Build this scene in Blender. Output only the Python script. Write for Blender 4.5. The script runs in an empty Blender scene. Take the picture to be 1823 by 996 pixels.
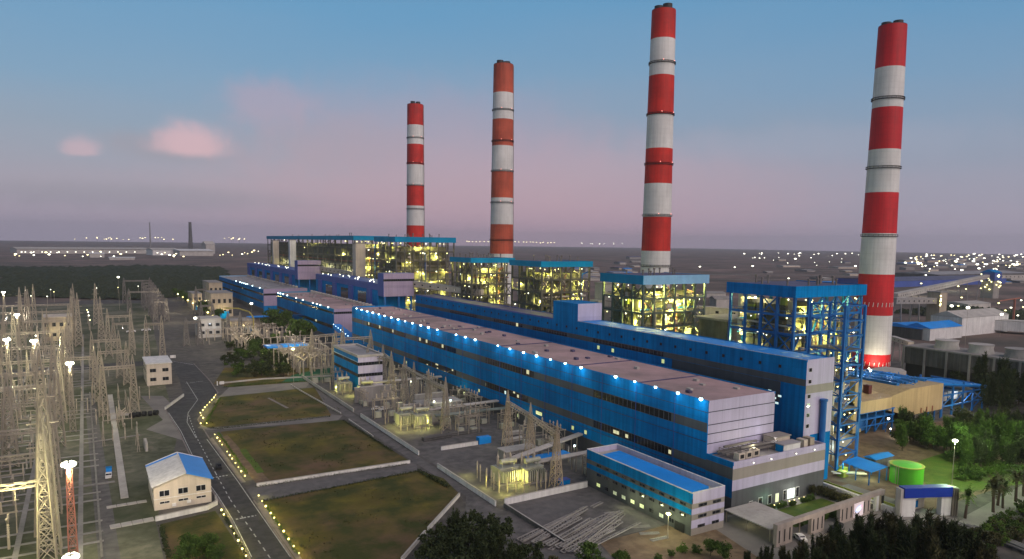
import bpy, math, random
from mathutils import Vector, noise as mnoise

# ------------------------------------------------------------------ camera
scene = bpy.context.scene
COL = scene.collection
CAM_H = 75.0
FOC, PX, PY = 1270.2, 928.5, 564.9          # calibrated in pixels of the 1823 x 996 photograph
PITCH, ROLL, YAW = 0.103316, 0.014245, 0.548502
SW, SH = 1823.0, 996.0
_cp, _sp = math.cos(PITCH), math.sin(PITCH)
_h = Vector((math.sin(YAW), math.cos(YAW), 0)); _r = Vector((math.cos(YAW), -math.sin(YAW), 0)); _z = Vector((0, 0, 1))
FWD = _h*_cp - _z*_sp; _up = _h*_sp + _z*_cp
RIGHT = _r*math.cos(ROLL) + _up*math.sin(ROLL); UP = _up*math.cos(ROLL) - _r*math.sin(ROLL)
def ray(x, y): return FWD + RIGHT*((x-PX)/FOC) - UP*((y-PY)/FOC)
def P(x, y, z=0.0):
    """Ground-plan point (height z) seen at a surveyed photo position."""
    d = ray(x, y); t = (z-CAM_H)/d.z
    return Vector((d.x*t, d.y*t, z))
def PL(pts, z=0.0): return [P(x, y, z) for x, y in pts]
cd = bpy.data.cameras.new('camera'); cam = bpy.data.objects.new('camera', cd); COL.objects.link(cam)
from mathutils import Matrix
m = Matrix.Identity(4)
for i in range(3):
    m[i][0] = RIGHT[i]; m[i][1] = UP[i]; m[i][2] = -FWD[i]
m[2][3] = CAM_H
cam.matrix_world = m
cd.sensor_width = 36.0; cd.lens = FOC/SW*36.0
cd.shift_x = (SW/2-PX)/SW; cd.shift_y = (PY-SH/2)/SW
cd.clip_start = 1.0; cd.clip_end = 60000.0
scene.camera = cam

# ------------------------------------------------------------------ world, sun, exposure
scene.view_settings.view_transform = 'Standard'; scene.view_settings.look = 'None'
scene.view_settings.exposure = 0.0; scene.view_settings.gamma = 1.0
scene.view_settings.use_curve_mapping = False
SUN_AZ, SUN_EL = math.radians(170), math.radians(40)      # azimuth from +Y towards +X, afterglow behind the camera
SUN_STRENGTH, SUN_ANGLE = 2.3, math.radians(60)
NISHITA_STRENGTH, DUSK_STRENGTH = 0.05, 1.0
world = bpy.data.worlds.new("World"); scene.world = world; world.use_nodes = True
nt = world.node_tree; nt.nodes.clear()
def N(t, **kw):
    n = nt.nodes.new(t)
    for k, v in kw.items(): setattr(n, k, v)
    return n
def s2l(c):
    return tuple(((v/255.0)/12.92 if v/255.0 <= .04045 else ((v/255.0+.055)/1.055)**2.4) for v in c)
out = N('ShaderNodeOutputWorld'); addsh = N('ShaderNodeAddShader')
bg1 = N('ShaderNodeBackground'); bg2 = N('ShaderNodeBackground')
sky = N('ShaderNodeTexSky'); sky.sky_type = 'NISHITA'; sky.sun_disc = False
sky.sun_elevation = math.radians(2.0); sky.sun_rotation = SUN_AZ; sky.dust_density = 2.0
nt.links.new(sky.outputs[0], bg1.inputs[0]); bg1.inputs[1].default_value = NISHITA_STRENGTH
tc = N('ShaderNodeTexCoord'); sep = N('ShaderNodeSeparateXYZ'); nt.links.new(tc.outputs['Generated'], sep.inputs[0])
nz = N('ShaderNodeTexNoise'); nz.inputs['Scale'].default_value = 2.2; nz.inputs['Detail'].default_value = 4
mp = N('ShaderNodeMapping'); mp.inputs['Scale'].default_value = (1, 1, 3.5)
nt.links.new(tc.outputs['Generated'], mp.inputs[0]); nt.links.new(mp.outputs[0], nz.inputs[0])
def math_node(op, a, b=None, c=None):
    n = N('ShaderNodeMath', operation=op)
    for i, v in enumerate((a, b, c)):
        if v is None: continue
        if hasattr(v, 'is_linked') or hasattr(v, 'links'): nt.links.new(v, n.inputs[i])
        else: n.inputs[i].default_value = v
    return n.outputs[0]
el = math_node('ADD', sep.outputs[2], math_node('MULTIPLY_ADD', nz.outputs[0], 0.11, -0.055))
ramp = N('ShaderNodeValToRGB'); cr = ramp.color_ramp
stops = [(0.0, (166, 156, 176)), (0.02, (164, 157, 177)), (0.07, (150, 151, 174)), (0.13, (132, 148, 174)), (0.20, (112, 148, 182)), (0.30, (88, 144, 186)), (0.36, (86, 136, 176)), (0.55, (82, 98, 120)), (1.0, (66, 70, 84))]
while len(cr.elements) < len(stops): cr.elements.new(0.5)
for e, (p, c) in zip(cr.elements, stops): e.position = p; e.color = (*s2l(c), 1)
nt.links.new(el, ramp.inputs[0])
colour = ramp.outputs[0]
# rosy afterglow in the middle of the view, greyer to either hand
def sky_blob(px, py, hw, hh, col, amount, rough, flat=0.0, inner=.15):
    global colour
    d = ray(px, py).normalized()
    r = Vector((d.y, -d.x, 0)).normalized(); u = r.cross(d)
    def dotn(v):
        n = N('ShaderNodeVectorMath', operation='DOT_PRODUCT'); nt.links.new(tc.outputs['Generated'], n.inputs[0]); n.inputs[1].default_value = v
        return n.outputs['Value']
    a = math_node('MULTIPLY', dotn(r), FOC/hw); b = math_node('MULTIPLY', math_node('SUBTRACT', dotn(u), d.dot(u)), FOC/hh)
    if flat:
        b = math_node('MAXIMUM', b, math_node('MULTIPLY', b, -flat))
    f = math_node('GREATER_THAN', dotn(d), 0.0)
    n2 = N('ShaderNodeTexNoise'); n2.inputs['Scale'].default_value = 30.0; n2.inputs['Detail'].default_value = 8; n2.inputs['Roughness'].default_value = .6
    nt.links.new(tc.outputs['Generated'], n2.inputs[0])
    rr = math_node('SQRT', math_node('ADD', math_node('MULTIPLY', a, a), math_node('MULTIPLY', b, b)))
    rr = math_node('ADD', rr, math_node('MULTIPLY_ADD', n2.outputs[0], rough, -rough/2))
    mr = N('ShaderNodeMapRange', interpolation_type='SMOOTHERSTEP'); nt.links.new(rr, mr.inputs[0])
    mr.inputs[1].default_value = 1.25; mr.inputs[2].default_value = inner; mr.inputs[3].default_value = 0; mr.inputs[4].default_value = amount
    mx = N('ShaderNodeMix', data_type='RGBA'); nt.links.new(math_node('MULTIPLY', mr.outputs[0], f), mx.inputs[0])
    nt.links.new(colour, mx.inputs[6]); mx.inputs[7].default_value = (*s2l(col), 1)
    colour = mx.outputs[2]
sky_blob(900, 370, 600, 150, (186, 156, 174), 0.8, 0.35)
sky_blob(760, 250, 380, 120, (166, 146, 170), 0.5, 0.5)
sky_blob(1250, 330, 300, 60, (164, 150, 172), 0.4, 0.7)
sky_blob(250, 350, 330, 26, (136, 140, 160), 0.5, 0.9)
sky_blob(1500, 250, 330, 36, (150, 156, 180), 0.45, 0.9)
sky_blob(475, 185, 90, 50, (168, 148, 172), 0.55, 1.0)
sky_blob(600, 255, 160, 60, (160, 144, 164), 0.4, 0.8)
sky_blob(300, 262, 110, 30, (146, 140, 160), 0.6, 0.8)
sky_blob(335, 264, 66, 50, (206, 170, 184), 0.9, 0.9, 3.0, .25)
sky_blob(147, 270, 30, 26, (188, 164, 182), 0.85, 0.9, 3.0, .25)
nt.links.new(colour, bg2.inputs[0]); bg2.inputs[1].default_value = DUSK_STRENGTH
nt.links.new(bg1.outputs[0], addsh.inputs[0]); nt.links.new(bg2.outputs[0], addsh.inputs[1]); nt.links.new(addsh.outputs[0], out.inputs[0])
sl = bpy.data.lights.new('dusk_sun', 'SUN'); so = bpy.data.objects.new('dusk_sun', sl); COL.objects.link(so)
sl.energy = SUN_STRENGTH; sl.angle = SUN_ANGLE; sl.color = (1.0, 0.84, 0.82)
sdir = Vector((math.sin(SUN_AZ)*math.cos(SUN_EL), math.cos(SUN_AZ)*math.cos(SUN_EL), math.sin(SUN_EL)))
so.rotation_euler = sdir.to_track_quat('Z', 'Y').to_euler()

# ------------------------------------------------------------------ helpers
RND = random.Random(7)
ORG = {}
class M:
    def __init__(s): s.v = []; s.f = []; s.mi = []; s.cur = 0
    def add(s, vs, fs):
        b = len(s.v); s.v.extend(tuple(v) for v in vs)
        for f in fs: s.f.append(tuple(b+i for i in f)); s.mi.append(s.cur)
        return s
    def mat(s, i): s.cur = i; return s
    def box(s, x0, x1, y0, y1, z0, z1):
        return s.add([(x0,y0,z0),(x1,y0,z0),(x1,y1,z0),(x0,y1,z0),(x0,y0,z1),(x1,y0,z1),(x1,y1,z1),(x0,y1,z1)],
                     [(3,2,1,0),(4,5,6,7),(0,1,5,4),(1,2,6,5),(2,3,7,6),(3,0,4,7)])
    def cbox(s, c, sx, sy, sz): return s.box(c[0]-sx/2, c[0]+sx/2, c[1]-sy/2, c[1]+sy/2, c[2], c[2]+sz)
    def bar(s, p, q, w, h=None):
        p = Vector(p); q = Vector(q); d = q-p
        if d.length < 1e-6: return s
        d.normalize(); h = h or w
        a = d.cross(Vector((0,0,1)))
        if a.length < .05: a = d.cross(Vector((0,1,0)))
        a.normalize(); b = a.cross(d)
        a = a*w/2; b = b*h/2
        return s.add([p-a-b, p+a-b, p+a+b, p-a+b, q-a-b, q+a-b, q+a+b, q-a+b], [(3,2,1,0),(4,5,6,7),(0,1,5,4),(1,2,6,5),(2,3,7,6),(3,0,4,7)])
    def cyl(s, c, r0, r1, z0, z1, n=16, cap=True):
        vs = [(c[0]+r*math.cos(2*math.pi*i/n), c[1]+r*math.sin(2*math.pi*i/n), z) for r, z in ((r0, z0), (r1, z1)) for i in range(n)]
        fs = [(i, (i+1) % n, n+(i+1) % n, n+i) for i in range(n)]
        if cap: fs += [tuple(reversed(range(n))), tuple(range(n, 2*n))]
        return s.add(vs, fs)
    def rod(s, p, q, r, n=6, r1=None):
        p = Vector(p); q = Vector(q); d = (q-p).normalized(); r1 = r if r1 is None else r1
        a = d.cross(Vector((0,0,1)))
        if a.length < .05: a = d.cross(Vector((0,1,0)))
        a.normalize(); b = a.cross(d)
        vs = [c + a*(rr*math.cos(2*math.pi*i/n)) + b*(rr*math.sin(2*math.pi*i/n)) for c, rr in ((p, r), (q, r1)) for i in range(n)]
        fs = [((i+1) % n, i, n+i, n+(i+1) % n) for i in range(n)] + [tuple(range(n)), tuple(reversed(range(n, 2*n)))]
        return s.add(vs, fs)
    def lathe(s, c, prof, n=16):
        vs = [(c[0]+r*math.cos(2*math.pi*i/n), c[1]+r*math.sin(2*math.pi*i/n), c[2]+z) for r, z in prof for i in range(n)]
        fs = []
        for k in range(len(prof)-1):
            fs += [(k*n+i, k*n+(i+1) % n, (k+1)*n+(i+1) % n, (k+1)*n+i) for i in range(n)]
        fs += [tuple(reversed(range(n))), tuple(range((len(prof)-1)*n, len(prof)*n))]
        return s.add(vs, fs)
    def prism(s, pts, z0, z1):
        n = len(pts); a = sum(pts[i][0]*pts[(i+1) % n][1]-pts[(i+1) % n][0]*pts[i][1] for i in range(n))
        if a < 0: pts = list(reversed(pts))
        vs = [(p[0], p[1], z0) for p in pts]+[(p[0], p[1], z1) for p in pts]
        return s.add(vs, [tuple(reversed(range(n))), tuple(range(n, 2*n))]+[(i, (i+1) % n, n+(i+1) % n, n+i) for i in range(n)])
    def sheet(s, pts, z):
        n = len(pts); a = sum(pts[i][0]*pts[(i+1) % n][1]-pts[(i+1) % n][0]*pts[i][1] for i in range(n))
        if a < 0: pts = list(reversed(pts))
        return s.add([(p[0], p[1], z) for p in pts], [tuple(range(n))])
    def ball(s, c, r, n=8, k=5):
        prof = [(r*math.sin(math.pi*(j+.02)/(k+.04)), -r*math.cos(math.pi*(j+.02)/(k+.04))) for j in range(k+1)]
        return s.lathe(c, prof, n)
    def build(s, name, mats, parent=None, smooth=False, org=None):
        me = bpy.data.meshes.new(name)
        o0 = org if org is not None else (ORG.get(parent.name, Vector()) if parent else Vector())
        me.from_pydata([(v[0]-o0[0], v[1]-o0[1], v[2]-o0[2]) for v in s.v], [], s.f)
        if not isinstance(mats, (list, tuple)): mats = [mats]
        for mm in mats: me.materials.append(mm)
        if len(mats) > 1: me.polygons.foreach_set('material_index', s.mi)
        if smooth:
            me.shade_smooth(); me.set_sharp_from_angle(angle=0.7)
        me.update()
        o = bpy.data.objects.new(name, me); COL.objects.link(o)
        if parent: o.parent = parent; ORG[o.name] = o0
        elif org is not None: o.location = org
        return o
def tag(o, label, cat, group=None):
    o['label'] = label; o['category'] = cat
    if group: o['group'] = group
    return o
def structure(o): o['kind'] = 'structure'; return o
def stuff(o, label=None, cat=None):
    o['kind'] = 'stuff'
    if label: o['label'] = label
    if cat: o['category'] = cat
    return o
def thing(name, label, cat, loc=(0,0,0), group=None):
    o = bpy.data.objects.new(name, None); COL.objects.link(o); o.location = loc; o.empty_display_size = .5
    ORG[o.name] = Vector(loc); tag(o, label, cat, group); return o
def copy_tree(o, parent=None):
    c = o.copy(); COL.objects.link(c)
    if parent: c.parent = parent
    for ch in list(o.children): copy_tree(ch, c)
    return c
class Proto:
    """A thing built once; the first placing moves the original, later ones copy it with its parts."""
    def __init__(s, o): s.o = o; s.used = False
    def place(s, loc, rz=0.0, sc=1.0, label=None, group=None):
        c = copy_tree(s.o) if s.used else s.o
        s.used = True
        c.location = loc; c.rotation_euler = (0, 0, rz); c.scale = (sc, sc, sc) if not isinstance(sc, tuple) else sc
        if label: c['label'] = label
        if group: c['group'] = group
        return c
ORD = ['first','second','third','fourth','fifth','sixth','seventh','eighth','ninth','tenth','eleventh','twelfth','thirteenth','fourteenth','fifteenth','sixteenth','seventeenth','eighteenth','nineteenth','twentieth']
def nth(i): return ORD[i] if i < 20 else 'far'
LIGHTS = 0
def lamp(loc, watts, col=(1, .95, .8), r=.6, parent=None):
    global LIGHTS
    LIGHTS += 1
    l = bpy.data.lights.new('lamp_light', 'POINT'); l.energy = watts; l.color = col; l.shadow_soft_size = r
    o = bpy.data.objects.new('lamp_light', l); COL.objects.link(o)
    if parent:
        o.parent = parent; o.location = Vector(loc)-ORG[parent.name]
    else: o.location = loc
    return o
def spot(loc, target, watts, col=(1, .95, .8), ang=100, r=.4, blend=.6, parent=None):
    l = bpy.data.lights.new('spot_light', 'SPOT'); l.energy = watts; l.color = col; l.spot_size = math.radians(ang); l.spot_blend = blend; l.shadow_soft_size = r
    o = bpy.data.objects.new('spot_light', l); COL.objects.link(o)
    d = Vector(target)-Vector(loc); o.rotation_euler = d.to_track_quat('-Z', 'Y').to_euler()
    if parent:
        o.parent = parent; o.location = Vector(loc)-ORG[parent.name]
    else: o.location = loc
    return o

# ------------------------------------------------------------------ materials
MATS = {}
def mat(name, col, rough=.6, metal=0.0, var=.12, vscale=.15, col2=None, streak=0.0, bump=0.0, bscale=4.0, spec=.4, detail=5, panel=None, rings=0.0, soot=None):
    """Weathered surface: broad colour variation, rain streaks down walls, a little relief. World-scaled object coordinates."""
    mt = bpy.data.materials.new(name); mt.use_nodes = True; n = mt.node_tree; b = n.nodes['Principled BSDF']
    b.inputs['Roughness'].default_value = rough; b.inputs['Metallic'].default_value = metal; b.inputs['Specular IOR Level'].default_value = spec
    g = n.nodes.new('ShaderNodeNewGeometry')
    nz = n.nodes.new('ShaderNodeTexNoise'); nz.inputs['Scale'].default_value = vscale; nz.inputs['Detail'].default_value = detail; nz.inputs['Roughness'].default_value = .62
    n.links.new(g.outputs['Position'], nz.inputs['Vector'])
    c2 = col2 or tuple(max(0, c*(1-2.2*var)) for c in col)
    rp = n.nodes.new('ShaderNodeValToRGB'); rp.color_ramp.elements[0].position = .36; rp.color_ramp.elements[1].position = .66
    rp.color_ramp.elements[0].color = (*c2, 1); rp.color_ramp.elements[1].color = (*col, 1)
    n.links.new(nz.outputs[0], rp.inputs[0]); cur = rp.outputs[0]
    if streak:
        mpn = n.nodes.new('ShaderNodeMapping'); mpn.inputs['Scale'].default_value = (1.1, 1.1, .045)
        n.links.new(g.outputs['Position'], mpn.inputs[0])
        n2 = n.nodes.new('ShaderNodeTexNoise'); n2.inputs['Scale'].default_value = .8; n2.inputs['Detail'].default_value = 4; n.links.new(mpn.outputs[0], n2.inputs['Vector'])
        mr = n.nodes.new('ShaderNodeMapRange'); mr.inputs[1].default_value = .4; mr.inputs[2].default_value = .72; mr.inputs[3].default_value = 1.0; mr.inputs[4].default_value = 1-streak
        n.links.new(n2.outputs[0], mr.inputs[0])
        mx = n.nodes.new('ShaderNodeMix'); mx.data_type = 'RGBA'; mx.blend_type = 'MULTIPLY'; mx.inputs[0].default_value = 1
        n.links.new(cur, mx.inputs[6]); n.links.new(mr.outputs[0], mx.inputs[7]); cur = mx.outputs[2]
    def mth(op, a, bb=None):
        k = n.nodes.new('ShaderNodeMath'); k.operation = op
        for i, v in enumerate((a, bb)):
            if v is None: continue
            if hasattr(v, 'links'): n.links.new(v, k.inputs[i])
            else: k.inputs[i].default_value = v
        return k.outputs[0]
    def mul(cur, fac):
        mx = n.nodes.new('ShaderNodeMix'); mx.data_type = 'RGBA'; mx.blend_type = 'MULTIPLY'; mx.inputs[0].default_value = 1
        n.links.new(cur, mx.inputs[6]); n.links.new(fac, mx.inputs[7]); return mx.outputs[2]
    if panel or rings or soot:
        sp = n.nodes.new('ShaderNodeSeparateXYZ'); n.links.new(g.outputs['Position'], sp.inputs[0])
    if panel:
        u = mth('DIVIDE', mth('ADD', sp.outputs[0], sp.outputs[1]), panel[0]); w = mth('DIVIDE', sp.outputs[2], panel[1])
        cb = n.nodes.new('ShaderNodeCombineXYZ'); n.links.new(mth('FLOOR', u), cb.inputs[0]); n.links.new(mth('FLOOR', w), cb.inputs[1])
        wn = n.nodes.new('ShaderNodeTexWhiteNoise'); n.links.new(cb.outputs[0], wn.inputs['Vector'])
        tone = mth('ADD', mth('MULTIPLY', wn.outputs['Value'], .09), .93)
        line = mth('MULTIPLY', mth('SUBTRACT', 1.0, mth('MULTIPLY', mth('LESS_THAN', mth('FRACT', u), .03), .12)), mth('SUBTRACT', 1.0, mth('MULTIPLY', mth('LESS_THAN', mth('FRACT', w), .05), .10)))
        cur = mul(cur, mth('MULTIPLY', tone, line))
    if rings:
        cur = mul(cur, mth('SUBTRACT', 1.0, mth('MULTIPLY', mth('LESS_THAN', mth('FRACT', mth('DIVIDE', sp.outputs[2], rings)), .12), .06)))
    if soot:
        mr = n.nodes.new('ShaderNodeMapRange'); mr.inputs[1].default_value = soot[0]; mr.inputs[2].default_value = soot[1]; mr.inputs[3].default_value = 0; mr.inputs[4].default_value = 1; n.links.new(sp.outputs[2], mr.inputs[0])
        ms = n.nodes.new('ShaderNodeMapping'); ms.inputs['Scale'].default_value = (.5, .5, .03); n.links.new(g.outputs['Position'], ms.inputs[0])
        ns = n.nodes.new('ShaderNodeTexNoise'); ns.inputs['Scale'].default_value = .9; ns.inputs['Detail'].default_value = 5; n.links.new(ms.outputs[0], ns.inputs['Vector'])
        mr2 = n.nodes.new('ShaderNodeMapRange'); mr2.inputs[1].default_value = .38; mr2.inputs[2].default_value = .62; n.links.new(ns.outputs[0], mr2.inputs[0])
        cur = mul(cur, mth('SUBTRACT', 1.0, mth('MULTIPLY', mth('MULTIPLY', mr.outputs[0], mr2.outputs[0]), .34)))
    n.links.new(cur, b.inputs['Base Color'])
    if bump:
        n3 = n.nodes.new('ShaderNodeTexNoise'); n3.inputs['Scale'].default_value = bscale; n3.inputs['Detail'].default_value = 4
        n.links.new(g.outputs['Position'], n3.inputs['Vector'])
        bp = n.nodes.new('ShaderNodeBump'); bp.inputs['Strength'].default_value = bump; bp.inputs['Distance'].default_value = .25
        n.links.new(n3.outputs[0], bp.inputs['Height']); n.links.new(bp.outputs[0], b.inputs['Normal'])
    MATS[name] = mt; return mt
def emit(name, col, strength, sample=False):
    mt = bpy.data.materials.new(name); mt.use_nodes = True; b = mt.node_tree.nodes['Principled BSDF']
    b.inputs['Base Color'].default_value = (.8, .8, .8, 1); b.inputs['Emission Color'].default_value = (*col, 1); b.inputs['Emission Strength'].default_value = strength
    if not sample: mt.cycles.emission_sampling = 'NONE'
    return mt
def glazing(name, base=(.012, .014, .018), lit=.08, litcol=(1, .95, .55), pane=2.2, h=2.0, strength=.7):
    """Dark window strip with mullions; a few panes show a lit room."""
    mt = bpy.data.materials.new(name); mt.use_nodes = True; n = mt.node_tree; b = n.nodes['Principled BSDF']
    b.inputs['Roughness'].default_value = .12; b.inputs['Base Color'].default_value = (*base, 1)
    g = n.nodes.new('ShaderNodeNewGeometry'); sp = n.nodes.new('ShaderNodeSeparateXYZ'); n.links.new(g.outputs['Position'], sp.inputs[0])
    def mth(op, a, bb=None):
        k = n.nodes.new('ShaderNodeMath'); k.operation = op
        for i, v in enumerate((a, bb)):
            if v is None: continue
            if hasattr(v, 'links'): n.links.new(v, k.inputs[i])
            else: k.inputs[i].default_value = v
        return k.outputs[0]
    u = mth('DIVIDE', mth('ADD', sp.outputs[0], sp.outputs[1]), pane); w = mth('DIVIDE', sp.outputs[2], h)
    cb = n.nodes.new('ShaderNodeCombineXYZ'); n.links.new(mth('FLOOR', u), cb.inputs[0]); n.links.new(mth('FLOOR', w), cb.inputs[1])
    wn = n.nodes.new('ShaderNodeTexWhiteNoise'); n.links.new(cb.outputs[0], wn.inputs['Vector'])
    mull = mth('LESS_THAN', mth('FRACT', u), .09)
    litm = mth('MULTIPLY', mth('LESS_THAN', wn.outputs['Value'], lit), mth('SUBTRACT', 1.0, mull))
    mx = n.nodes.new('ShaderNodeMix'); mx.data_type = 'RGBA'; n.links.new(mull, mx.inputs[0]); mx.inputs[6].default_value = (*base, 1); mx.inputs[7].default_value = (.12, .12, .13, 1)
    n.links.new(mx.outputs[2], b.inputs['Base Color'])
    b.inputs['Emission Color'].default_value = (*litcol, 1); n.links.new(mth('MULTIPLY', litm, strength), b.inputs['Emission Strength'])
    mt.cycles.emission_sampling = 'NONE'
    return mt

BLUE = mat('blue_cladding', (.001, .225, .57), .7, .0, .16, .045, col2=(.002, .145, .39), streak=.32, spec=.04, panel=(6.0, 3.1))
BLUE2 = mat('blue_cladding_violet', (.05, .09, .34), .6, .0, .08, .05, streak=.12)
TEAL = mat('teal_fascia', (.002, .26, .46), .6, .0, .10, .08, streak=.12, spec=.12)
PALEBLUE = mat('pale_blue_fascia', (.22, .44, .66), .45, .0, .08, .08, streak=.1)
LILAC = mat('white_cladding', (.52, .48, .62), .55, 0, .06, .06, streak=.16, panel=(7.2, 40.0))
LILACDIM = mat('white_cladding_dimmed', (.36, .29, .42), .55, 0, .06, .06, streak=.16, panel=(7.2, 40.0))  # darker copy of the white cladding, far dimness put into its colour
GREYBAND = mat('grey_cladding', (.11, .115, .12), .6, 0, .1, .08, streak=.15, panel=(6.0, 40.0), spec=.15)
BEIGEBAND = mat('beige_cladding', (.30, .27, .23), .55, 0, .07, .08, streak=.1)
DARKBASE = mat('dark_grey_plinth', (.085, .085, .09), .6, 0, .12, .1, streak=.15)
SEAM = mat('cladding_seam', (.03, .035, .06), .6)
ROOFPINK = mat('roof_sheeting', (.50, .33, .32), .75, 0, .2, .045, col2=(.26, .19, .18), panel=(11, 400), bump=.15, bscale=.6)
ROOFGREY = mat('grey_roof', (.34, .32, .32), .7, 0, .18, .09)
ROOFBLUE = mat('blue_roof_sheet', (.004, .24, .72), .5, 0, .08, .07, streak=.0)
ROOFNAVY = mat('navy_roof', (.10, .09, .17), .6, 0, .2, .1)
WHITE = mat('white_paint', (.70, .68, .65), .6, 0, .08, .15, streak=.24)
CREAM = mat('cream_render', (.58, .50, .40), .7, 0, .08, .15, streak=.18)
TAN = mat('tan_render', (.42, .35, .26), .75, 0, .1, .1, streak=.2)
CHWHITE = mat('chimney_white', (.72, .71, .66), .65, 0, .08, .05, streak=.16, rings=3.4)
CHRED = mat('chimney_red', (.66, .026, .014), .65, 0, .16, .05, streak=.2, rings=3.4, soot=(225, 268))
CHRED2 = mat('chimney_faded_red', (.58, .105, .05), .7, 0, .16, .05, streak=.2, rings=3.4, soot=(225, 268))
CHRED3 = mat('chimney_crimson', (.66, .016, .022), .6, 0, .14, .05, streak=.2, rings=3.4, soot=(178, 212))
RIM = mat('dark_rim_steel', (.05, .045, .045), .6, .2)
STEEL = mat('galvanised_steel', (.37, .32, .25), .5, .25, .1, .3)
BOILSTEEL = mat('boiler_frame_steel', (.12, .115, .09), .6, .2, .15, .3)
DIMSTEEL = mat('weathered_steel', (.22, .20, .18), .6, .2, .15, .3)
BSTEEL = mat('blue_painted_steel', (.006, .13, .40), .55, .0, .1, .3)
REDSTEEL = mat('red_oxide_steel', (.40, .15, .10), .6, .1, .15, .3)
GREENSTEEL = mat('grey_green_steel', (.20, .23, .20), .55, .1, .15, .3)
CASING = mat('boiler_casing', (.20, .19, .11), .55, .1, .2, .15, streak=.25)
CASING2 = mat('boiler_casing_dark', (.15, .14, .12), .6, .1, .2, .15, streak=.25)
PIPE = mat('lagged_pipe', (.52, .47, .40), .4, .35, .1, .2)
DECK = mat('grating_deck', (.13, .12, .10), .7, .2, .15, .2)
ESPTAN = mat('tan_sheet_cladding', (.50, .37, .19), .6, 0, .08, .06, streak=.22, panel=(3.6, 30))
CONC = mat('concrete', (.30, .28, .26), .85, 0, .14, .08, streak=.2)
CONCPALE = mat('pale_concrete', (.46, .43, .39), .85, 0, .12, .1, streak=.15)
DARKCONC = mat('stained_concrete', (.12, .115, .11), .9, 0, .2, .08, streak=.35)
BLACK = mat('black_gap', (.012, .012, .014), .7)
RUSTBAND = mat('dark_maroon_hatch', (.10, .02, .02), .6)
GREEN = mat('green_tank_paint', (.08, .38, .02), .45, 0, .06, .1, streak=.12)
YELLOWGREEN = mat('yellow_green_sheet', (.36, .40, .06), .6, 0, .12, .2, streak=.2)
PORCELAIN = mat('porcelain', (.42, .36, .28), .35, 0, .1, .5)
XFMR = mat('transformer_paint', (.42, .42, .33), .5, .1, .1, .3, streak=.2)
GLASS = glazing('strip_glazing', lit=.02)
GLASSLIT = glazing('office_glazing', lit=.10, pane=1.6, h=1.2)
WINDARK = glazing('dark_window', lit=.0, pane=1.5)
LITY = emit('lit_window_yellow', (.80, .95, .18), .55)
LITDIM = emit('lit_window_dim', (.70, .85, .16), .22)
LITC = emit('lit_window_cool', (.70, .95, .85), .9)
BULBW = emit('lamp_glass_white', (1.0, .98, .74), 6)
BULBF = emit('far_lamp_glass', (1.0, .97, .74), 6)
BULBF2 = emit('far_lamp_glass_warm', (1.0, .84, .40), 5)
BULBC = emit('lamp_glass_cool', (.66, .95, 1.0), 9)
BULBY = emit('lamp_glass_yellow', (1.0, .92, .34), 5)
BULBA = emit('lamp_glass_amber', (1.0, .80, .22), 5)
BULBR = emit('beacon_red', (1.0, .25, .18), 3)
# ground materials
def blend_ground(name, cols, scales=(.02, .15), rough=.9, bump=.2, thr=(.4, .62)):
    mt = bpy.data.materials.new(name); mt.use_nodes = True; n = mt.node_tree; b = n.nodes['Principled BSDF']; b.inputs['Roughness'].default_value = rough
    b.inputs['Specular IOR Level'].default_value = .2
    g = n.nodes.new('ShaderNodeNewGeometry'); cur = None
    for k, c in enumerate(cols):
        if k == 0:
            r = n.nodes.new('ShaderNodeRGB'); r.outputs[0].default_value = (*c, 1); cur = r.outputs[0]; continue
        nz = n.nodes.new('ShaderNodeTexNoise'); nz.inputs['Scale'].default_value = scales[(k-1) % len(scales)]; nz.inputs['Detail'].default_value = 7; nz.inputs['Roughness'].default_value = .62
        mpn = n.nodes.new('ShaderNodeMapping'); mpn.inputs['Location'].default_value = (37.0*k, 11.0*k, 0); n.links.new(g.outputs['Position'], mpn.inputs[0]); n.links.new(mpn.outputs[0], nz.inputs['Vector'])
        mr = n.nodes.new('ShaderNodeMapRange'); mr.inputs[1].default_value = thr[0]; mr.inputs[2].default_value = thr[1]; n.links.new(nz.outputs[0], mr.inputs[0])
        mx = n.nodes.new('ShaderNodeMix'); mx.data_type = 'RGBA'; n.links.new(mr.outputs[0], mx.inputs[0]); n.links.new(cur, mx.inputs[6]); mx.inputs[7].default_value = (*c, 1); cur = mx.outputs[2]
    n.links.new(cur, b.inputs['Base Color'])
    if bump:
        n3 = n.nodes.new('ShaderNodeTexNoise'); n3.inputs['Scale'].default_value = 1.5; n3.inputs['Detail'].default_value = 5; n.links.new(g.outputs['Position'], n3.inputs['Vector'])
        bp = n.nodes.new('ShaderNodeBump'); bp.inputs['Strength'].default_value = bump; bp.inputs['Distance'].default_value = .3
        n.links.new(n3.outputs[0], bp.inputs['Height']); n.links.new(bp.outputs[0], b.inputs['Normal'])
    return mt
G_FAR = blend_ground('marsh_ground', [(.15, .10, .09), (.08, .07, .05), (.22, .15, .13), (.07, .06, .05)], (.0016, .004, .009), bump=0)
G_PLANT = blend_ground('plant_ground', [(.075, .07, .066), (.05, .048, .044), (.11, .10, .09)], (.05, .2))
G_YARD = blend_ground('yard_gravel', [(.125, .125, .085), (.065, .072, .045), (.19, .175, .13), (.05, .06, .03)], (.03, .3))
G_ASPH = blend_ground('asphalt', [(.055, .052, .052), (.072, .068, .066), (.042, .040, .040)], (.06, .3), rough=.75, bump=.05, thr=(.46, .56))
G_PAVE = blend_ground('concrete_paving', [(.105, .10, .098), (.075, .072, .07), (.14, .13, .125)], (.05, .3), bump=.05)
G_PALE = blend_ground('pale_paving', [(.20, .185, .17), (.15, .14, .13)], (.1, .5), bump=.05)
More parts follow.
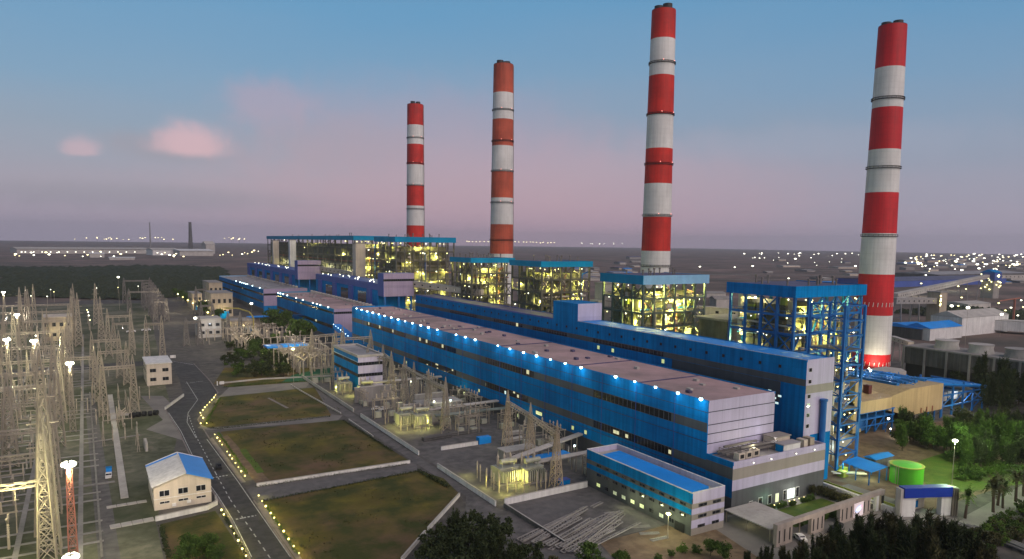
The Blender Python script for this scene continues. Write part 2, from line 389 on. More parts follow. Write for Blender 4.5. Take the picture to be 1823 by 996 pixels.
G_KERB = blend_ground('kerb_paving', [(.22, .19, .18), (.16, .14, .13)], (.2, .5), bump=.05)
G_GRASS = blend_ground('lawn_grass', [(.085, .068, .014), (.135, .112, .016), (.12, .075, .042), (.042, .048, .010)], (.045, .03, .07), bump=.4, thr=(.42, .60))
G_GRASS2 = blend_ground('bright_lawn', [(.06, .11, .015), (.04, .075, .012), (.09, .12, .02)], (.08, .3), bump=.4)
G_DIRT = blend_ground('bare_earth', [(.13, .085, .055), (.09, .065, .045), (.17, .12, .08)], (.08, .3))
G_BLUEGREEN = blend_ground('green_court', [(.02, .10, .055), (.015, .08, .045)], (.1, .4))
PAINTW = mat('road_paint', (.55, .55, .52), .7, 0, .25, .8)

HAZE_DENSITY = 6.0e-5
# ------------------------------------------------------------------ ground, roads, lawns
def slab(name, pts, z, mt):
    mm = M(); mm.sheet(pts, z); o = mm.build(name, mt); return structure(o)
def strip(name, pts, w, z0, z1, mt):
    mm = M()
    for a, b in zip(pts[:-1], pts[1:]):
        mm.bar((a[0], a[1], (z0+z1)/2), (b[0], b[1], (z0+z1)/2), w, z1-z0)
    return structure(mm.build(name, mt))
g = M(); R_ = 14000.0
g.add([(-R_, -R_, 0), (R_, -R_, 0), (R_, R_, 0), (-R_, R_, 0)], [(0, 1, 2, 3)]); structure(g.build('ground', G_FAR))
slab('plant_ground', [(-160, 60), (430, 20), (470, 330), (430, 1180), (40, 1000), (-160, 930)], .004, G_PLANT)
slab('switchyard_ground', [(-150, 90), (12, 90), (13, 205), (28, 300), (33, 420), (60, 930), (-60, 930), (-150, 800)], .008, G_YARD)
L_edge = [(300,640),(318,672),(327,705),(294,729),(318,768),(350,835),(385,885),(410,925),(445,996),(470,1060)]
R_edge = [(600,1060),(525,996),(455,895),(429,858),(372,780),(352,748),(366,725),(388,700),(375,680),(345,648)]
slab('main_road', PL(L_edge+R_edge), .016, G_ASPH)
slab('yard_road', [(-140, 488), (45, 488), (45, 470), (-140, 470)], .012, G_ASPH)
slab('yard_lane', PL([(150,700),(175,996),(215,996),(168,700)]), .0125, G_PAVE)
slab('cross_lane', PL([(440,872),(455,897),(470,892),(745,840),(740,822),(728,824),(455,866)]), .020, G_PAVE)
slab('cross_lane', PL([(352,762),(372,766),(600,750),(610,740),(590,738),(392,762),(366,752)]), .022, G_PALE)
slab('service_road', [(86.5, 391), (97, 391), (97, 170), (108, 140), (100, 110), (66, 132), (93.5, 183), (92.5, 300), (88, 372), (84, 391)], .018, G_PAVE)
slab('cross_lane', PL([(385,712),(545,690),(556,676),(545,668),(410,688)]), .0235, G_PALE)
slab('transformer_court', [(98.2, 171), (152, 171), (152, 470), (101, 470), (101, 391), (98, 300)], .014, G_PAVE)
slab('office_court', [(98.5, 138), (131, 138), (131, 171), (98.5, 171)], .015, G_PAVE)
slab('bare_earth', [(96, 96), (131, 96), (150, 128), (131, 137.5), (108, 137.5)], .013, G_DIRT)
slab('forecourt', [(131, 88), (205, 88), (205, 134), (140, 134), (140, 128)], .017, G_PALE)
slab('approach_road', PL([(1700,940),(1720,918),(1790,880),(1823,862),(1900,850),(1900,890),(1823,905),(1760,935),(1735,960)]), .02, G_PALE)
slab('east_yard', [(194, 108), (300, 108), (320, 165), (250, 172), (194, 150)], .010, G_DIRT)
slab('pale_apron', PL([(250,705),(290,705),(320,735),(345,790),(260,765),(290,748)]), .0145, G_PALE)
lawn1 = PL([(358,757),(392,707),(560,690),(590,740),(372,762)])
lawn2 = PL([(392,769),(608,748),(728,820),(457,862)])
lawn3 = PL([(467,893),(745,838),(790,852),(818,880),(720,996),(690,1040),(560,1060)])
for L in (lawn1, lawn2, lawn3): slab('lawn', L, .026, G_GRASS)
slab('lawn', PL([(285,934),(383,910),(440,996),(470,1040),(305,1040)]), .026, G_GRASS)
slab('dirt_verge', PL([(388,782),(405,775),(482,858),(457,862)]), .030, G_DIRT)
slab('lawn', PL([(380,684),(400,655),(560,655),(600,672),(545,680),(410,690)]), .024, G_GRASS)
slab('green_court', PL([(500,682),(520,668),(600,650),(640,668),(640,672),(560,678)]), .028, G_BLUEGREEN)
slab('lawn', PL([(1610,830),(1700,800),(1823,830),(1823,862),(1720,876),(1660,872)]), .024, G_GRASS2)
slab('lawn', [(160, 119), (186, 119), (186, 130), (160, 130)], .026, G_GRASS2)
# kerbs and painted lines of the main road
kerb = [(352,748),(372,780),(429,858),(455,895),(525,996)]
strip('kerb', PL([(345,648),(375,680),(388,700),(366,725)]+kerb[:3]), .45, .016, .16, G_KERB)
strip('kerb', PL([(452,892),(522,996)]), .45, .016, .16, G_KERB)
strip('kerb', PL(L_edge[3:9]), .45, .016, .16, G_KERB)
slab('verge', PL([(429,860),(372,783),(378,779),(438,859)]), .028, G_KERB)
slab('verge', PL([(457,897),(527,996),(538,996),(466,893)]), .028, G_KERB)
cl = PL([(320,660),(338,690),(346,712),(336,740),(349,777),(384,843),(410,890),(452,951),(485,1000)])
mm = M()
def dash_along(mm, pts, on, off, w, z):
    t = 0.0
    for a, b in zip(pts[:-1], pts[1:]):
        L = (b-a).length; d = (b-a)/L; s = 0.0
        n = Vector((-d.y, d.x, 0))*w/2
        while s < L:
            e = min(s+on, L); p, q = a+d*s, a+d*e
            mm.add([(p.x-n.x, p.y-n.y, z), (p.x+n.x, p.y+n.y, z), (q.x+n.x, q.y+n.y, z), (q.x-n.x, q.y-n.y, z)], [(3, 2, 1, 0)])
            s = e+off
dash_along(mm, cl[3:], 2.2, 2.6, .28, .0205)
dash_along(mm, PL([(300,735),(322,768),(354,835),(389,885),(414,925),(448,992)]), 60, 0, .22, .0205)
dash_along(mm, PL([(368,782),(424,858),(448,893),(517,992)]), 60, 0, .22, .0205)
dash_along(mm, PL([(332,680),(352,712),(335,735),(333,752),(349,780)]), 60, 0, .2, .0205)
dash_along(mm, PL([(300,642),(345,650)]), 60, 0, .3, .0205); dash_along(mm, PL([(330,683),(362,679)]), 60, 0, .3, .0205)
dash_along(mm, PL([(378,851),(408,846)]), .6, .4, .8, .0205); dash_along(mm, PL([(420,925),(456,918)]), .6, .4, .8, .0205)
structure(mm.build('road_marking', PAINTW))
# shrub edging between the lawns and lanes
def hedge_rows(pts, step, r, mt):
    mm = M(); rr = random.Random(len(pts)*7+int(pts[0][0]))
    for a, b in zip(pts[:-1], pts[1:]):
        n = max(1, int((b-a).length/step))
        for i in range(n):
            p = a+(b-a)*(i/n); s = r*rr.uniform(.7, 1.2)
            mm.ball((p.x, p.y, .03+s*.7), s, 6, 4)
    return mm
# ------------------------------------------------------------------ walls along the service road
def wall(pts, h, th, mt, label, cat='wall', group=None):
    mm = M()
    for a, b in zip(pts[:-1], pts[1:]):
        mm.bar((a[0], a[1], h/2), (b[0], b[1], h/2), th, h)
    o = mm.build('boundary_wall', mt)
    mm2 = M()
    for a, b in zip(pts[:-1], pts[1:]):
        mm2.bar((a[0], a[1], h+.06), (b[0], b[1], h+.06), th+.12, .12)
    mm2.build('coping', CONCPALE, o)
    return tag(o, label, cat, group)
wall([(98.6, 391), (98.0, 301)], 1.5, .35, CONCPALE, 'low grey wall along the service road, far stretch beside the rear transformers')
wall([(97.9, 291), (97.6, 228)], 1.5, .35, WHITE, 'low white wall along the service road, middle stretch beside the middle transformer')
wall([(97.5, 212), (97.3, 172)], 1.5, .35, WHITE, 'low white wall along the service road, short stretch nearest the office annex')
wall([(100, 171.6), (130, 172.3)], 1.9, .4, WHITE, 'white wall between the transformer yard and the empty concrete court')
wall([(107, 229.7), (122, 229.7)], 1.4, .4, WHITE, 'short white wall ending at a blue container in the transformer court')
wall(PL([(457,867),(730,825)]), 1.0, .4, WHITE, 'white kerb wall closing the near side of the middle lawn')
wall(PL([(818,884),(762,946)])[:2], 1.0, .4, WHITE, 'upper white wall along the slanting edge of the big near lawn')
wall(PL([(757,951),(715,1000)]), .9, .4, WHITE, 'lower white wall along the slanting edge of the big near lawn')
wall(PL([(327,706),(294,730)]), 1.2, .4, WHITE, 'short angled white wall beside the road bend and pale apron')
wall([(88.0, 372), (92.0, 300)], .5, .3, CONCPALE, 'low kerb wall between the far lawn and service road')
wall([(91.6, 288), (91.6, 258)], .5, .3, CONCPALE, 'low kerb wall between the middle lawn and service road')
wall([(99, 170), (99, 140)], 1.3, .25, DARKCONC, 'dark stained wall between the service road and the empty concrete court')
wall(PL([(390,684),(470,676),(560,672),(640,668)]), .7, .3, CONCPALE, 'low pale wall in front of the shrubbery and green court')

# ------------------------------------------------------------------ the long turbine hall
def band(mm, X, y0, y1, z0, z1, d=.06): mm.box(X-d, X+.02, y0, y1, z0, z1)
HX0, HX1, HY0, HY1, HZ = 152.0, 180.9, 144.6, 468.0, 30.4
t = thing('turbine_hall', 'long blue turbine hall with a lit roof edge and pale lilac end wall', 'industrial hall', (HX0, HY0, 0))
M().box(HX0, HX1, HY0, HY1, 0, HZ-.6).build('wall', BLUE, t)
mm = M(); mm.box(HX0+.3, HX1-.05, HY0-.05, HY0+.02, 14.6, HZ); mm.build('end_wall', LILAC, t)
mm = M(); mm.box(HX0+.5, HX1-.5, HY0+.5, HY1-.5, HZ-.75, HZ-.35); mm.build('roof', ROOFPINK, t)
mm = M(); mm.box(HX0-.06, HX0+.45, HY0-.06, HY1, HZ-.62, HZ); mm.box(HX1-.45, HX1+.05, HY0-.06, HY1, HZ-.62, HZ-.05); mm.box(HX0+.45, HX1-.45, HY1-.5, HY1+.05, HZ-.62, HZ+.5); mm.build('parapet', BLUE, t)
mm = M()
for z in (26.9, 18.2, 8.9): band(mm, HX0, HY0, HY1, z-.09, z+.09, .03)
for z in (27.0, 23.2, 20.5, 17.6): mm.box(HX0+.3, HX1-.05, HY0-.09, HY0, z-.12, z+.12)
mm.build('cladding_seam', SEAM, t)
UB = [(438.4, 373.6), (355.3, 309.3), (279.0, 238.8), (198.9, 159.5)]
mm = M(); band(mm, HX0, HY0, HY1, 21.0, 23.8, .05); mm.build('upper_grey_band', GREYBAND, t)
for a, b in UB:
    mm = M(); band(mm, HX0, b, a, 21.15, 23.65, .10); mm.build('window_strip', GLASS, t)
mm = M(); band(mm, HX0, HY0, HY1, 10.1, 12.9, .05); mm.build('lower_grey_band', GREYBAND, t)
for a, b in [(355.3, 309.2), (278.8, 242.8), (198.5, 159.0)]:
    mm = M(); band(mm, HX0, b, a, 10.25, 12.75, .10); mm.build('window_strip', GLASSLIT, t)
mm = M(); band(mm, HX0, HY0, HY1, 0, 5.2, .05); mm.build('plinth_wall', DARKBASE, t)
for y, z, w in ((203.0, 7.3, 1.5), (211, 7.1, 1.5), (261, 11.0, 1.4), (234.2, 7.6, 4.6), (250, 3.2, 1.6), (285, 7.4, 1.3), (300, 3.2, 1.8), (345, 3.0, 1.6), (372, 7.4, 1.2)):
    mm = M(); mm.box(HX0-.13, HX0, y-w/2, y+w/2, z-.8, z+.8); f = mm.build('window', DARKBASE, t)
    mm = M(); mm.box(HX0-.17, HX0-.12, y-w/2+.12, y-.06, z-.68, z+.68); mm.box(HX0-.17, HX0-.12, y+.06, y+w/2-.12, z-.68, z+.68); mm.build('pane', LITY if RND.random() < .6 else LITC, f)
for y in range(158, 466, 18): M().rod((HX0-.2, y, 5.2), (HX0-.2, y, HZ-.7), .08, 6).build('downpipe', BLUE2, t)
for y in (240, 318, 408): M().box(HX0-.1, HX0, y, y+5, .2, 5.0).build('roller_door', CONC, t)
YS = [457.0, 446.9, 436.1, 425.7, 415.3, 405.2, 394.2, 383.6, 373.1, 362.6, 351.1, 341.2, 330.1, 308.4, 298.6, 288.6, 267.4, 257.0, 246.0, 236.1, 226.1, 216.2, 206.1, 186.4, 176.5, 166.5, 156.5, 147.0]
def floodlight(parent, p, r=.42, bulb=BULBC, arm=(0.6, 0, .5)):
    mm = M(); q = (p[0]+arm[0], p[1]+arm[1], p[2]-arm[2]); mm.bar(q, p, .12); mm.cbox((p[0], p[1], p[2]+r*.8), r*2.2, r*2.2, .18)
    f = mm.build('floodlight', DIMSTEEL, parent); mm = M(); mm.ball(p, r, 8, 6); mm.build('lamp_glass', bulb, f, True); return f
for i, y in enumerate(YS):
    floodlight(t, (HX0-.5, y, HZ+.15), (.56 if i < 13 else .50)*(.72+((i*5) % 4)*.12))
    lamp((HX0-3.0, y, HZ-1.0), 460*(.5+((i*7) % 5)*.25), (.78, .95, 1), .5, t)
mm = M(); rr = random.Random(3)
for i in range(46):
    y = rr.uniform(150, 460); x = rr.uniform(155, 178); M().box(x-.6, x+.6, y-.9, y+.9, HZ-.36, HZ+rr.uniform(.1, .6)).build('roof_vent', CONCPALE if i % 3 else ROOFNAVY, t)
for y in (176, 212, 268, 330, 392): M().box(153, 180, y-.25, y+.25, HZ-.36, HZ-.05).build('roof_joint', ROOFNAVY, t)
# low wing across the near end
t = thing('control_wing', 'low striped white and grey wing across the near end of the long hall', 'industrial building', (152, 134.4, 0))
WX0, WX1, WY0, WY1, WZ = 152.0, 192.7, 134.4, 144.5, 14.9
M().box(WX0, WX1, WY0, WY1, 0, WZ-1.0).build('wall', BLUE, t)
mm = M()
mm.box(WX0-.05, WX0+.35, WY0, WY1, WZ-1, WZ); mm.build('blue_parapet', BLUE, t)
mm = M(); mm.box(WX0+.35, WX1, WY0-.02, WY0+.4, WZ-1, WZ); mm.box(WX1-.4, WX1, WY0+.4, WY1, WZ-1, WZ); mm.build('white_parapet', LILAC, t)
mm = M(); mm.box(WX0+.35, WX1-.4, WY0+.4, WY1+.05, WZ-1.05, WZ-.75); mm.build('roof', ROOFGREY, t)
mm = M(); mm.box(WX0-.04, WX0, WY0-.01, WY1+.05, 9.9, 13.2); mm.box(WX0-.04, WX0, WY0-.01, WY1+.05, 0, 4.6); mm.build('grey_side_band', GREYBAND, t)
mm = M(); mm.box(WX0+.02, WX1+.04, WY0-.05, WY0, 12.95, WZ-1.02); mm.box(WX0+.02, WX1+.04, WY0-.05, WY0, 6.6, 9.7); mm.build('white_front_band', LILAC, t)
mm = M(); mm.box(WX0+.02, WX1+.04, WY0-.045, WY0, 9.7, 12.95); mm.build('beige_front_band', BEIGEBAND, t)
mm = M(); mm.box(WX0+.02, WX1+.04, WY0-.045, WY0, 0, 6.6); mm.build('grey_front_band', BEIGEBAND if False else GREYBAND, t)
for x in (159.5, 167.0, 178.0, 186.5):
    f = M().bar((x, WY0-.05, 13.9), (x, WY0-.8, 14.1), .12).build('floodlight', DIMSTEEL, t); M().ball((x, WY0-.8, 13.95), .16, 6, 4).build('lamp_glass', BULBW, f)
    spot((x, WY0-.75, 13.9), (x+.2, WY0, 10.5), 260, (1, .97, .9), 80, .1, .5, t)
for x, w, h, mt in ((177.4, 3.4, 3.2, LITC), (180.4, 1.6, 3.2, WINDARK), (174.6, 1.4, 3.2, WINDARK), (171.2, 1.6, 2.8, LITY), (168.0, 1.6, 2.8, WINDARK), (164, 1.8, 2.8, WINDARK), (160, 1.6, 2.4, WINDARK)):
    mm = M(); mm.box(x-w/2, x+w/2, WY0-.12, WY0-.02, .1, h); f = mm.build('entrance_door', WHITE, t)
    mm = M(); n = 3 if w > 3 else 1
    for k in range(n): mm.box(x-w/2+.12+k*(w-.12)/n, x-w/2+(k+1)*(w-.12)/n-.02, WY0-.16, WY0-.11, .2, h-.15)
    mm.build('pane', mt, f)
lamp((177.4, WY0-2.5, 3.0), 500, (.95, 1, .85), .4, t); lamp((166, WY0-2.5, 2.6), 260, (.5, 1, .6), .4, t)
# plant standing on the wing roof
ac = thing('rooftop_cooler', 'boxy cream rooftop cooling unit on the wing roof', 'cooling unit', (0, 0, 0), 'rooftop coolers on the wing')
M().box(-1.3, 1.3, -1, 1, .3, 2.3).box(-1.2, -1, -.9, .9, 0, .3).box(1, 1.2, -.9, .9, 0, .3).build('casing', CREAM, ac)
M().box(-.75, .75, -1.06, -.99, .8, 1.9).build('grille', BLACK, ac)
M().cyl((0, 0), .7, .7, 2.3, 2.65, 14).build('fan_cowl', DIMSTEEL, ac, True)
pac = Proto(ac)
for i, (x, y) in enumerate(((157.2, 136.8), (160.4, 137.0), (163.6, 137.2))):
    pac.place((x, y, WZ-.75), .0, 1.0, ['cream rooftop cooler on the wing roof, first from the blue corner', 'middle one of three cream rooftop coolers on the wing roof', 'cream rooftop cooler on the wing roof next to the duct run'][i])
mm = M()
for y in (139.5, 141.0, 142.6): mm.bar((154.5, y, WZ+.6), (176, y, WZ+.6), .7, .6)
for x in range(156, 178, 4): mm.bar((x, 139, WZ-.75), (x, 139, WZ+1.5), .15); mm.bar((x, 143.4, WZ-.75), (x, 143.4, WZ+1.5), .15); mm.bar((x, 139, WZ+1.5), (x, 143.4, WZ+1.5), .15)
mm.bar((160, 139, WZ+1.9), (176, 139, WZ+1.9), .5); mm.bar((156, 141.6, WZ+2.1), (170, 141.8, WZ+2.1), .6)
tag(mm.build('roof_duct', DIMSTEEL), 'tangle of grey ducts and pipes on the wing roof behind the coolers', 'duct')
t = thing('plant_room', 'small beige plant room on the wing roof against the lilac end wall', 'plant room', (178.5, 141.5, WZ-.75))
M().box(175.5, 182.5, 139.6, 143.8, WZ-.75, WZ+2.6).build('wall', CREAM, t); M().box(175.2, 182.8, 139.3, 144.0, WZ+2.6, WZ+2.85).build('roof', BEIGEBAND, t)
t = thing('equipment_cabin', 'blue and white equipment cabin on the wing roof near the pale plant room', 'cabin', (178, 136.6, WZ-.75))
M().box(174.2, 181.8, 135.2, 138.2, WZ-.75, WZ+1.6).build('wall', WHITE, t); M().box(174.1, 174.2, 135.3, 138.1, WZ-.6, WZ+1.5).build('blue_end', BLUE, t); M().box(174, 182, 135, 138.4, WZ+1.6, WZ+1.8).build('roof', ROOFGREY, t)
t = thing('equipment_cabin', 'pair of beige cubicles on the far corner of the wing roof', 'cabin', (187, 137, WZ-.75))
M().box(184.0, 185.8, 135.6, 138.4, WZ-.75, WZ+1.8).build('cubicle', CREAM, t); M().box(187.2, 189.2, 135.8, 138.6, WZ-.75, WZ+1.9).build('cubicle', TAN, t)
lamp((165, 138.5, WZ+2.6), 420, (1, .95, .6), .4)
spot((176, 138, WZ+3), (168, 144.6, 18), 500, (.9, .9, 1), 110, .4)

# ------------------------------------------------------------------ farther halls
def far_hall(Y0, Y1, Z, X1, label, lights, bands):
    t = thing('turbine_hall', label, 'industrial hall', (152, Y0, 0))
    M().box(152, X1, Y0, Y1, 0, Z-.5).build('wall', BLUE, t)
    M().box(152.3, X1+.05, Y0-.06, Y0+.02, 8, Z).build('end_wall', LILACDIM, t)
    M().box(152.5, X1-.5, Y0+.5, Y1-.5, Z-.6, Z-.3).build('roof', ROOFPINK if Y0 < 600 else ROOFGREY, t)
    mm = M(); mm.box(151.9, 152.5, Y0-.06, Y1, Z-.55, Z); mm.box(X1-.5, X1+.06, Y0, Y1, Z-.55, Z); mm.box(152.5, X1-.5, Y1-.5, Y1, Z-.55, Z+.6); mm.build('parapet', PALEBLUE if Y0 > 600 else TEAL, t)
    for z0, z1 in bands:
        M().box(151.92, 152.02, Y0, Y1, z0, z1).build('window_strip', GLASS, t)
    mm = M(); mm.box(152.3, X1, Y0-.12, Y0-.05, bands[0][0], bands[0][1]); mm.build('end_window_strip', WINDARK, t)
    M().box(151.95, 152.02, Y0, Y1, 0, 5).build('plinth_wall', DARKBASE, t)
    for y in lights: floodlight(t, (151.6, y, Z+.3), .5)
    rr = random.Random(int(Y0)); mm = M()
    for i in range(22):
        y = Y0+8+i*(Y1-Y0-16)/21
        mm.lathe((X1-9, y, Z-.3), [(1.2, 0), (1.2, 1.2), (1.7, 1.4), (1.0, 2.4), (.1, 2.5)], 8)
    mm.build('roof_ventilators', CONCPALE, t, True)
    mm = M()
    for i in range(14):
        y = rr.uniform(Y0+5, Y1-5); x = rr.uniform(155, X1-13); mm.box(x-1, x+1, y-1.5, y+1.5, Z-.3, Z+.7)
    mm.build('roof_hatches', ROOFGREY, t)
    return t
h2 = far_hall(510, 689.5, 25.6, 191.5, 'blue hall beyond the long hall with ventilators along its roof', [682.3, 673.4, 663, 647.7, 616.1, 594.1, 563.5, 552.4, 543.1, 522.4], [(21.8, 23.4), (11.0, 13.4)])
h3 = far_hall(750, 1027, 25.2, 196, 'most distant blue turbine hall with a pale parapet beside the dark wood', [898.6, 873.5, 863.1, 850, 839.7, 830.0, 802.1, 764.7], [(18.5, 20.5), (11.0, 13.0)])
t = thing('covered_walkway', 'sloping blue covered walkway between the two nearer turbine halls', 'walkway', (156, 489, 0))
mm = M(); mm.bar((153, 507, 13.5), (153, 470, 8.5), 5, 3.0); mm.build('gallery', ROOFBLUE, t)
mm = M()
for i in range(7):
    y = 505-i*5.5; mm.ball((150.3, y, 15.3-(507-y)*.135), .22, 6, 4)
mm.build('lamp_row', BULBC, t)
mm = M()
for y in (475, 490, 503): mm.bar((153, y, 0), (153, y, 9), .6)
mm.build('trestle_legs', BSTEEL, t)

# ------------------------------------------------------------------ deaerator bays behind the halls
t = thing('deaerator_bay', 'tall blue bay behind the long hall with a white windowed end', 'industrial building', (190, 140.6, 0))
BX0, BX1, BY0 = 190.0, 203.6, 140.6
M().box(BX0, BX1, BY0, 262, 0, 39.6).box(BX0, BX1, 282, 449, 0, 39.0).box(BX0, BX1, 262, 282, 0, 47.4).build('wall', BLUE, t)
mm = M(); mm.box(BX0+.1, BX1+.05, BY0-.06, BY0+.02, 16, 40.2); mm.box(BX0+.2, BX0+3.3, BY0-.061, BY0+.02, 3, 16); mm.build('white_end_wall', LILAC, t)
mm = M(); mm.box(BX0+.1, BX1+.06, BY0-.10, BY0, 29.4, 32.0); mm.build('beige_end_band', BEIGEBAND, t)
for z in (36.9, 33.2, 28.5, 25.6, 22.5, 19.0, 12.5, 8.8):
    mm = M(); mm.box(BX0+1.0, BX0+2.6, BY0-.12, BY0-.03, z-.65, z+.65); f = mm.build('window', WHITE, t); mm = M(); mm.box(BX0+1.12, BX0+2.48, BY0-.15, BY0-.11, z-.55, z+.55); mm.build('pane', WINDARK, f)
mm = M(); mm.box(BX0+.3, BX1-.3, BY0+.3, 261.9, 39.3, 39.75); mm.build('blue_roof', ROOFBLUE, t)
mm = M(); mm.box(BX0-.06, BX0+.3, BY0-.08, 262, 39.4, 40.2); mm.box(BX1-.3, BX1+.05, BY0, 262, 39.4, 40.0); mm.build('parapet', BLUE, t)
mm = M(); mm.box(BX0-.1, BX0-.04, BY0, 262, 40.05, 40.22); mm.build('gutter_edge', WHITE, t)
mm = M(); mm.box(BX0+.3, BX1-.3, 282.1, 448.7, 38.8, 39.1); mm.build('dark_roof', ROOFNAVY, t)
mm = M(); mm.box(BX0-.06, BX0+.3, 282, 449, 38.8, 39.5); mm.box(BX1-.3, BX1, 282, 449, 38.8, 39.5); mm.build('violet_parapet', BLUE2, t)
mm = M(); mm.box(BX0+.1, BX1+.05, 261.94, 262.0, 40, 47.9); mm.build('tower_end_wall', LILAC, t)
mm = M(); mm.box(BX0-.03, BX1, 262.02, 282, 47.4, 47.9); mm.build('tower_roof', BLUE, t)
mm = M(); band(mm, BX0, BY0, 449, 31.8, 33.9, .05); mm.build('grey_band', GREYBAND, t)
mm = M(); band(mm, BX0, 150, 200, 25.0, 31.7, .05); mm.build('dark_panel', DARKBASE, t)
for a, b in ((205, 250), (270, 300), (310, 340), (360, 395)):
    mm = M(); band(mm, BX0, a, b, 32.0, 33.7, .1); mm.build('window_strip', GLASS, t)
mm = M()
for y in range(150, 440, 8): mm.box(BX0-.2, BX0-.04, y, y+1.0, 36.2, 37.2)
mm.build('wall_louvres', BLACK, t)
mm = M(); rr = random.Random(5)
for y in range(146, 260, 9): mm.box(BX0+2+rr.random()*6, BX0+4.5+rr.random()*6, y, y+1.2, 39.78, 39.9)
mm.build('skylights', PALEBLUE, t)
mm = M()
for z, y in ((27, 150), (26, 152), (24.5, 151), (28, 154), (25, 156)): mm.box(BX0-.16, BX0-.06, y-.6, y+.6, z-.3, z+.3)
mm.build('lit_openings', LITC, t)
mm = M()
for y, z in ((236, 31), (246, 30.5), (205, 27.5)): mm.box(BX0-.16, BX0-.06, y-.7, y+.7, 29.4, 30.9)
mm.build('lit_doors', LITY, t)
def far_bay(Y0, Y1, Z, zblock, label):
    t = thing('deaerator_bay', label, 'industrial building', (190, Y0, 0))
    M().box(190, 212, Y0+12, Y1, 0, Z-5).build('wall', BLUE, t)
    M().box(189.7, 212.2, Y0+12, Y1, Z-5, Z).build('violet_gallery', BLUE2, t)
    M().box(189.5, 214, Y0, Y0+12, Z-9, zblock).build('head_block', BLUE2, t)
    M().box(189.8, 214.1, Y0-.08, Y0, Z-9, zblock).build('end_wall', LILACDIM, t)
    M().box(189.4, 214.2, Y0-.16, Y0-.07, zblock-6, zblock-4.3).build('end_window_strip', WINDARK, t)
    for y in range(int(Y0)+26, int(Y1)-10, 46): M().box(188.6, 190.02, y, y+9, 2, Z-4.9).build('stair_shaft', BLUE2, t)
    for y in range(int(Y0)+40, int(Y1)-14, 46): M().box(189.85, 190.02, y, y+20, 26, Z-8).build('window_strip', WINDARK, t)
    mm = M()
    for x in (191, 202, 212): mm.bar((x, Y0+1, 0), (x, Y0+1, Z-9), 1.2)
    mm.build('undercroft_columns', BSTEEL, t)
    mm = M()
    for i in range(16):
        y = Y0+20+i*(Y1-Y0-30)/15; mm.ball((RND.uniform(192, 206), y, Z+.6), .4, 6, 4)
    mm.build('roof_lamps', BULBW, t)
    return t
far_bay(509, 694, 42.6, 51, 'blue bay with a violet top and striped end block behind the middle hall')
far_bay(762, 1037, 42.6, 53.5, 'farthest blue bay with a violet top and striped end block')
GREENSTEEL2 = mat('dark_green_frame_steel', (.09, .12, .11), .6, .1, .15, .3)
# ------------------------------------------------------------------ chimneys
def zof(px, py, c):
    d = ray(px, py); k = math.hypot(c[0], c[1])/math.hypot(d.x, d.y); return CAM_H+d.z*k
def chimney(c, label, px_top, px_bot, y_top, y_bot, bands, rings, r_top, r_bot, flues, red, marks=(), beacons=True):
    t = thing('chimney', label, 'chimney', (c[0], c[1], 0))
    def Z(y):
        u = (y-y_top)/(y_bot-y_top); return zof(px_top+(px_bot-px_top)*u, y, c)
    ztop = Z(y_top)
    def rad(z): return r_bot+(r_top-r_bot)*max(0, min(1, z/ztop))
    ys = [b[0] for b in bands]+[None]
    for k, (y, colr) in enumerate(bands):
        z1 = Z(y); z0 = Z(ys[k+1]) if ys[k+1] is not None else 0.0
        mm = M(); mm.cyl(c, rad(z0), rad(z1), z0, z1, 48, True)
        o = mm.build('red_band' if colr == 'r' else 'white_band', red if colr == 'r' else CHWHITE, t, True)
    for y in rings:
        z = Z(y); rr = rad(z)
        mm = M(); mm.lathe((c[0], c[1], z), [(rr, -.4), (rr+.8, -.22), (rr+.8, 0), (rr, .02)], 40)
        for i in range(24):
            a = 2*math.pi*i/24; mm.bar((c[0]+(rr+.75)*math.cos(a), c[1]+(rr+.75)*math.sin(a), z), (c[0]+(rr+.75)*math.cos(a), c[1]+(rr+.75)*math.sin(a), z+1.1), .1)
        mm.lathe((c[0], c[1], z+1.05), [(rr+.7, 0), (rr+.8, 0), (rr+.8, .1), (rr+.7, .1)], 40)
        mm.build('service_platform', RIM, t)
        if beacons and y != rings[-1]:
            mm = M()
            for i in range(3):
                a = -2.2+i*1.0; mm.ball((c[0]+(rr+.9)*math.cos(a), c[1]+(rr+.9)*math.sin(a), z+1.4), .3, 6, 4)
            mm.build('beacon_lamp', BULBR, t)
    for y in marks:
        z = Z(y); rr = rad(z); mm = M()
        for i in range(26):
            a = 2*math.pi*i/26; mm.bar((c[0]+(rr+.1)*math.cos(a), c[1]+(rr+.1)*math.sin(a), z-1.3), (c[0]+(rr+.1)*math.cos(a+.03), c[1]+(rr+.1)*math.sin(a+.03), z+1.3), .32)
        mm.build('white_marks', CHWHITE, t)
    mm = M(); mm.cyl(c, r_top-.05, r_top-.1, ztop-.4, ztop+.3, 40); mm.build('cap', RIM, t, True)
    for dx, dy, rf, hf in flues:
        mm = M(); mm.cyl((c[0]+dx, c[1]+dy), rf, rf, ztop-1, ztop+hf, 24, True); mm.build('flue', RIM, t, True)
    # ladder cage on the far right of the shaft
    a = math.radians(-20); mm = M()
    mm.bar((c[0]+(r_bot+.3)*math.cos(a), c[1]+(r_bot+.3)*math.sin(a), 1), (c[0]+(r_top+.3)*math.cos(a), c[1]+(r_top+.3)*math.sin(a), ztop), .7)
    mm.build('ladder', DIMSTEEL, t)
    return t
chimney((385, 910.4), 'most distant red and white chimney, shortest in view, with a crumbling flue top', 738.5, 740, 187, 410,
        [(187,'r'),(224,'w'),(258,'r'),(294,'w'),(331,'r'),(367,'w'),(402,'r')], [247, 292, 331, 373], 10.6, 12.6, [(-2.5, 2, 3.2, 4.5), (3.5, -1.5, 3.0, 4.0), (-4, -4, 2.2, 2.5)], CHRED)
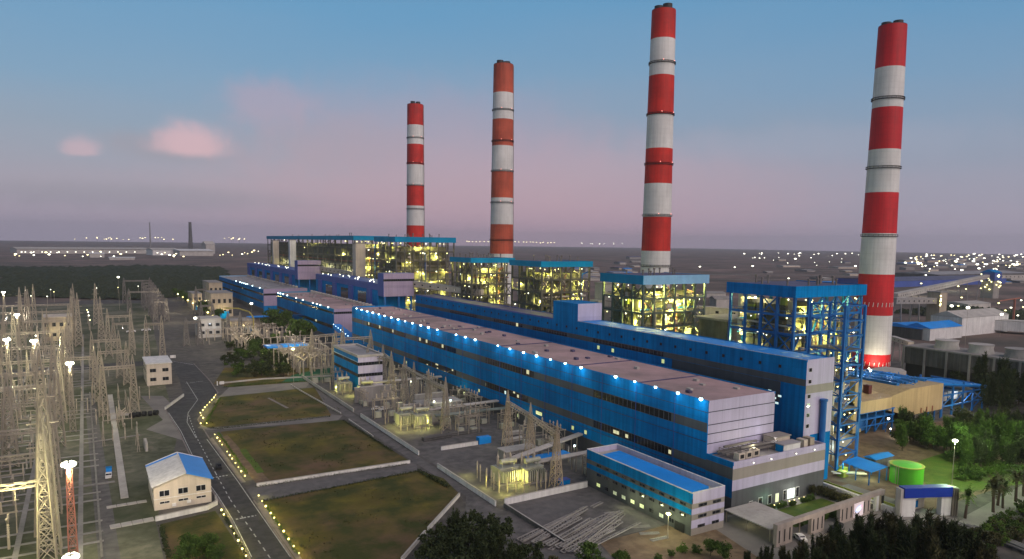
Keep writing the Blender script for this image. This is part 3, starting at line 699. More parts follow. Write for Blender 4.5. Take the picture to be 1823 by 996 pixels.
chimney((385, 673.8), 'brick red and white chimney, paler red than the others, second from the far end', 896, 893, 116, 452,
        [(116,'r'),(167,'w'),(214,'r'),(261,'w'),(307,'r'),(353,'w'),(400,'r'),(452,'w')], [198, 253, 306, 362, 428], 10.4, 13.2, [(-3, 2, 3.6, 4.5), (3.8, -1, 3.4, 3.6), (0, -4, 2.6, 2.5)], CHRED2)
chimney((385, 428.1), 'tallest red and white chimney behind the boiler with a grey blue roof', 1182, 1166, 20, 490,
        [(20,'r'),(72,'w'),(137,'r'),(206,'w'),(266,'r'),(328,'w'),(387,'r'),(447,'w')], [115, 206, 294, 385, 474], 9.1, 12.2, [(-2.6, 2.6, 3.5, 3.6), (2.6, -1.2, 3.6, 5.2)], CHRED)
chimney((420, 264.5), 'nearest and thickest red and white chimney beside the tan ductwork', 1586, 1553, 48, 640,
        [(48,'r'),(123,'w'),(194,'r'),(268,'w'),(344,'r'),(416,'w'),(488,'r'),(560,'w'),(628,'r')], [179, 301, 421], 7.9, 11.0, [(-2.4, 2.6, 2.8, 2.4), (2.8, -1.6, 2.8, 3.4)], CHRED3, marks=(541, 645), beacons=False)
for p in ((408.5, 257, 6), (412, 252.5, 6)):
    spot((p[0]-3, p[1]-5, 3), (420, 264.5, 22), 6000, (1, .86, .62), 110, .4)
lamp((300, 205, 26), 3500, (1, .9, .65), .5)

# ------------------------------------------------------------------ boilers
def boiler(label, X0, X1, Y0, Y1, ZT, fh, fasc_side, fasc_end, steel, seed, lamps=34, floors=7, nx=4, ny=4, lightW=1900, z0=0.0, lcol=(.97, .93, .24), casing=CASING, bulb=BULBY, closed=0.0):
    rr = random.Random(seed)
    t = thing('boiler_house', label, 'boiler house', (X0, Y0, 0))
    zf = ZT-fh
    M().box(X0-1.2, X1+1.2, Y0-1.0, Y1+1.0, zf+.05, ZT-.3).build('roof_slab', ROOFNAVY, t)
    M().box(X0-1.5, X0-1.2, Y0-1.3, Y1+1.3, zf, ZT).build('fascia', fasc_side, t)
    M().box(X0-1.2, X1+1.5, Y0-1.3, Y0-1.0, zf, ZT).build('fascia', fasc_end, t)
    M().box(X1+1.2, X1+1.5, Y0-1.0, Y1+1.3, zf, ZT).build('fascia', fasc_end, t)
    xs = [X0+(X1-X0)*i/nx for i in range(nx+1)]; ys = [Y0+(Y1-Y0)*i/ny for i in range(ny+1)]
    cw = .95
    for i, x in enumerate(xs):
        for j, y in enumerate(ys):
            if 0 < i < nx and 0 < j < ny: continue
            mm = M(); mm.box(x-cw/2, x+cw/2, y-cw/2, y+cw/2, z0, zf); mm.build('column', steel, t)
    zs = [z0+(zf-z0)*k/floors for k in range(1, floors+1)]
    mm = M()
    for z in zs[:-1]:
        for y in (Y0, Y1): mm.box(X0, X1, y-.3, y+.3, z-.45, z+.45)
        for x in (X0, X1): mm.box(x-.3, x+.3, Y0, Y1, z-.45, z+.45)
    mm.build('floor_beams', steel, t)
    mm = M()
    def xb(p0, p1, q0, q1): mm.bar(p0, q1, .42); mm.bar(p1, q0, .42)
    zz = [z0]+zs
    for k in range(floors):
        a, b = zz[k], zz[k+1]
        for i in range(nx):
            if rr.random() < .26: xb((xs[i], Y0, a), (xs[i+1], Y0, a), (xs[i], Y0, b), (xs[i+1], Y0, b))
        for j in range(ny):
            if rr.random() < .26: xb((X0, ys[j], a), (X0, ys[j+1], a), (X0, ys[j], b), (X0, ys[j+1], b))
    mm.build('bracing', steel, t)
    mm = M()
    for k in range(90):
        x = rr.uniform(X0+.5, X1-6); z = rr.uniform(z0+2, zf-3); y = Y0+rr.uniform(-.2, 3.4); L = rr.uniform(2.5, 9)
        mm.bar((x, y, z), (x+L, y, z+rr.choice([0, 0, 0, rr.uniform(-3, 3)])), rr.uniform(.14, .34))
        y2 = rr.uniform(Y0+.5, Y1-6); x2 = X0+rr.uniform(-.2, 3.4); mm.bar((x2, y2, z), (x2, y2+L, z+rr.choice([0, 0, rr.uniform(-3, 3)])), rr.uniform(.14, .34))
    for k in range(16):
        x = rr.uniform(X0+.5, X1-.5); za = rr.uniform(z0+2, zf-14); mm.bar((x, Y0+rr.uniform(0, 3), za), (x, Y0+rr.uniform(0, 3), za+rr.uniform(6, 13)), rr.uniform(.16, .34))
        y2 = rr.uniform(Y0+.5, Y1-.5); mm.bar((X0+rr.uniform(0, 3), y2, za), (X0+rr.uniform(0, 3), y2, za+rr.uniform(6, 13)), rr.uniform(.16, .34))
    mm.build('pipework_tangle', rr.choice([DIMSTEEL, steel]), t)['kind'] = 'stuff'
    # casing of the furnace and the ducts around it
    cx0, cx1 = X0+6.5, X0+(X1-X0)*.9; cy0, cy1 = Y0+5.0, Y1-4
    mm = M(); mm.box(cx0, cx1, cy0, cy1, z0+(zf-z0)*.22, zf-4); 
    mm.add([(cx0,cy0,z0+(zf-z0)*.22),(cx1,cy0,z0+(zf-z0)*.22),(cx1,cy1,z0+(zf-z0)*.22),(cx0,cy1,z0+(zf-z0)*.22),((cx0+cx1)/2-3,cy0+2,z0+4),((cx0+cx1)/2+3,cy0+2,z0+4),((cx0+cx1)/2+3,cy1-2,z0+4),((cx0+cx1)/2-3,cy1-2,z0+4)], [(0,1,5,4),(1,2,6,5),(2,3,7,6),(3,0,4,7),(4,5,6,7)])
    zr = z0+6
    while zr < zf-5:
        mm.box(cx0-.35, cx1+.35, cy0-.35, cy1+.35, zr, zr+.5) if zr > z0+(zf-z0)*.22 else None
        zr += 3.6
    mm.build('furnace_casing', casing, t)
    for k in range(4):
        ya = cy0+1+k*(cy1-cy0-2)/4; mm = M(); mm.box(X0+2.6, cx0-.5, ya, ya+(cy1-cy0-2)/4-1.0, z0+(zf-z0)*.40, z0+(zf-z0)*.94); mm.build('bunker', casing, t)
    for k in range(44):
        a = rr.uniform(X0+1, cx1-3); z1 = rr.uniform(z0+6, zf-5); mm = M(); ya = Y0+rr.uniform(.8, 2.4); mm.box(a, a+rr.uniform(.8, 4), ya, ya+rr.uniform(1, 2.2), z1, z1+rr.uniform(.6, 3.0)); mm.build('duct', rr.choice([CASING, PIPE, CASING2, TAN, CREAM, YELLOWGREEN]), t); mm = M(); yb_ = rr.uniform(Y0+1, cy1-3); xa_ = X0+rr.uniform(.6, 2.6); mm.box(xa_, xa_+1.5, yb_, yb_+rr.uniform(.8, 4), z1+2, z1+2+rr.uniform(.6, 3.0)); mm.build('duct', rr.choice([CASING, PIPE, CASING2, TAN, CREAM, YELLOWGREEN]), t)
    mm = M()
    for k, z in enumerate(zs[:-1]):
        zz_ = z+.5
        mm.box(X0+.4, X1-.4, Y0+.4, cy0-1.0, zz_-.12, zz_); mm.box(X0+.4, cx0-.8, cy0, Y1-.4, zz_-.12, zz_)
    mm.build('walkway_decks', DECK, t)
    mm = M()
    for z in zs[:-1]:
        zz_ = z+1.6
        mm.bar((X0, Y0-.1, zz_), (X1, Y0-.1, zz_), .12); mm.bar((X0-.1, Y0, zz_), (X0-.1, Y1, zz_), .12)
        n = int((X1-X0)/2.2)
        for i in range(n+1): x = X0+(X1-X0)*i/n; mm.bar((x, Y0-.1, z+.4), (x, Y0-.1, zz_), .09)
        n = int((Y1-Y0)/2.2)
        for i in range(n+1): y = Y0+(Y1-Y0)*i/n; mm.bar((X0-.1, y, z+.4), (X0-.1, y, zz_), .09)
    mm.build('handrails', STEEL if steel is not BSTEEL else BSTEEL, t)
    for k in range(18):
        mm = M(); r = rr.uniform(.2, .6)
        if k % 3 == 0:
            x = rr.uniform(X0+2, X1-2); y = rr.uniform(Y0+.9, cy0-1.2); za = rr.uniform(z0+1, z0+12); zb = rr.uniform(zf-14, zf-3); mm.rod((x, y, za), (x, y, zb), r, 10); mm.rod((x, y, zb), (x+rr.uniform(-6, 6), y+1, zb+1.5), r, 10)
        elif k % 3 == 1:
            z = rr.uniform(z0+6, zf-5); y = rr.uniform(Y0+.8, cy0-1); mm.rod((X0+1.5, y, z), (X1-2, y, z+rr.uniform(-1, 1)), r, 10)
        else:
            x = rr.uniform(X0+.9, cx0-1); z = rr.uniform(z0+6, zf-5); mm.rod((x, Y0+2, z), (x, Y1-2, z+rr.uniform(-1, 1)), r, 10)
        mm.build('pipe', rr.choice([PIPE, PIPE, CASING, BSTEEL, REDSTEEL]), t, True)
    for k in range(4):
        x = X0+4+k*(X1-X0-8)/3
        for f_ in range(floors-1):
            if (f_+k) % 2: M().bar((x-2, Y0+1.4, zs[f_]-(zs[0]-z0)+.5), (x+2, Y0+1.4, zs[f_]+.5), .9, .15).build('stair_flight', steel, t)
    for k in range(rr.randint(9, 15)):
        mm = M(); x = rr.uniform(X0+2, X1-2); y = rr.uniform(Y0+2, Y1-2); h = rr.uniform(1.6, 3.6); mm.cyl((x, y), .35, .35, ZT-.4, ZT+h*.75, 8); mm.cyl((x, y), .6, .6, ZT+h*.75, ZT+h, 8); mm.build('roof_exhaust', DIMSTEEL, t)
    for k in range(lamps):
        f_ = rr.randrange(floors); z = zz[f_+1]-rr.uniform(.9, 1.6)
        if rr.random() < .6: p = (rr.uniform(X0+1, X1-1), Y0+rr.uniform(-.2, 2.5), z)
        else: p = (X0+rr.uniform(-.2, 3), rr.uniform(Y0+1, Y1-1), z)
        mm = M(); mm.ball(p, rr.uniform(.18, .34)*max(1, (Y0/420)), 6, 4); mm.build('lamp', bulb if rr.random() < .6 else BULBW, t)
    for k in range(6):
        z = z0+(zf-z0)*(.18+.15*k)
        w = lightW*rr.uniform(.5, 1.3)*3.4
        lamp((rr.uniform(X0+4, (X0+X1)/2), Y0+2.2, z), w, lcol, .5, t)
        lamp((rr.uniform((X0+X1)/2, X1-4), Y0+2.4, z+3), w, lcol, .5, t)
        lamp((X0+2.2, rr.uniform(Y0+3, Y1-3), z+2), w*.8, lcol, .5, t)
    return t
b4 = boiler('nearest open steel boiler house with a bright blue roof fascia, beside the thickest chimney', 225, 265.5, 173.1, 204, 60.5, 4.3, BLUE, BLUE, BSTEEL, 11, 84, 8, 5, 4, 2200)
for zz_ in (32.5, 39.0, 45.5, 51.0):
    M().box(228.6, 229.0, 176.5, 202, zz_, zz_+3.6).build('wall_panel', CREAM, b4)
    lamp((226.6, 190, zz_+3.4), 420, (.95, .98, .5), .4, b4); lamp((226.6, 199, zz_+3.4), 420, (.95, .98, .5), .4, b4)
boiler('yellow lit open boiler house with a pale blue roof fascia below the tallest chimney', 228, 269, 261.4, 292.2, 60.4, 4.4, TEAL, PALEBLUE, GREENSTEEL2, 12, 92, 8, 6, 4, 2900)
boiler('teal roofed boiler house on the chimney side of the small tower bump', 228, 262.7, 351, 385, 64.6, 3.4, TEAL, TEAL, BOILSTEEL, 13, 70, 8, 5, 4, 2000)
boiler('teal roofed boiler house standing directly before the brick red chimney', 228, 260.5, 440, 471, 64.4, 3.4, TEAL, TEAL, BOILSTEEL, 14, 60, 8, 5, 4, 1700)
boiler('higher teal roofed boiler house in front of the most distant chimney', 228, 282.9, 581.2, 631, 79.0, 4.6, TEAL, TEAL, BOILSTEEL, 15, 84, 9, 7, 4, 3200)
boiler('farthest and longest boiler house with a continuous teal roof edge', 228, 262, 692, 1085, 80, 4.4, TEAL, TEAL, BOILSTEEL, 16, 84, 9, 4, 18, 4200)
for y in (720, 800, 860, 930, 1000): lamp((224, y, 45), 9000, (1, .97, .5), .6)
# pale silos standing in front of the farthest boiler house
for i, (px, y0, y1, w, lab) in enumerate(((639, 489, 434, 9.5, 'pale cream square silo tower nearest the middle bay end block'), (520, 471, 428, 7.5, 'white square silo tower above the farthest bay'), (490, 466, 429, 7.5, 'cream square silo tower, leftmost of the three pale ones'))):
    Yv = (620, 830, 905)[i]
    d = ray(px, y1); k = 220/d.x; top = CAM_H+d.z*k; Yv = d.y*k
    t = thing('silo_tower', lab, 'silo', (220, Yv, 0))
    M().box(220-w/2, 220+w/2, Yv-w/2, Yv+w/2, 0, top).build('shaft', CREAM if i != 1 else WHITE, t); M().box(220-w/2-.3, 220+w/2+.3, Yv-w/2-.3, Yv+w/2+.3, top, top+.8).build('cap', CONC, t)
# conveyor galleries between bays and boilers
def gallery(a, b, w, h, mt, label, legs=(), name='conveyor_gallery', leg_mt=None, win=True):
    a = Vector(a); b = Vector(b); t = thing(name, label, 'conveyor', ((a.x+b.x)/2, (a.y+b.y)/2, 0))
    mm = M(); mm.bar(a, b, w, h); mm.build('gallery', mt, t)
    mm = M(); mm.bar(a+Vector((0, 0, h/2+.15)), b+Vector((0, 0, h/2+.15)), w+.4, .3); mm.build('roof', CONCPALE, t)
    if win:
        d = (b-a); L = d.length; d.normalize(); n = d.cross(Vector((0, 0, 1))).normalized(); mm = M(); k = 4.0
        while k < L-4:
            for s in (-1, 1):
                c = a+d*k+n*(s*(w/2+.03)); mm.bar(c-d*.9, c+d*.9, .1, h*.3)
            k += 9
        mm.build('window_strip', WINDARK, t)
    for f in legs:
        c = a+(b-a)*f; mm = M(); n = (b-a).cross(Vector((0, 0, 1))).normalized()*w*.5
        mm.bar((c.x+n.x*1.5, c.y+n.y*1.5, 0), (c.x+n.x, c.y+n.y, c.z-h/2), .8); mm.bar((c.x-n.x*1.5, c.y-n.y*1.5, 0), (c.x-n.x, c.y-n.y, c.z-h/2), .8); mm.bar((c.x+n.x*1.2, c.y+n.y*1.2, c.z*.5), (c.x-n.x*1.2, c.y-n.y*1.2, c.z*.5), .5)
        mm.build('trestle', leg_mt or CONC, t)
    return t
gallery((212, 520, 43), (236, 440, 40), 4, 4, CREAM, 'cream gallery bridging from the end block to the teal roofed boiler', (.5,))
gallery((214, 768, 45), (226, 690, 42), 4, 4, CREAM, 'far cream gallery under the lamps of the longest boiler house', (.5,))
gallery((270, 330, 40), (330, 225, 37), 5, 4.5, CONCPALE, 'pale gallery passing between the two nearest boiler houses', (.2, .55, .9))
t = thing('junction_house', 'pale windowless junction house left of the yellow lit boiler', 'junction house', (250, 318, 0))
M().box(245, 255, 313, 322, 0, 53).box(241, 246, 314, 321, 0, 44).build('wall', CONCPALE, t); M().box(244.6, 255.4, 312.6, 322.4, 53, 53.8).build('roof', CONC, t)
t = thing('junction_house', 'pale junction house between the two nearest boiler houses', 'junction house', (258, 222, 0))
M().box(254, 261, 219, 226, 0, 56).build('wall', CONCPALE, t); M().box(253.6, 261.4, 218.6, 226.4, 56, 56.6).build('roof', CONC, t)
t = thing('dust_collector', 'grey dust collector block between the two nearest boiler houses', 'dust collector', (262, 235, 0))
M().box(254, 276, 232, 250, 14, 40).build('casing', CASING2, t); M().box(252, 278, 230, 252, 40, 41).build('roof', CONC, t)
mm = M()
for x in (255, 262, 269, 275): mm.bar((x, 231.6, 0), (x, 231.6, 40), .8)
mm.bar((254, 231.6, 27), (276, 231.6, 27), .8); mm.build('frame', CREAM, t)

# ------------------------------------------------------------------ precipitator, ductwork and blue steel by the nearest chimney
t = thing('precipitator', 'tan clad precipitator box on grey legs beside the nearest chimney', 'precipitator', (297, 168.4, 0))
M().box(297, 322.8, 168.4, 206, 4.2, 15.8).build('casing', ESPTAN, t)
mm = M(); mm.add([(297,168.4,4.2),(297,168.4,15.8),(288,172,12.4),(288,172,6.5),(297,206,4.2),(297,206,15.8),(288,203,12.4),(288,203,6.5)], [(0,3,2,1),(4,5,6,7),(1,2,6,5),(0,4,7,3),(3,7,6,2)]); mm.build('inlet_funnel', ESPTAN, t)
mm = M()
for i in range(5):
    x = 299.6+i*5.2
    for y in (170.5, 180, 190):
        mm.add([(x-2.4,y-2,4.2),(x+2.4,y-2,4.2),(x+2.4,y+2.4,4.2),(x-2.4,y+2.4,4.2),(x-.3,y-.2,1.2),(x+.3,y-.2,1.2),(x+.3,y+.4,1.2),(x-.3,y+.4,1.2)], [(0,4,5,1),(1,5,6,2),(2,6,7,3),(3,7,4,0),(4,7,6,5)])
mm.build('hoppers', DIMSTEEL, t)
for i in range(6):
    x = 297.4+i*5; mm = M(); mm.bar((x, 168.7, 0), (x, 168.7, 4.2), .5); mm.build('leg', BSTEEL if i > 2 else DIMSTEEL, t)
mm = M()
for i in range(3): mm.bar((306+i*4.4, 168.2, 4.4), (306+i*4.4, 168.2, 6.6), .35)
mm.build('rapper_rods', REDSTEEL, t)
mm = M(); rr = random.Random(8)
for i in range(60):
    x = rr.uniform(298, 321); y = rr.uniform(171, 204); a = rr.random()*3.14; L = rr.uniform(1, 4)
    mm.bar((x, y, 15.8+rr.uniform(.2, 2)), (x+L*math.cos(a), y+L*math.sin(a), 15.8+rr.uniform(.2, 2)), .35)
for x in (299, 306, 313, 320): mm.box(x-1, x+1, 175, 203, 15.8, 16.9)
mm.build('roof_gear', BSTEEL, t)
mm = M()
for x, y in ((302, 200), (305, 192), (311, 203)):
    M().bar((x, y, 15.8), (x, y, 19), .15).build('lamp_pole', DIMSTEEL, t); M().ball((x, y, 19.2), .5, 8, 6).build('flood_lamp', BULBC, t)
lamp((303, 196, 20), 1700, (.75, .9, 1), .4, t); lamp((311, 186, 19.5), 900, (.75, .9, 1), .4, t)
t = thing('inlet_ductwork', 'tan stepped ductwork with dark maroon hatches left of the precipitator', 'ductwork', (258, 168.4, 0))
mm = M(); mm.prism([(258.5,168.4),(284,168.4),(287.4,172.2),(287.4,200),(258.5,200)], 8.8, 13.6); mm.build('lower_duct', ESPTAN, t)
mm = M(); mm.add([(260,176,13.6),(287,176,13.6),(287,204,13.6),(260,204,13.6),(262,190,23.5),(276,194,20),(276,204,20),(262,204,23.5)], [(0,1,5,4),(1,2,6,5),(2,3,7,6),(3,0,4,7),(4,5,6,7)]); mm.build('sloping_duct', ESPTAN, t)
mm = M(); mm.box(258.5, 260.4, 168.5, 171, 2.4, 22); mm.box(258.5, 264, 168.5, 171, 1.2, 2.6); mm.build('downcomer', ESPTAN, t)
for x in (268.0, 279.5): mm = M(); mm.box(x-1.1, x+1.1, 175.4, 178, 14, 17.6); mm.build('hatch', RUSTBAND, t)
mm = M()
for x in (262, 268, 274, 280, 286):
    for y in (169, 182, 195): mm.bar((x, y, 0), (x, y, 8.8), .5)
for z in (3, 6, 8.6):
    mm.bar((262, 168.9, z), (287, 168.9, z), .45)
for x in (262, 268, 274, 280): mm.bar((x, 168.9, 0), (x+6, 168.9, 6), .3)
mm.box(266, 286, 170, 180, 5.0, 6.0); mm.box(262, 270, 169.6, 176, 1.2, 5.5)
mm.build('blue_support_frame', BSTEEL, t)
M().ball((277.5, 165.5, 5.8), .5, 8, 6).build('flood_lamp', BULBW, t); M().ball((274.5, 162.5, 2.6), .36, 8, 6).build('flood_lamp', BULBW, t); M().bar((277.5, 166.5, 0), (277.5, 166, 5.6), .2).build('lamp_pole', BSTEEL, t); M().bar((274.5, 162.5, 0), (274.5, 162.5, 2.4), .15).build('lamp_pole', BSTEEL, t)
lamp((276.5, 161.0, 5.0), 420, (.8, .95, 1), .3, t); lamp((272, 160, 3), 500, (1, 1, .9), .3, t)
lamp((280, 150, 20), 4200, (1, .86, .55), .6); lamp((306, 145, 18), 5000, (1, .86, .55), .6)
# blue pipe rack tower right of the bay's white end
t = thing('pipe_rack_tower', 'slender blue steel lattice tower full of pipes beside the white bay end', 'pipe rack', (214, 145, 0))
for x in (211.5, 222):
    for y in (143, 156): mm = M(); mm.box(x-.4, x+.4, y-.4, y+.4, 0, 56); mm.build('column', BSTEEL, t)
mm = M()
for z in range(6, 57, 5):
    for y in (143, 156): mm.bar((211.5, y, z), (222, y, z), .4)
    for x in (211.5, 222): mm.bar((x, 143, z), (x, 156, z), .4)
    mm.bar((211.5, 143, z-5), (222, 143, z), .25); mm.bar((211.5, 143, z-5), (211.5, 156, z), .25)
mm.build('bracing', BSTEEL, t)
mm = M(); rr = random.Random(4)
for k in range(7): x = 212.5+k*1.4; mm.rod((x, 147+rr.random()*5, 2), (x, 147+rr.random()*5, rr.uniform(25, 50)), .35, 8)
mm.build('riser_pipes', PIPE, t, True)
mm = M()
for z in (11, 16, 21, 31, 41): mm.box(212, 221.6, 143.4, 155.6, z, z+.25)
mm.build('decks', DECK, t)
mm = M(); 
for k in range(14): mm.ball((rr.uniform(212, 221), 143.2+rr.random()*3, 5+rr.randrange(7)*5-.8), .22, 6, 4)
mm.build('lamps', BULBY, t)
lamp((217, 145, 14), 900, (1, .95, .6), .4, t); lamp((217, 145, 26), 900, (1, .95, .6), .4, t); lamp((216, 146, 7), 700, (.7, .9, 1), .4, t)
t = thing('blue_pipe_column', 'fat bright blue vertical pipe at the far corner of the low wing', 'pipe', (197.5, 140, 0))
mm = M(); mm.rod((198, 139.5, 0), (198, 139.5, 27), .95, 14); mm.rod((198, 139.5, 26), (203, 150, 27.5), .8, 12); mm.build('riser', BSTEEL, t, True); M().cyl((198, 139.5), 1.25, 1.25, 26.6, 27.2, 14).build('flange', BSTEEL, t)
t = thing('transfer_pipe_bridge', 'blue and white pipe bridge reaching from the bay to the tan ductwork', 'pipe bridge', (208, 150, 0))
mm = M()
for z in (14, 20): mm.bar((203, 146, z), (258, 172, z), 2.0, .5)
for k in range(9):
    f = k/8; mm.bar((203+55*f, 146+26*f, 0), (203+55*f, 146+26*f, 20), .4)
mm.build('frame', BSTEEL, t)
mm = M()
for o in (-.6, 0, .6): mm.rod((203+o, 146-o, 14.7), (258+o, 172-o, 14.7), .28, 8); mm.rod((203+o, 146-o, 20.7), (258+o, 172-o, 20.7), .28, 8)
mm.build('pipe', PIPE, t, True)
# blue framed fan house and white roof behind
t = thing('fan_house', 'bright blue open steel frame holding white fan casings right of the precipitator', 'fan house', (336, 170, 0))
mm = M()
for x in (325.5, 334, 343, 352, 361, 367):
    for y in (170, 190): mm.box(x-.35, x+.35, y-.35, y+.35, 0, 14.4 if x < 350 else 10.4)
for z in (4.5, 9.5): 
    for y in (170, 190): mm.box(325.5, 367, y-.3, y+.3, z-.3, z+.3)
for y in (170, 190): mm.bar((325.5, y, 14.6), (367, y, 9.6), .7)
for x in (325.5, 334, 343, 352): mm.bar((x, 170, 4.5), (x+9, 170, 9.5), .35); mm.bar((x, 170, 13), (x, 190, 13), .5)
mm.bar((352, 170, 1), (367, 170, 9), .4); mm.bar((367, 170, 1), (352, 170, 9), .4)
mm.build('frame', BSTEEL, t)
mm = M(); mm.add([(325,169.5,14.9),(367.5,169.5,9.9),(367.5,190.5,9.9),(325,190.5,14.9),(325,169.5,15.3),(367.5,169.5,10.3),(367.5,190.5,10.3),(325,190.5,15.3)], [(3,2,1,0),(4,5,6,7),(0,1,5,4),(1,2,6,5),(2,3,7,6),(3,0,4,7)]); mm.build('roof', ROOFBLUE, t)
mm = M(); mm.cyl((338, 178), 3.2, 3.2, 5, 9, 18); mm.cyl((348, 178), 3.0, 3.0, 5, 8.6, 18); mm.cyl((357, 178), 2.6, 2.6, 4.6, 8, 18); mm.build('fan_casing', CONCPALE, t, True)
mm = M(); mm.box(336, 362, 184, 189, 1, 7); mm.build('blue_cladding', BLUE, t)
lamp((345, 172, 8.2), 1500, (.85, .95, 1), .4, t); lamp((332, 166, 5), 600, (1, .9, .6), .4, t)
t = thing('outlet_duct', 'long pale roofed duct behind the precipitator leading to the chimney', 'ductwork', (330, 212, 0))
mm = M(); mm.prism([(300, 212), (362, 208), (368, 214), (366, 222), (300, 222)], 6.5, 11.6); mm.build('duct', CONCPALE, t)
mm = M()
for x in range(304, 366, 9): mm.bar((x, 213, 0), (x, 213, 6.5), .7)
mm.build('legs', BSTEEL, t)
M().ball((334, 211, 14.6), .6, 8, 6).build('flood_lamp', BULBW, t); M().bar((334, 212, 11), (334, 211.2, 14.4), .2).build('lamp_pole', DIMSTEEL, t); lamp((334, 209, 18.6), 1200, (.8, 1, .85), .4, t)
# red banded duct into the stack
# ------------------------------------------------------------------ induced draught cooling cells, sheds and conveyors to the right
t = thing('cooling_tower', 'long dark concrete cooling tower block with fan stacks along its top', 'cooling tower', (400, 232, 0))
M().box(400, 421, 60, 232, 9.6, 18.9).build('louvre_wall', DARKCONC, t); M().box(399.6, 421.4, 59.6, 232.4, 18.9, 19.7).build('deck', CONC, t)
mm = M()
for y in range(64, 233, 12): mm.box(399.2, 400.2, y-.5, y+.5, 0, 19.2)
mm.build('ribs', CONC, t)
M().box(401.5, 420, 60.5, 231.5, 0, 9.6).build('open_base_shade', BLACK, t); M().box(396, 401, 58, 233, 0, 1.6).build('basin_wall', CONC, t)  # black box stands in for shade in the open base
mm = M()
for y in range(66, 230, 3): mm.box(399.75, 400.05, y, y+1.4, 10.2, 18.5)
mm.build('louvres', DARKCONC, t)
for i, y in enumerate(range(70, 232, 18)):
    mm = M(); mm.lathe((410.5, y, 19.7), [(6.4, 0), (5.6, 2.6), (6.0, 4.6), (6.2, 4.7), (5.4, 4.7)], 22); mm.build('fan_stack', CONCPALE if i % 3 else CONC, t, True)
lamp((392, 190, 10), 700, (1, .95, .8), .5)
def shed(x0, x1, y0, y1, h, rise, wallm, roofm, label, cat='shed', along='x', base=0.0, name='shed'):
    t = thing(name, label, cat, ((x0+x1)/2, (y0+y1)/2, 0))
    M().box(x0, x1, y0, y1, base, h).build('wall', wallm, t); o = .5
    mm = M()
    if along == 'x':
        ym = (y0+y1)/2
        mm.add([(x0-o,y0-o,h),(x1+o,y0-o,h),(x1+o,ym,h+rise),(x0-o,ym,h+rise),(x1+o,y1+o,h),(x0-o,y1+o,h)], [(0,1,2,3),(3,2,4,5),(0,3,5),(1,4,2),(0,5,4,1)])
    else:
        xm = (x0+x1)/2
        mm.add([(x0-o,y0-o,h),(x0-o,y1+o,h),(xm,y1+o,h+rise),(xm,y0-o,h+rise),(x1+o,y1+o,h),(x1+o,y0-o,h)], [(3,2,1,0),(5,4,2,3),(0,5,3),(1,2,4),(1,4,5,0)])
    mm.build('roof', roofm, t)
    return t
def px_shed(pts, h, rise, wallm, roofm, label, along='x', cat='shed'):
    q = PL(pts); xs = [p.x for p in q]; ys = [p.y for p in q]
    return shed(min(xs), max(xs), min(ys), max(ys), h, rise, wallm, roofm, label, cat, along)
px_shed([(1588,592),(1640,606)], 9, 3, DARKCONC, ROOFBLUE, 'low blue roofed shed just right of the nearest chimney')
px_shed([(1627,604),(1668,606),(1665,596)], 10, 4, WHITE, ROOFBLUE, 'blue roofed white walled shed above the cooling tower')
px_shed([(1700,598),(1742,596),(1738,585)], 16, 5, WHITE, CONCPALE, 'white gabled shed at the head of the long low conveyor')
a, b = P(1745, 590), P(1900, 600)
gallery((a.x, a.y, 7), (b.x, b.y, 7), 16, 9, WHITE, 'long white conveyor shed running off from the gabled shed', (), 'conveyor_shed', None, False)
px_shed([(1670,500),(1745,492)], 14, 5, DARKCONC, ROOFGREY, 'large dark storage shed beyond the coal conveyors')
px_shed([(1590,512),(1700,506),(1690,500)], 12, 4, BLUE2, ROOFNAVY, 'wide dark blue storage shed beyond the coal conveyors')
px_shed([(1672,548),(1726,552),(1720,546)], 7, 2, CONCPALE, CONCPALE, 'pale flat roofed shed under the conveyor bridge')
t = thing('transfer_tower', 'tall coal transfer tower with a dark blue cap and yellow lamps', 'transfer tower', P(1760, 530))
c = P(1761, 531); tz = zof(1761, 480, c)
M().box(c.x-9, c.x+9, c.y-9, c.y+9, 0, tz*.62).build('wall', CONC, t); M().box(c.x-10.5, c.x+10.5, c.y-10.5, c.y+10.5, tz*.62, tz*.9).build('upper_wall', BLUE2, t)
mm = M(); mm.add([(c.x-11,c.y-11,tz*.9),(c.x+11,c.y-11,tz*.9),(c.x+11,c.y+11,tz*.9),(c.x-11,c.y+11,tz*.9),(c.x-11,c.y,tz),(c.x+11,c.y,tz)], [(0,1,5,4),(2,3,4,5),(3,0,4),(1,2,5),(0,3,2,1)]); mm.build('roof', BLUE, t)
mm = M(); rr = random.Random(2)
for k in range(16): mm.ball((c.x-11.2+rr.uniform(-.3, .3), c.y+rr.uniform(-9, 9), rr.uniform(tz*.3, tz*.85)), .9, 6, 4)
for k in range(10): mm.ball((c.x+rr.uniform(-9, 9), c.y-11.2, rr.uniform(tz*.3, tz*.85)), .9, 6, 4)
mm.build('lamps', BULBY, t)
TT = (c, tz)
def P_at(px, py, X=None, Y=None):
    d = ray(px, py); t_ = X/d.x if X is not None else Y/d.y
    return Vector((d.x*t_, d.y*t_, CAM_H+d.z*t_))
a = P_at(1592, 528, X=640); b = Vector((c.x-10, c.y, 34))
gallery(a, b, 6, 5, CONCPALE, 'long pale conveyor bridge climbing towards the coal transfer tower', (.15, .4, .65, .9))
a = P_at(1590, 536, X=600); b = P_at(1668, 536, X=680)
gallery(a, b, 6, 5, CONC, 'lower grey conveyor bridge on tall piers behind the nearest chimney', (.1, .5, .95))
t = thing('junction_house', 'small yellow lit junction house at the end of the lower conveyor bridge', 'junction house', b)
M().box(b.x-6, b.x+6, b.y-6, b.y+6, 0, b.z+8).build('wall', TAN, t); M().box(b.x-6.5, b.x+6.5, b.y-6.5, b.y+6.5, b.z+8, b.z+9).build('roof', CONC, t)
mm = M()
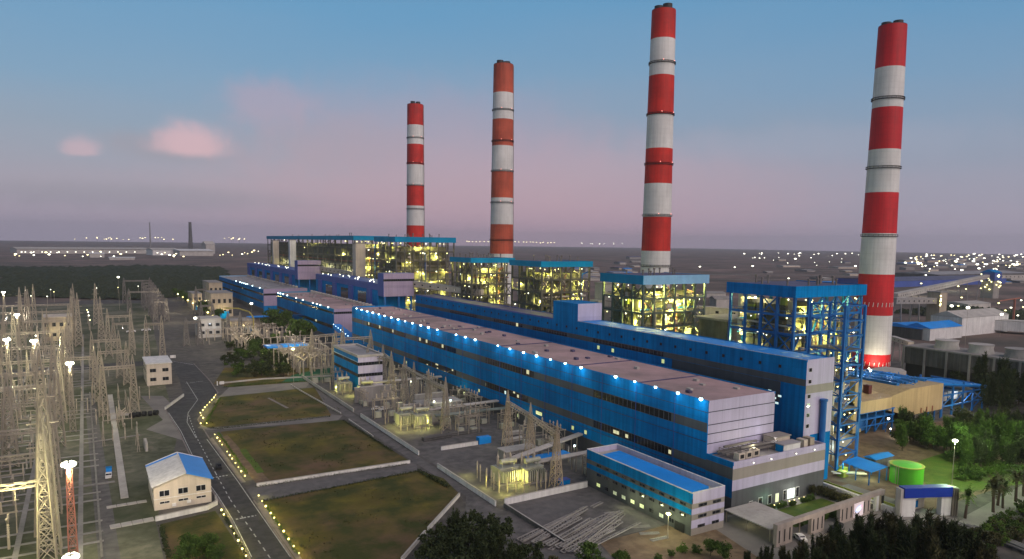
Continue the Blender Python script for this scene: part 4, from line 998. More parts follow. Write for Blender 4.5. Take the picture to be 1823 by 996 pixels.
for k in range(6): mm.ball((b.x-6.3+rr.random(), b.y-6.4, b.z+rr.uniform(-6, 6)), .7, 6, 4)
mm.build('lamps', BULBY, t)
gallery((TT[0].x+10, TT[0].y, TT[1]*.75), (TT[0].x+420, TT[0].y-90, 30), 6, 5, CONCPALE, 'pale conveyor bridge leaving the coal transfer tower to the right', (.2, .5, .8))
t = thing('gantry_crane', 'thin orange lattice crane mast among the coal yard lamps', 'crane', P(1803, 575))
c = P(1803, 578); mm = M(); mm.bar((c.x, c.y, 0), (c.x, c.y, 26), 1.6); mm.build('mast', REDSTEEL, t); mm = M(); mm.bar((c.x-18, c.y+6, 24), (c.x+6, c.y-2, 27), 1.0); mm.build('jib', REDSTEEL, t)
gallery(P_at(1588, 602, X=470), P_at(1622, 613, X=440), 3.2, 2.6, CREAM, 'short cream gallery descending beside the nearest chimney', (.3, .8))
# ------------------------------------------------------------------ office annex with a blue roof
AX0, AX1, AY0, AY1, AZ = 131.1, 143.0, 128.9, 174.2, 11.4
t = thing('office_annex', 'three storey blue and white annex with a sunken bright blue roof', 'office building', (AX0, AY0, 0))
M().box(AX0, AX1, AY0, AY1, 0, AZ-1.6).build('wall', GREYBAND, t)
mm = M(); mm.box(AX0-.05, AX0+.3, AY0-.0, AY1, 8.5, AZ); mm.build('blue_parapet', BLUE, t)
mm = M(); mm.box(AX0-.07, AX0+.32, AY0-.07, AY1+.07, AZ, AZ+.16); mm.box(AX0+.32, AX1+.07, AY0-.07, AY0+.32, AZ, AZ+.16); mm.box(AX1-.32, AX1+.07, AY0+.32, AY1+.07, AZ, AZ+.16); mm.box(AX0+.32, AX1-.32, AY1-.32, AY1+.07, AZ, AZ+.16); mm.build('coping', WHITE, t)
mm = M(); mm.box(AX0+.3, AX1+.05, AY0-.05, AY0+.3, 8.5, AZ); mm.box(AX1-.3, AX1+.05, AY0+.3, AY1, 8.5, AZ); mm.box(AX0+.3, AX1-.3, AY1-.3, AY1+.04, 8.5, AZ); mm.build('white_parapet', LILAC, t)
mm = M(); xm = AX0+5.2
mm.add([(AX0+.5, AY0+3.5, AZ-1.2), (xm+4.4, AY0+3.5, AZ-.75), (xm+4.4, AY1-4, AZ-.75), (AX0+.5, AY1-4, AZ-1.2), (AX0+.5, AY0+3.5, AZ-1.6), (xm+4.4, AY0+3.5, AZ-1.6), (xm+4.4, AY1-4, AZ-1.6), (AX0+.5, AY1-4, AZ-1.6)], [(0,1,2,3),(4,5,1,0),(5,6,2,1),(6,7,3,2),(7,4,0,3)]); mm.build('blue_roof', ROOFBLUE, t)
mm = M(); mm.box(AX0+.3, AX1-.3, AY0+.3, AY1-.3, AZ-1.62, AZ-1.55); mm.build('gutter_floor', CONCPALE, t)
mm = M(); mm.box(AX0-.05, AX0, AY0, AY1, 5.6, 7.15); mm.build('blue_side_band', BLUE, t)
mm = M(); mm.box(AX0-.04, AX0, AY0, AY1, 7.15, 8.5); mm.build('upper_grey_band', GREYBAND, t)
mm = M(); mm.box(AX0+.05, AX1+.05, AY0-.05, AY0, 5.6, 7.15); mm.box(AX0+.05, AX1+.05, AY0-.05, AY0, 1.9, 4.1); mm.build('white_end_band', LILAC, t)
mm = M(); mm.box(AX0+.05, AX1+.05, AY0-.04, AY0, 7.15, 8.5); mm.box(AX0+.05, AX1+.05, AY0-.04, AY0, 4.1, 5.6); mm.box(AX0+.05, AX1+.05, AY0-.04, AY0, 0, 1.9); mm.build('beige_end_band', BEIGEBAND, t)
def window(parent, face, a, z, w, h, pane, pos, fm=DARKBASE, d=.07):
    mm = M()
    if face == 'x': mm.box(pos-d, pos, a-w/2, a+w/2, z-h/2, z+h/2)
    else: mm.box(a-w/2, a+w/2, pos-d, pos, z-h/2, z+h/2)
    f = mm.build('window', fm, parent); mm = M(); e = .09
    for s in (-1, 1):
        lo, hi = (a-w/2+e, a-.04) if s < 0 else (a+.04, a+w/2-e)
        if face == 'x': mm.box(pos-d-.03, pos-d+.01, lo, hi, z-h/2+e, z+h/2-e)
        else: mm.box(lo, hi, pos-d-.03, pos-d+.01, z-h/2+e, z+h/2-e)
    mm.build('pane', pane, f)
for i, y in enumerate(range(132, 172, 4)):
    window(t, 'x', y, 7.8, 2.2, .8, WINDARK, AX0-.04)
    window(t, 'x', y, 4.9, 2.3, .9, WINDARK, AX0)
    window(t, 'x', y, 1.75, 1.8, 1.2, (LITY, LITDIM, LITY, LITDIM, WINDARK)[(i*3) % 5] if y > 138 else WINDARK, AX0)
for x in (135, 140.2):
    window(t, 'y', x, 7.8, 3.0, .85, WINDARK, AY0-.04); window(t, 'y', x, 4.85, 3.0, .85, WINDARK, AY0-.04); window(t, 'y', x-.3, 2.2, 2.6, .8, WINDARK, AY0-.05)
mm = M(); mm.box(AX0-.3, AX0, 131.2, 134.6, 0, 2.2); mm.build('entrance_porch', BLACK, t)
for y in (135, 143, 151): lamp((AX0-3, y, 3.0), 330, (.95, 1, .5), .3, t)
# annex mast lamp and its kin
def street_lamp(loc, h, label, watts, col, bulb=BULBW, r=.34, group=None, n=4, mt=None):
    t = thing('street_lamp', label, 'street lamp', loc, group); x, y, z = loc
    M().rod((x, y, 0), (x, y, h), .13, 8, .07).build('pole', mt or STEEL, t, True)
    mm = M()
    for i in range(n):
        a = 2*math.pi*i/n+.5; mm.bar((x, y, h), (x+.42*math.cos(a), y+.42*math.sin(a), h+.15), .1)
    mm.build('bracket', DIMSTEEL, t)
    mm = M()
    for i in range(n):
        a = 2*math.pi*i/n+.5; mm.ball((x+.42*math.cos(a), y+.42*math.sin(a), h+.1), r, 8, 5)
    mm.build('lamp_glass', bulb, t, True)
    if watts: lamp((x, y, h-.4), watts, col, .5, t)
    return t
street_lamp((124.6, 130.5, 0), 6.6, 'short yellowish lamp post beside the blue roofed annex', 1500, (.85, 1, .45), BULBY, .26)
street_lamp((226.8, 113.6, 0), 16.2, 'tall bright lamp post by the approach road and shrubs', 17000, (.72, 1, .55), BULBW, .40)
c = P(523, 690); street_lamp((c.x, c.y, 0), zof(523, 622, c), 'lamp post in front of the green court with a yellowish head', 2600, (1, .95, .6), BULBY, .5)
c = P(449, 600); street_lamp((c.x, c.y, 0), zof(449, 541, c), 'bright lamp post beside the arched yellow pipe', 6000, (.9, 1, .85), BULBW, .75)
c = P(1472, 590)
for i, (px, py0, py1) in enumerate(((1717, 628, 548), (1780, 600, 560), (1662, 576, 533), (1690, 600, 545))):
    c = P(px, py0); street_lamp((c.x, c.y, 0), zof(px, py1, c), ['bright lamp mast above the white gabled shed', 'bright lamp mast beside the orange crane', 'lamp mast at the end of the lower conveyor bridge', 'lamp mast left of the white gabled shed'][i], 6000, (.85, 1, .8), BULBW, .9)
for i, (px, py0, py1) in enumerate(((349, 612, 567), (213, 552, 494))):
    c = P(px, py0); street_lamp((c.x, c.y, 0), zof(px, py1, c), ['bright lamp post by the pale two storey yard building', 'tall floodlight column before the dark wood'][i], 7000 if i == 0 else 5000, (1, .98, .85), BULBW, .8)

# ------------------------------------------------------------------ entrance wall, gate, tank, sheds by the approach
STONE = mat('beige_stone', (.38, .32, .28), .8, 0, .1, .2, streak=.2)
t = thing('entrance_wall', 'long pale stone entrance wall with slotted piers and a lit emblem', 'entrance wall', (144.5, 113.4, 0))
EA, EB = Vector((144.8, 113.6, 0)), Vector((194.2, 116.0, 0)); ed = (EB-EA).normalized(); en = Vector((ed.y, -ed.x, 0)); EL = (EB-EA).length
def epanel(mm, s0, s1, z0, z1, th=.9, off=0.0):
    a = EA+ed*s0+en*off; b = EA+ed*s1+en*off; mm.bar((a.x, a.y, (z0+z1)/2), (b.x, b.y, (z0+z1)/2), th, z1-z0)
mm = M(); epanel(mm, 0, EL, 4.6, 5.8, 1.3); mm.build('lintel', STONE, t)
for s0, s1 in ((.05, 6.4), (14.5, 20.2), (27.5, 42.4), (48.0, EL-.05)):
    mm = M(); epanel(mm, s0, s1, 0, 4.598, 1.0); p = mm.build('pier', STONE, t)
    mm = M(); n = max(3, int((s1-s0)/2.0)); 
    for k in range(n):
        c0 = s0+(s1-s0)*(k+.5)/n
        if s0 > 25 and 33.5 < c0 < 39: continue
        epanel(mm, c0-.22, c0+.22, .9, 4.1, .1, .5)
    mm.build('slots', BLACK, p)
mm = M(); epanel(mm, 45.6, 46.8, 0, 4.6, 1.0); mm.build('post', WHITE, t)
mm = M(); epanel(mm, 34.0, 38.6, .6, 4.5, .16, .56); sign = mm.build('sign_panel', emit('sign_face_pink', (.95, .35, .48), .16), t)
def emblem(mm, cx, cz, rx, rz, off, n=20, rot=.28):
    vs = []; c0 = EA+ed*cx+en*off
    for i in range(n):
        a = 2*math.pi*i/n; u, w = rx*math.cos(a), rz*math.sin(a); uu = u*math.cos(rot)-w*math.sin(rot); ww = u*math.sin(rot)+w*math.cos(rot)
        q = c0+ed*uu; vs.append((q.x, q.y, cz+ww))
    mm.add(vs, [tuple(range(n))])
mm = M(); emblem(mm, 36.2, 2.75, 1.75, .95, .648); mm.build('emblem_blue', emit('emblem_blue', (.05, .3, .8), .6), t)
mm = M(); emblem(mm, 36.4, 2.8, 1.25, .5, .656); mm.build('emblem_white', emit('emblem_white', (1, .95, .95), 1.3), t)
mm = M(); emblem(mm, 37.5, 3.2, .5, .36, .664); mm.build('emblem_red', emit('emblem_red', (.9, .1, .3), .8), t)
lamp((EA+ed*36.4+en*1.6+Vector((0, 0, 2.4))), 9, (1, .5, .65), .3, t)
lamp((188, 121, 3.6), 700, (1, .95, .5), .4); lamp((150, 126, 3), 200, (1, .9, .5), .4); lamp((156, 108, 5), 500, (1, .85, .6), .4)
t = thing('covered_parking', 'pale flat canopy roof beside the dark wing facade, left of the planted court', 'canopy', (152, 124, 0))
M().box(146, 158.5, 116, 131.5, 3.2, 3.5).build('roof', CONCPALE, t)
mm = M()
for x in (146.4, 152, 158):
    for y in (116.4, 124, 131): mm.bar((x, y, 0), (x, y, 3.2), .25)
mm.build('posts', STEEL, t)
# small garden lights by the wing door
for i in range(12):
    x = 158+i*2.2; l = M(); l.mat(0).rod((x, 131.6, 0), (x, 131.6, .7), .06, 6).mat(1).ball((x, 131.6, .85), .15, 6, 4)
    tag(l.build('path_light', [DIMSTEEL, BULBA], org=(x, 131.6, 0)), 'small amber path light along the kerb outside the wing doors', 'path light', 'path lights outside the wing')
t = thing('site_gate', 'white pillared site gate with a heavy dark blue beam', 'gateway', (192.4, 109.8, 0))
GA, GB = P(1612, 922), P(1690, 926)
GA = Vector((192.6, 109.6, 0)); GB = Vector((206.6, 103.4, 0)); gd = (GB-GA).normalized(); gn = Vector((-gd.y, gd.x, 0))
def gbox(mm, s0, s1, o0, o1, z0, z1):
    q = [GA+gd*s0+gn*o0, GA+gd*s1+gn*o0, GA+gd*s1+gn*o1, GA+gd*s0+gn*o1]; mm.prism([(p.x, p.y) for p in q], z0, z1)
for s0, s1 in ((0, 4.2), (12.2, 15.2)):
    mm = M(); gbox(mm, s0, s1, -.4, 1.4, 0, 7.95); mm.build('pillar', WHITE, t)
mm = M(); gbox(mm, -.6, 0, -.6, 1.6, 0, 8.1); mm.build('side_fin', CONCPALE, t)
mm = M(); gbox(mm, .4, 15.0, -.9, -.42, 5.6, 8.4); gbox(mm, .4, 15.0, -.42, 1.8, 7.97, 8.4); mm.build('beam', mat('deep_blue_beam', (.008, .035, .30), .4, 0, .06, .2), t)
mm = M()
for k in range(3): gbox(mm, 15.4+k*.7, 15.6+k*.7, -.9, 2.2, 0, 8.0)
mm.build('end_fins', STEEL, t)
t = thing('guard_cabin', 'small beige guard cabin with a blue panel behind the gate', 'guard cabin', (203, 113, 0))
M().box(200.5, 206.5, 110.6, 115, 0, 3).build('wall', CREAM, t); M().box(200, 207, 110.2, 115.4, 3, 3.25).build('roof', CONCPALE, t); M().box(201.2, 203, 110.5, 110.6, .6, 2.6).build('blue_panel', BLUE, t)
t = thing('storage_tank', 'bright green cylindrical storage tank behind the gate', 'storage tank', (223.5, 126.5, 0))
TC = (223.4, 126.0)
M().cyl(TC, 4.9, 4.9, 0, 5.8, 40).build('shell', GREEN, t, True); M().cyl(TC, 4.8, .3, 5.8, 6.2, 40).build('roof', GREEN, t, True); M().lathe((TC[0], TC[1], 5.65), [(4.92, 0), (5.1, 0), (5.1, .2), (4.92, .2)], 40).build('rim', YELLOWGREEN, t)
mm = M(); mm.bar((TC[0]-5.3, TC[1]-.4, 0), (TC[0]-5.3, TC[1]-.4, 6.4), .12); mm.bar((TC[0]-5.3, TC[1]+.4, 0), (TC[0]-5.3, TC[1]+.4, 6.4), .12); mm.build('ladder', STEEL, t)
t = thing('pump_shelter', 'open shelter with a bright blue roof left of the green tank', 'shelter', (212, 138, 0))
q = [tuple(v)[:2] for v in PL([(1499.6,822),(1525.7,813),(1581,831),(1550.6,841)], 4.5)]
mm = M(); mm.prism(q, 4.3, 4.55); mm.build('roof', ROOFBLUE, t)
mm = M()
for k in range(4):
    a, b = Vector((*q[k], 0)), Vector((*q[(k+1) % 4], 0))
    for f in (.05, .5): p = a+(b-a)*f; mm.bar((p.x, p.y, 0), (p.x, p.y, 4.3), .28)
mm.build('posts', BSTEEL, t)
mm = M(); mm.box(209, 211.5, 138.5, 141, 0, 1.8); mm.box(213, 215, 141, 143.5, 0, 2.0); mm.build('pump_set', YELLOWGREEN, t)
mm = M(); mm.rod((207, 141, 1.2), (216, 135, 1.2), .35, 8); mm.rod((209, 143, .8), (218, 137, .8), .3, 8); mm.build('pipes', PIPE, t)
lamp((212, 139.5, 3.6), 900, (.8, 1, .55), .4, t); lamp((214.5, 133.5, 3.2), 800, (.95, 1, .45), .4); lamp((208, 137, 3.0), 160, (.3, .9, .9), .3)
t = thing('yellow_tank', 'square yellow green tank beside the fat blue pipe', 'tank', (205.5, 150, 0))
M().box(203.6, 210.4, 147.5, 153.5, 0, 4.6).build('shell', YELLOWGREEN, t); M().box(203.4, 210.6, 147.3, 153.7, 4.6, 4.8).build('lid', YELLOWGREEN, t)
t = thing('corrugated_fence', 'pale corrugated metal fence under the tan ductwork', 'fence', (230, 162, 0))
mm = M()
for k in range(44):
    s = k/44; p = Vector((222+26*s, 157+5*s, 0)); mm.bar((p.x, p.y+(.12 if k % 2 else -.12), 1.6), (p.x+.6, p.y+.1+(-.12 if k % 2 else .12), 1.6), .06, 3.2)
mm.build('sheeting', CONCPALE, t)
shed(228, 238, 139.5, 143.5, 3, .8, DARKCONC, ROOFBLUE, 'low blue roofed store behind the bright blue shelter', 'store')
t = thing('service_truck', 'small cream lorry parked between the blue store and the green tank', 'truck', (233, 134.5, 0))
M().box(231.8, 234.2, 134.4, 137.4, .7, 2.6).build('cargo_box', CREAM, t); M().box(231.9, 234.1, 132.6, 134.3, .6, 2.3).build('cab', WHITE, t); M().box(232.0, 234.0, 132.56, 132.6, 1.5, 2.2).build('windscreen', WINDARK, t)
for x in (231.9, 234.1):
    for y in (133.4, 136.5): mm = M(); mm.rod((x-.12, y, .45), (x+.12, y, .45), .45, 12); mm.build('wheel', BLACK, t)
# pipe bridge / white parapets running past the gate
t = thing('boundary_channel', 'dark drain channel with a white parapet running from the wing to the gate', 'channel wall', (194, 125, 0))
mm = M(); mm.bar((194.6, 139.0, .9), (193.0, 111.6, .9), .9, 1.8); mm.build('parapet', WHITE, t)
mm = M(); mm.bar((193.1, 139.0, .5), (191.8, 117, .5), 1.6, 1.0); mm.build('channel', DARKCONC, t)
mm = M(); mm.bar((197.2, 142.0, .5), (196.2, 112, .5), .35, 1.0); mm.bar((198.6, 142.0, .6), (197.6, 112, .6), .35, .8); mm.build('kerb_pipes', YELLOWGREEN, t)
t = thing('pipe_rack', 'bundle of dark pipes on low sleepers running right from the gate', 'pipe rack', (220, 92, 0))
A_, B_ = P(1702, 938), P(1880, 1010)
mm = M()
for k in range(6):
    o = k*.75; mm.rod((A_.x+o*.4, A_.y-o, .9+(k % 2)*.5), (B_.x+o*.4, B_.y-o, .9+(k % 2)*.5), .26, 8)
mm.build('pipe', CONC, t, True)
mm = M()
for k in range(12):
    f = k/11; p = A_+(B_-A_)*f; mm.bar((p.x-.3, p.y+.8, .3), (p.x+1.8, p.y-4.6, .3), .4, .6)
mm.build('sleeper', DARKCONC, t)

# ------------------------------------------------------------------ house with a blue and white roof
t = thing('control_house', 'cream two storey control house with a half blue, half white gabled roof', 'house', (20, 222, 0))
hx0, hx1, hy0, hy1, hz = 13.4, 28.0, 214.8, 236.0, 6.9
M().box(hx0, hx1, hy0, hy1, 0, hz).build('wall', CREAM, t)
xm = (hx0+hx1)/2+.8; rz = hz+2.6; o = .6
mm = M(); mm.add([(hx0,hy0,hz),(hx1,hy0,hz),(xm,hy0,rz-.15)], [(0,1,2)]); mm.add([(hx0,hy1,hz),(xm,hy1,rz-.15),(hx1,hy1,hz)], [(0,1,2)]); mm.build('gable', CREAM, t)
def roofq(a, b, c, d, th, name, mt):
    mm = M(); vs = [Vector(v) for v in (a, b, c, d)]; mm.add([tuple(v) for v in vs]+[tuple(v+Vector((0, 0, th))) for v in vs], [(3,2,1,0),(4,5,6,7),(0,1,5,4),(1,2,6,5),(2,3,7,6),(3,0,4,7)]); return mm.build(name, mt, t)
roofq((hx0-o, hy0-o, hz-.2), (xm, hy0-o, rz), (xm, hy1-1.2, rz), (hx0-o, hy1-1.2, hz-.2), .2, 'white_roof', WHITE)
roofq((hx0-o, hy1-1.2, hz-.2), (xm, hy1-1.2, rz), (xm, hy1+o, rz), (hx0-o, hy1+o, hz-.2), .2, 'blue_roof', ROOFBLUE)
roofq((xm+.01, hy0-o, rz), (hx1+o, hy0-o, hz-.2), (hx1+o, hy1+o, hz-.2), (xm+.01, hy1+o, rz), .2, 'blue_roof', ROOFBLUE)
mm = M(); mm.bar((xm, hy0-o, rz+.25), (xm, hy1+o, rz+.25), .35, .12); mm.bar((hx0-o, hy1+o, hz+.02), (xm, hy1+o, rz+.22), .3); mm.bar((xm, hy1+o, rz+.22), (hx1+o, hy1+o, hz+.02), .3); mm.build('ridge_trim', WHITE, t)
for x in (16.0, 20.7, 25.3):
    window(t, 'y', x, 4.6, 2.6, 1.7, GLASSLIT, hy0, WHITE); window(t, 'y', x, 2.0, 2.6, .7, WINDARK, hy0, WHITE)
for y in (219, 225, 231): window(t, 'x', y, 4.4, 2.2, 1.5, WINDARK, hx0, WHITE)
M().box(hx0-.1, hx1+.1, hy0-.1, hy1+.1, 3.05, 3.25).build('string_course', WHITE, t)
mm = M(); mm.box(17.8, 18.8, hy0-.5, hy0-.02, .6, 1.4); mm.box(21.6, 22.6, hy0-.5, hy0-.02, .9, 1.7); mm.build('air_conditioner', WHITE, t)
wall([(13.0, 206.6), (26.0, 208.6), (29.0, 211.5), (29.2, 216)], 1.3, .35, WHITE, 'low white garden wall round the near side of the cream control house')
spot((8, 205, 14), (20, 220, 5), 7000, (1, .86, .62), 70, .4)
# pale yard houses
def yard_house(x0, x1, y0, y1, h, label, wallm=CREAM, roofm=WHITE, rows=2):
    t = thing('yard_building', label, 'building', ((x0+x1)/2, y0, 0)); M().box(x0, x1, y0, y1, 0, h).build('wall', wallm, t)
    M().box(x0-.4, x1+.4, y0-.4, y1+.4, h, h+.5).build('roof', roofm, t)
    n = max(2, int((x1-x0)/4.5))
    for r in range(rows):
        for k in range(n): window(t, 'y', x0+(x1-x0)*(k+.5)/n, h*(.28+.42*r), (x1-x0)/n*.5, h*.16, WINDARK, y0, DARKBASE)
    n = max(2, int((y1-y0)/6))
    for k in range(n): window(t, 'x', y0+(y1-y0)*(k+.5)/n, h*.6, 1.8, h*.16, WINDARK, x0, DARKBASE)
    return t
yard_house(24.2, 35.6, 404, 428, 11, 'cream box shaped yard building beside the top of the main road')
yard_house(71, 87, 584, 606, 14, 'pale blue grey two storey building with a bright lamp beside it', CONCPALE, CONCPALE)
lamp((80, 576, 10), 900, (.8, .9, 1), .4)
yard_house(-28, -10, 610, 634, 17, 'cream yard building with glowing windows among the far gantries', TAN, CREAM)
lamp((-22, 606, 6), 900, (1, .9, .45), .4); lamp((-14, 606, 12), 800, (1, .9, .45), .4)
for i, (px, py, w, dpt, h, lab) in enumerate(((396, 568, 19, 40, 24, 'tan block with a blue doorway near the far blue hall'), (352, 552, 9, 40, 17, 'tan block behind the row of yellow path lights'), (385, 545, 14, 50, 26, 'tall tan block with a stub tower near the far blue hall'), (433, 597, 17, 24, 11, 'low yellow tan building with a blue door under the arched pipe'))):
    c = P(px, py); t = yard_house(c.x-w/2, c.x+w/2, c.y, c.y+dpt, h, lab, TAN, CONC)
    mm = M(); mm.box(c.x-2, c.x+6, c.y-.3, c.y-.05, .2, 7); mm.build('blue_door', BLUE, t)
    lamp((c.x, c.y-5, 7), 2600, (1, .85, .4), .5, t); lamp((c.x-w/2-5, c.y+5, 9), 1300, (1, .85, .4), .5, t)
t = thing('arched_pipe', 'tall arched yellow pipe standing over the low yellow tan building', 'pipe', P(452, 606)); c = P(452, 606); mm = M(); pts = [(c.x, c.y, 0), (c.x, c.y, 17), (c.x-2, c.y+4, 21), (c.x-8, c.y+14, 23), (c.x-16, c.y+26, 22.5)]
for a, b in zip(pts[:-1], pts[1:]): mm.rod(a, b, .5, 10)
mm.build('pipe', mat('yellow_pipe_paint', (.30, .25, .06), .6), t, True); mm = M()
for k in range(5): mm.bar((c.x-k*1.6, c.y+k*2+2, 0), (c.x-k*1.6, c.y+k*2+2, 16), .35)
mm.build('legs', STEEL, t)
for i, (px, py, w, d_, h, mt_, lab) in enumerate(((490, 583, 44, 8, 9, ROOFBLUE, 'long blue canopy roof behind the crowded bus supports'), (515, 641, 26, 12, 8, ROOFBLUE, 'blue canopy roof near the lamp lit green court'), (430, 640, 0, 0, 0, None, ''))):
    if not mt_: continue
    c = P(px, py); t = thing('equipment_canopy', lab, 'canopy', (c.x, c.y, 0)); M().box(c.x-w/2, c.x+w/2, c.y, c.y+d_, h, h+.8).build('roof', mt_, t); mm = M()
    for k in range(6): mm.bar((c.x-w/2+1+k*(w-2)/5, c.y+.5, 0), (c.x-w/2+1+k*(w-2)/5, c.y+.5, h), .5)
    mm.build('posts', STEEL, t); M().box(c.x-w/2+2, c.x+w/2-2, c.y+d_*.6, c.y+d_-.3, 0, h).build('back_wall', TAN, t)
for i, (px, py, px2, py2) in enumerate(((410, 590, 440, 612), (445, 612, 480, 638))):
    a, b = P(px, py), P(px2, py2); t = thing('screen_wall', ['tilted pale screen wall above the shrubbery, farther one', 'tilted pale screen wall above the shrubbery, nearer one'][i], 'wall', a); mm = M(); mm.bar((a.x, a.y, 3), (b.x, b.y, 3), .6, 6); mm.build('panel', TAN, t); mm = M()
    for f in (.1, .5, .9): p = a+(b-a)*f; mm.bar((p.x+.6, p.y+.6, 0), (p.x+.6, p.y+.6, 6), .4)
    mm.build('buttress', CONC, t)
# office block with striped bands beside the hall
t = thing('office_block', 'small blue office block with pale roof rim and dark window bands', 'office building', (113, 338, 0))
ox0, ox1, oy0, oy1, oz = 112.6, 125.2, 338.3, 378, 18.6
M().box(ox0, ox1, oy0, oy1, 0, oz-.8).build('wall', BLUE, t)
mm = M(); mm.box(ox0+.1, ox1+.05, oy0-.05, oy0, 0, oz-.8); mm.build('white_end_wall', LILAC, t)
mm = M(); mm.box(ox0-.4, ox0+.5, oy0-.4, oy1+.4, oz-.8, oz+.4); mm.box(ox1-.5, ox1+.4, oy0-.4, oy1+.4, oz-.8, oz+.4); mm.box(ox0+.5, ox1-.5, oy0-.4, oy0+.5, oz-.8, oz+.4); mm.box(ox0+.5, ox1-.5, oy1-.5, oy1+.4, oz-.8, oz+.4); mm.build('roof_rim', CONCPALE, t)
M().box(ox0+.5, ox1-.5, oy0+.5, oy1-.5, oz-.85, oz-.5).build('roof', ROOFGREY, t)
for z in (13.6, 8.0):
    M().box(ox0-.08, ox0, oy0, oy1, z, z+1.6).build('window_strip', WINDARK, t); M().box(ox0, ox1, oy0-.13, oy0-.05, z, z+1.6).build('end_window_strip', WINDARK, t)
M().box(ox0-.06, ox0, oy0, oy1, 15.2, 15.6).build('pale_band', PALEBLUE, t)

# ------------------------------------------------------------------ transformers and bus structures
def make_transformer():
    t = thing('transformer', 'x', 'transformer', (0, 0, 0), 'large transformers before the long hall')
    M().box(-3, 3, -2, 2, .5, 4.2).box(-3.2, 3.2, -2.2, 2.2, 4.2, 4.45).build('tank', XFMR, t)
    M().box(-3.6, 3.6, -2.8, 2.8, 0, .5).build('plinth', CONC, t)
    for s in (-1, 1):
        mm = M()
        for k in range(9): x = -2.7+k*.67; mm.box(x-.12, x+.12, s*2.35 if s > 0 else s*3.6, s*3.6 if s > 0 else s*2.35, 1.0, 4.0)
        mm.build('radiator', XFMR, t)
    mm = M(); mm.rod((-2.4, -1.2, 6.2), (2.4, -1.2, 6.2), .7, 14); mm.bar((-1.8, -1.2, 4.4), (-1.8, -1.2, 5.7), .25); mm.bar((1.8, -1.2, 4.4), (1.8, -1.2, 5.7), .25); mm.build('conservator', XFMR, t, True)
    for k in range(3):
        x = -2+k*2; prof = [(.32, 0)]
        for j in range(7): prof += [(.42, .3+j*.4), (.24, .5+j*.4)]
        prof += [(.1, 3.3), (.05, 4.0)]
        mm = M(); mm.lathe((x, 1.0, 4.4), prof, 10); mm.build('bushing', PORCELAIN, t, True)
    return t
tx = Proto(make_transformer())
tlab = ['transformer nearest the annex with bright silver radiators', 'yellow lit transformer nearest the annex, left of its silver neighbour', 'yellow lit transformer by the middle wall stretch', 'transformer half hidden by bus supports in the middle bay', 'third transformer of the middle bay, nearest the hall', 'farthest transformer beside the striped office block', 'transformer in the rear bay under the gantry row']
for i, (x, y, rz) in enumerate(((117.5, 186, .0), (110.5, 189.0, .0), (109.5, 270, 0), (114.8, 266, 0), (120.4, 270, 1.57), (107, 345, 0), (114, 330.5, 0))):
    tx.place((x, y, .014), rz, 1.15, tlab[i])
def make_post(h, name='post_insulator'):
    t = thing(name, 'x', 'insulator post', (0, 0, 0)); M().rod((0, 0, 0), (0, 0, h*.5), .2, 8).build('pedestal', STEEL, t)
    prof = [(.16, 0)]
    for j in range(8): prof += [(.26, .06*h*(j+.4)*.95), (.15, .06*h*(j+.8)*.95)]
    mm = M(); mm.lathe((0, 0, h*.5), prof+[(.1, h*.47), (.18, h*.48), (.18, h*.5)], 8); mm.build('insulator', PORCELAIN, t, True); return t
pp = Proto(make_post(5.4))
bays = [((103.5, 181), 'annex bay', [(0, 0), (2.4, -1), (4.8, -2), (7, -3), (-1, 6), (1.2, 7), (3.2, 6), (5.4, 8), (8, 9), (11, -4), (13.5, -5), (0, 12)]), ((104.5, 262), 'middle bay', [(0, 0), (2.2, -1.6), (4.4, -3), (6.6, -4.2), (8.8, -5), (-2, 12), (0, 14), (2, 11), (3.6, 13), (11, -3), (6, 12), (8, 14)]), ((104.5, 338), 'rear bay', [(0, 0), (2, 3), (4, 1), (6.2, 4), (1, 10), (3, 12), (8, -3), (10, -5), (5, -8), (12, 0)])]
for (bx, by), bn, offs in bays:
    for dx, dy in offs:
        pp.place((bx+dx, by+dy, .014), RND.random()*6, RND.uniform(.8, 1.15), 'ribbed insulator post standing in the yellow lit %s of the transformer court' % bn, 'insulator posts of the %s' % bn)
ylight = (1, .92, .22)
for x, y, w in ((100.5, 186, 150), (104, 178.5, 170), (101.8, 199, 110), (112, 183.5, 300), (103, 259, 160), (103, 268, 130), (111, 258, 400), (116, 262, 260), (108, 333, 360), (116, 322, 420), (103.5, 345, 230), (118, 345, 300)):
    lamp((x, y, 2.6), w*5, ylight, .25)
# low floodlight heads seen in the courts
for i, (px, py, hgt, lab) in enumerate(((772, 716, 7, 'white floodlight on a short post beside the middle gantry'), (801, 714, 7, 'greenish floodlight on a short post under the bus duct'), (731, 680, 8, 'bright floodlight on a post inside the rear bay'), (1022, 795, 5, 'greenish floodlight by the blue canopy next to the annex'), (747, 640, 3, 'floodlight low on the wall of the striped office block'))):
    c = P(px, py, hgt); street_lamp((c.x, c.y, 0), hgt, lab, 520 if i < 3 else 200, (.9, 1, .7), BULBW if i % 2 == 0 else BULBC, .34, None, 1)
r4 = random.Random(44)
for i in range(34):
    x = 102+r4.uniform(0, 44); y = r4.choice([r4.uniform(176, 206), r4.uniform(250, 300), r4.uniform(312, 372)])
    pp.place((x, y, .014), r4.random()*6, r4.uniform(.7, 1.2), 'ribbed insulator post among the bus ducts at the foot of the long hall', 'insulator posts at the foot of the long hall')
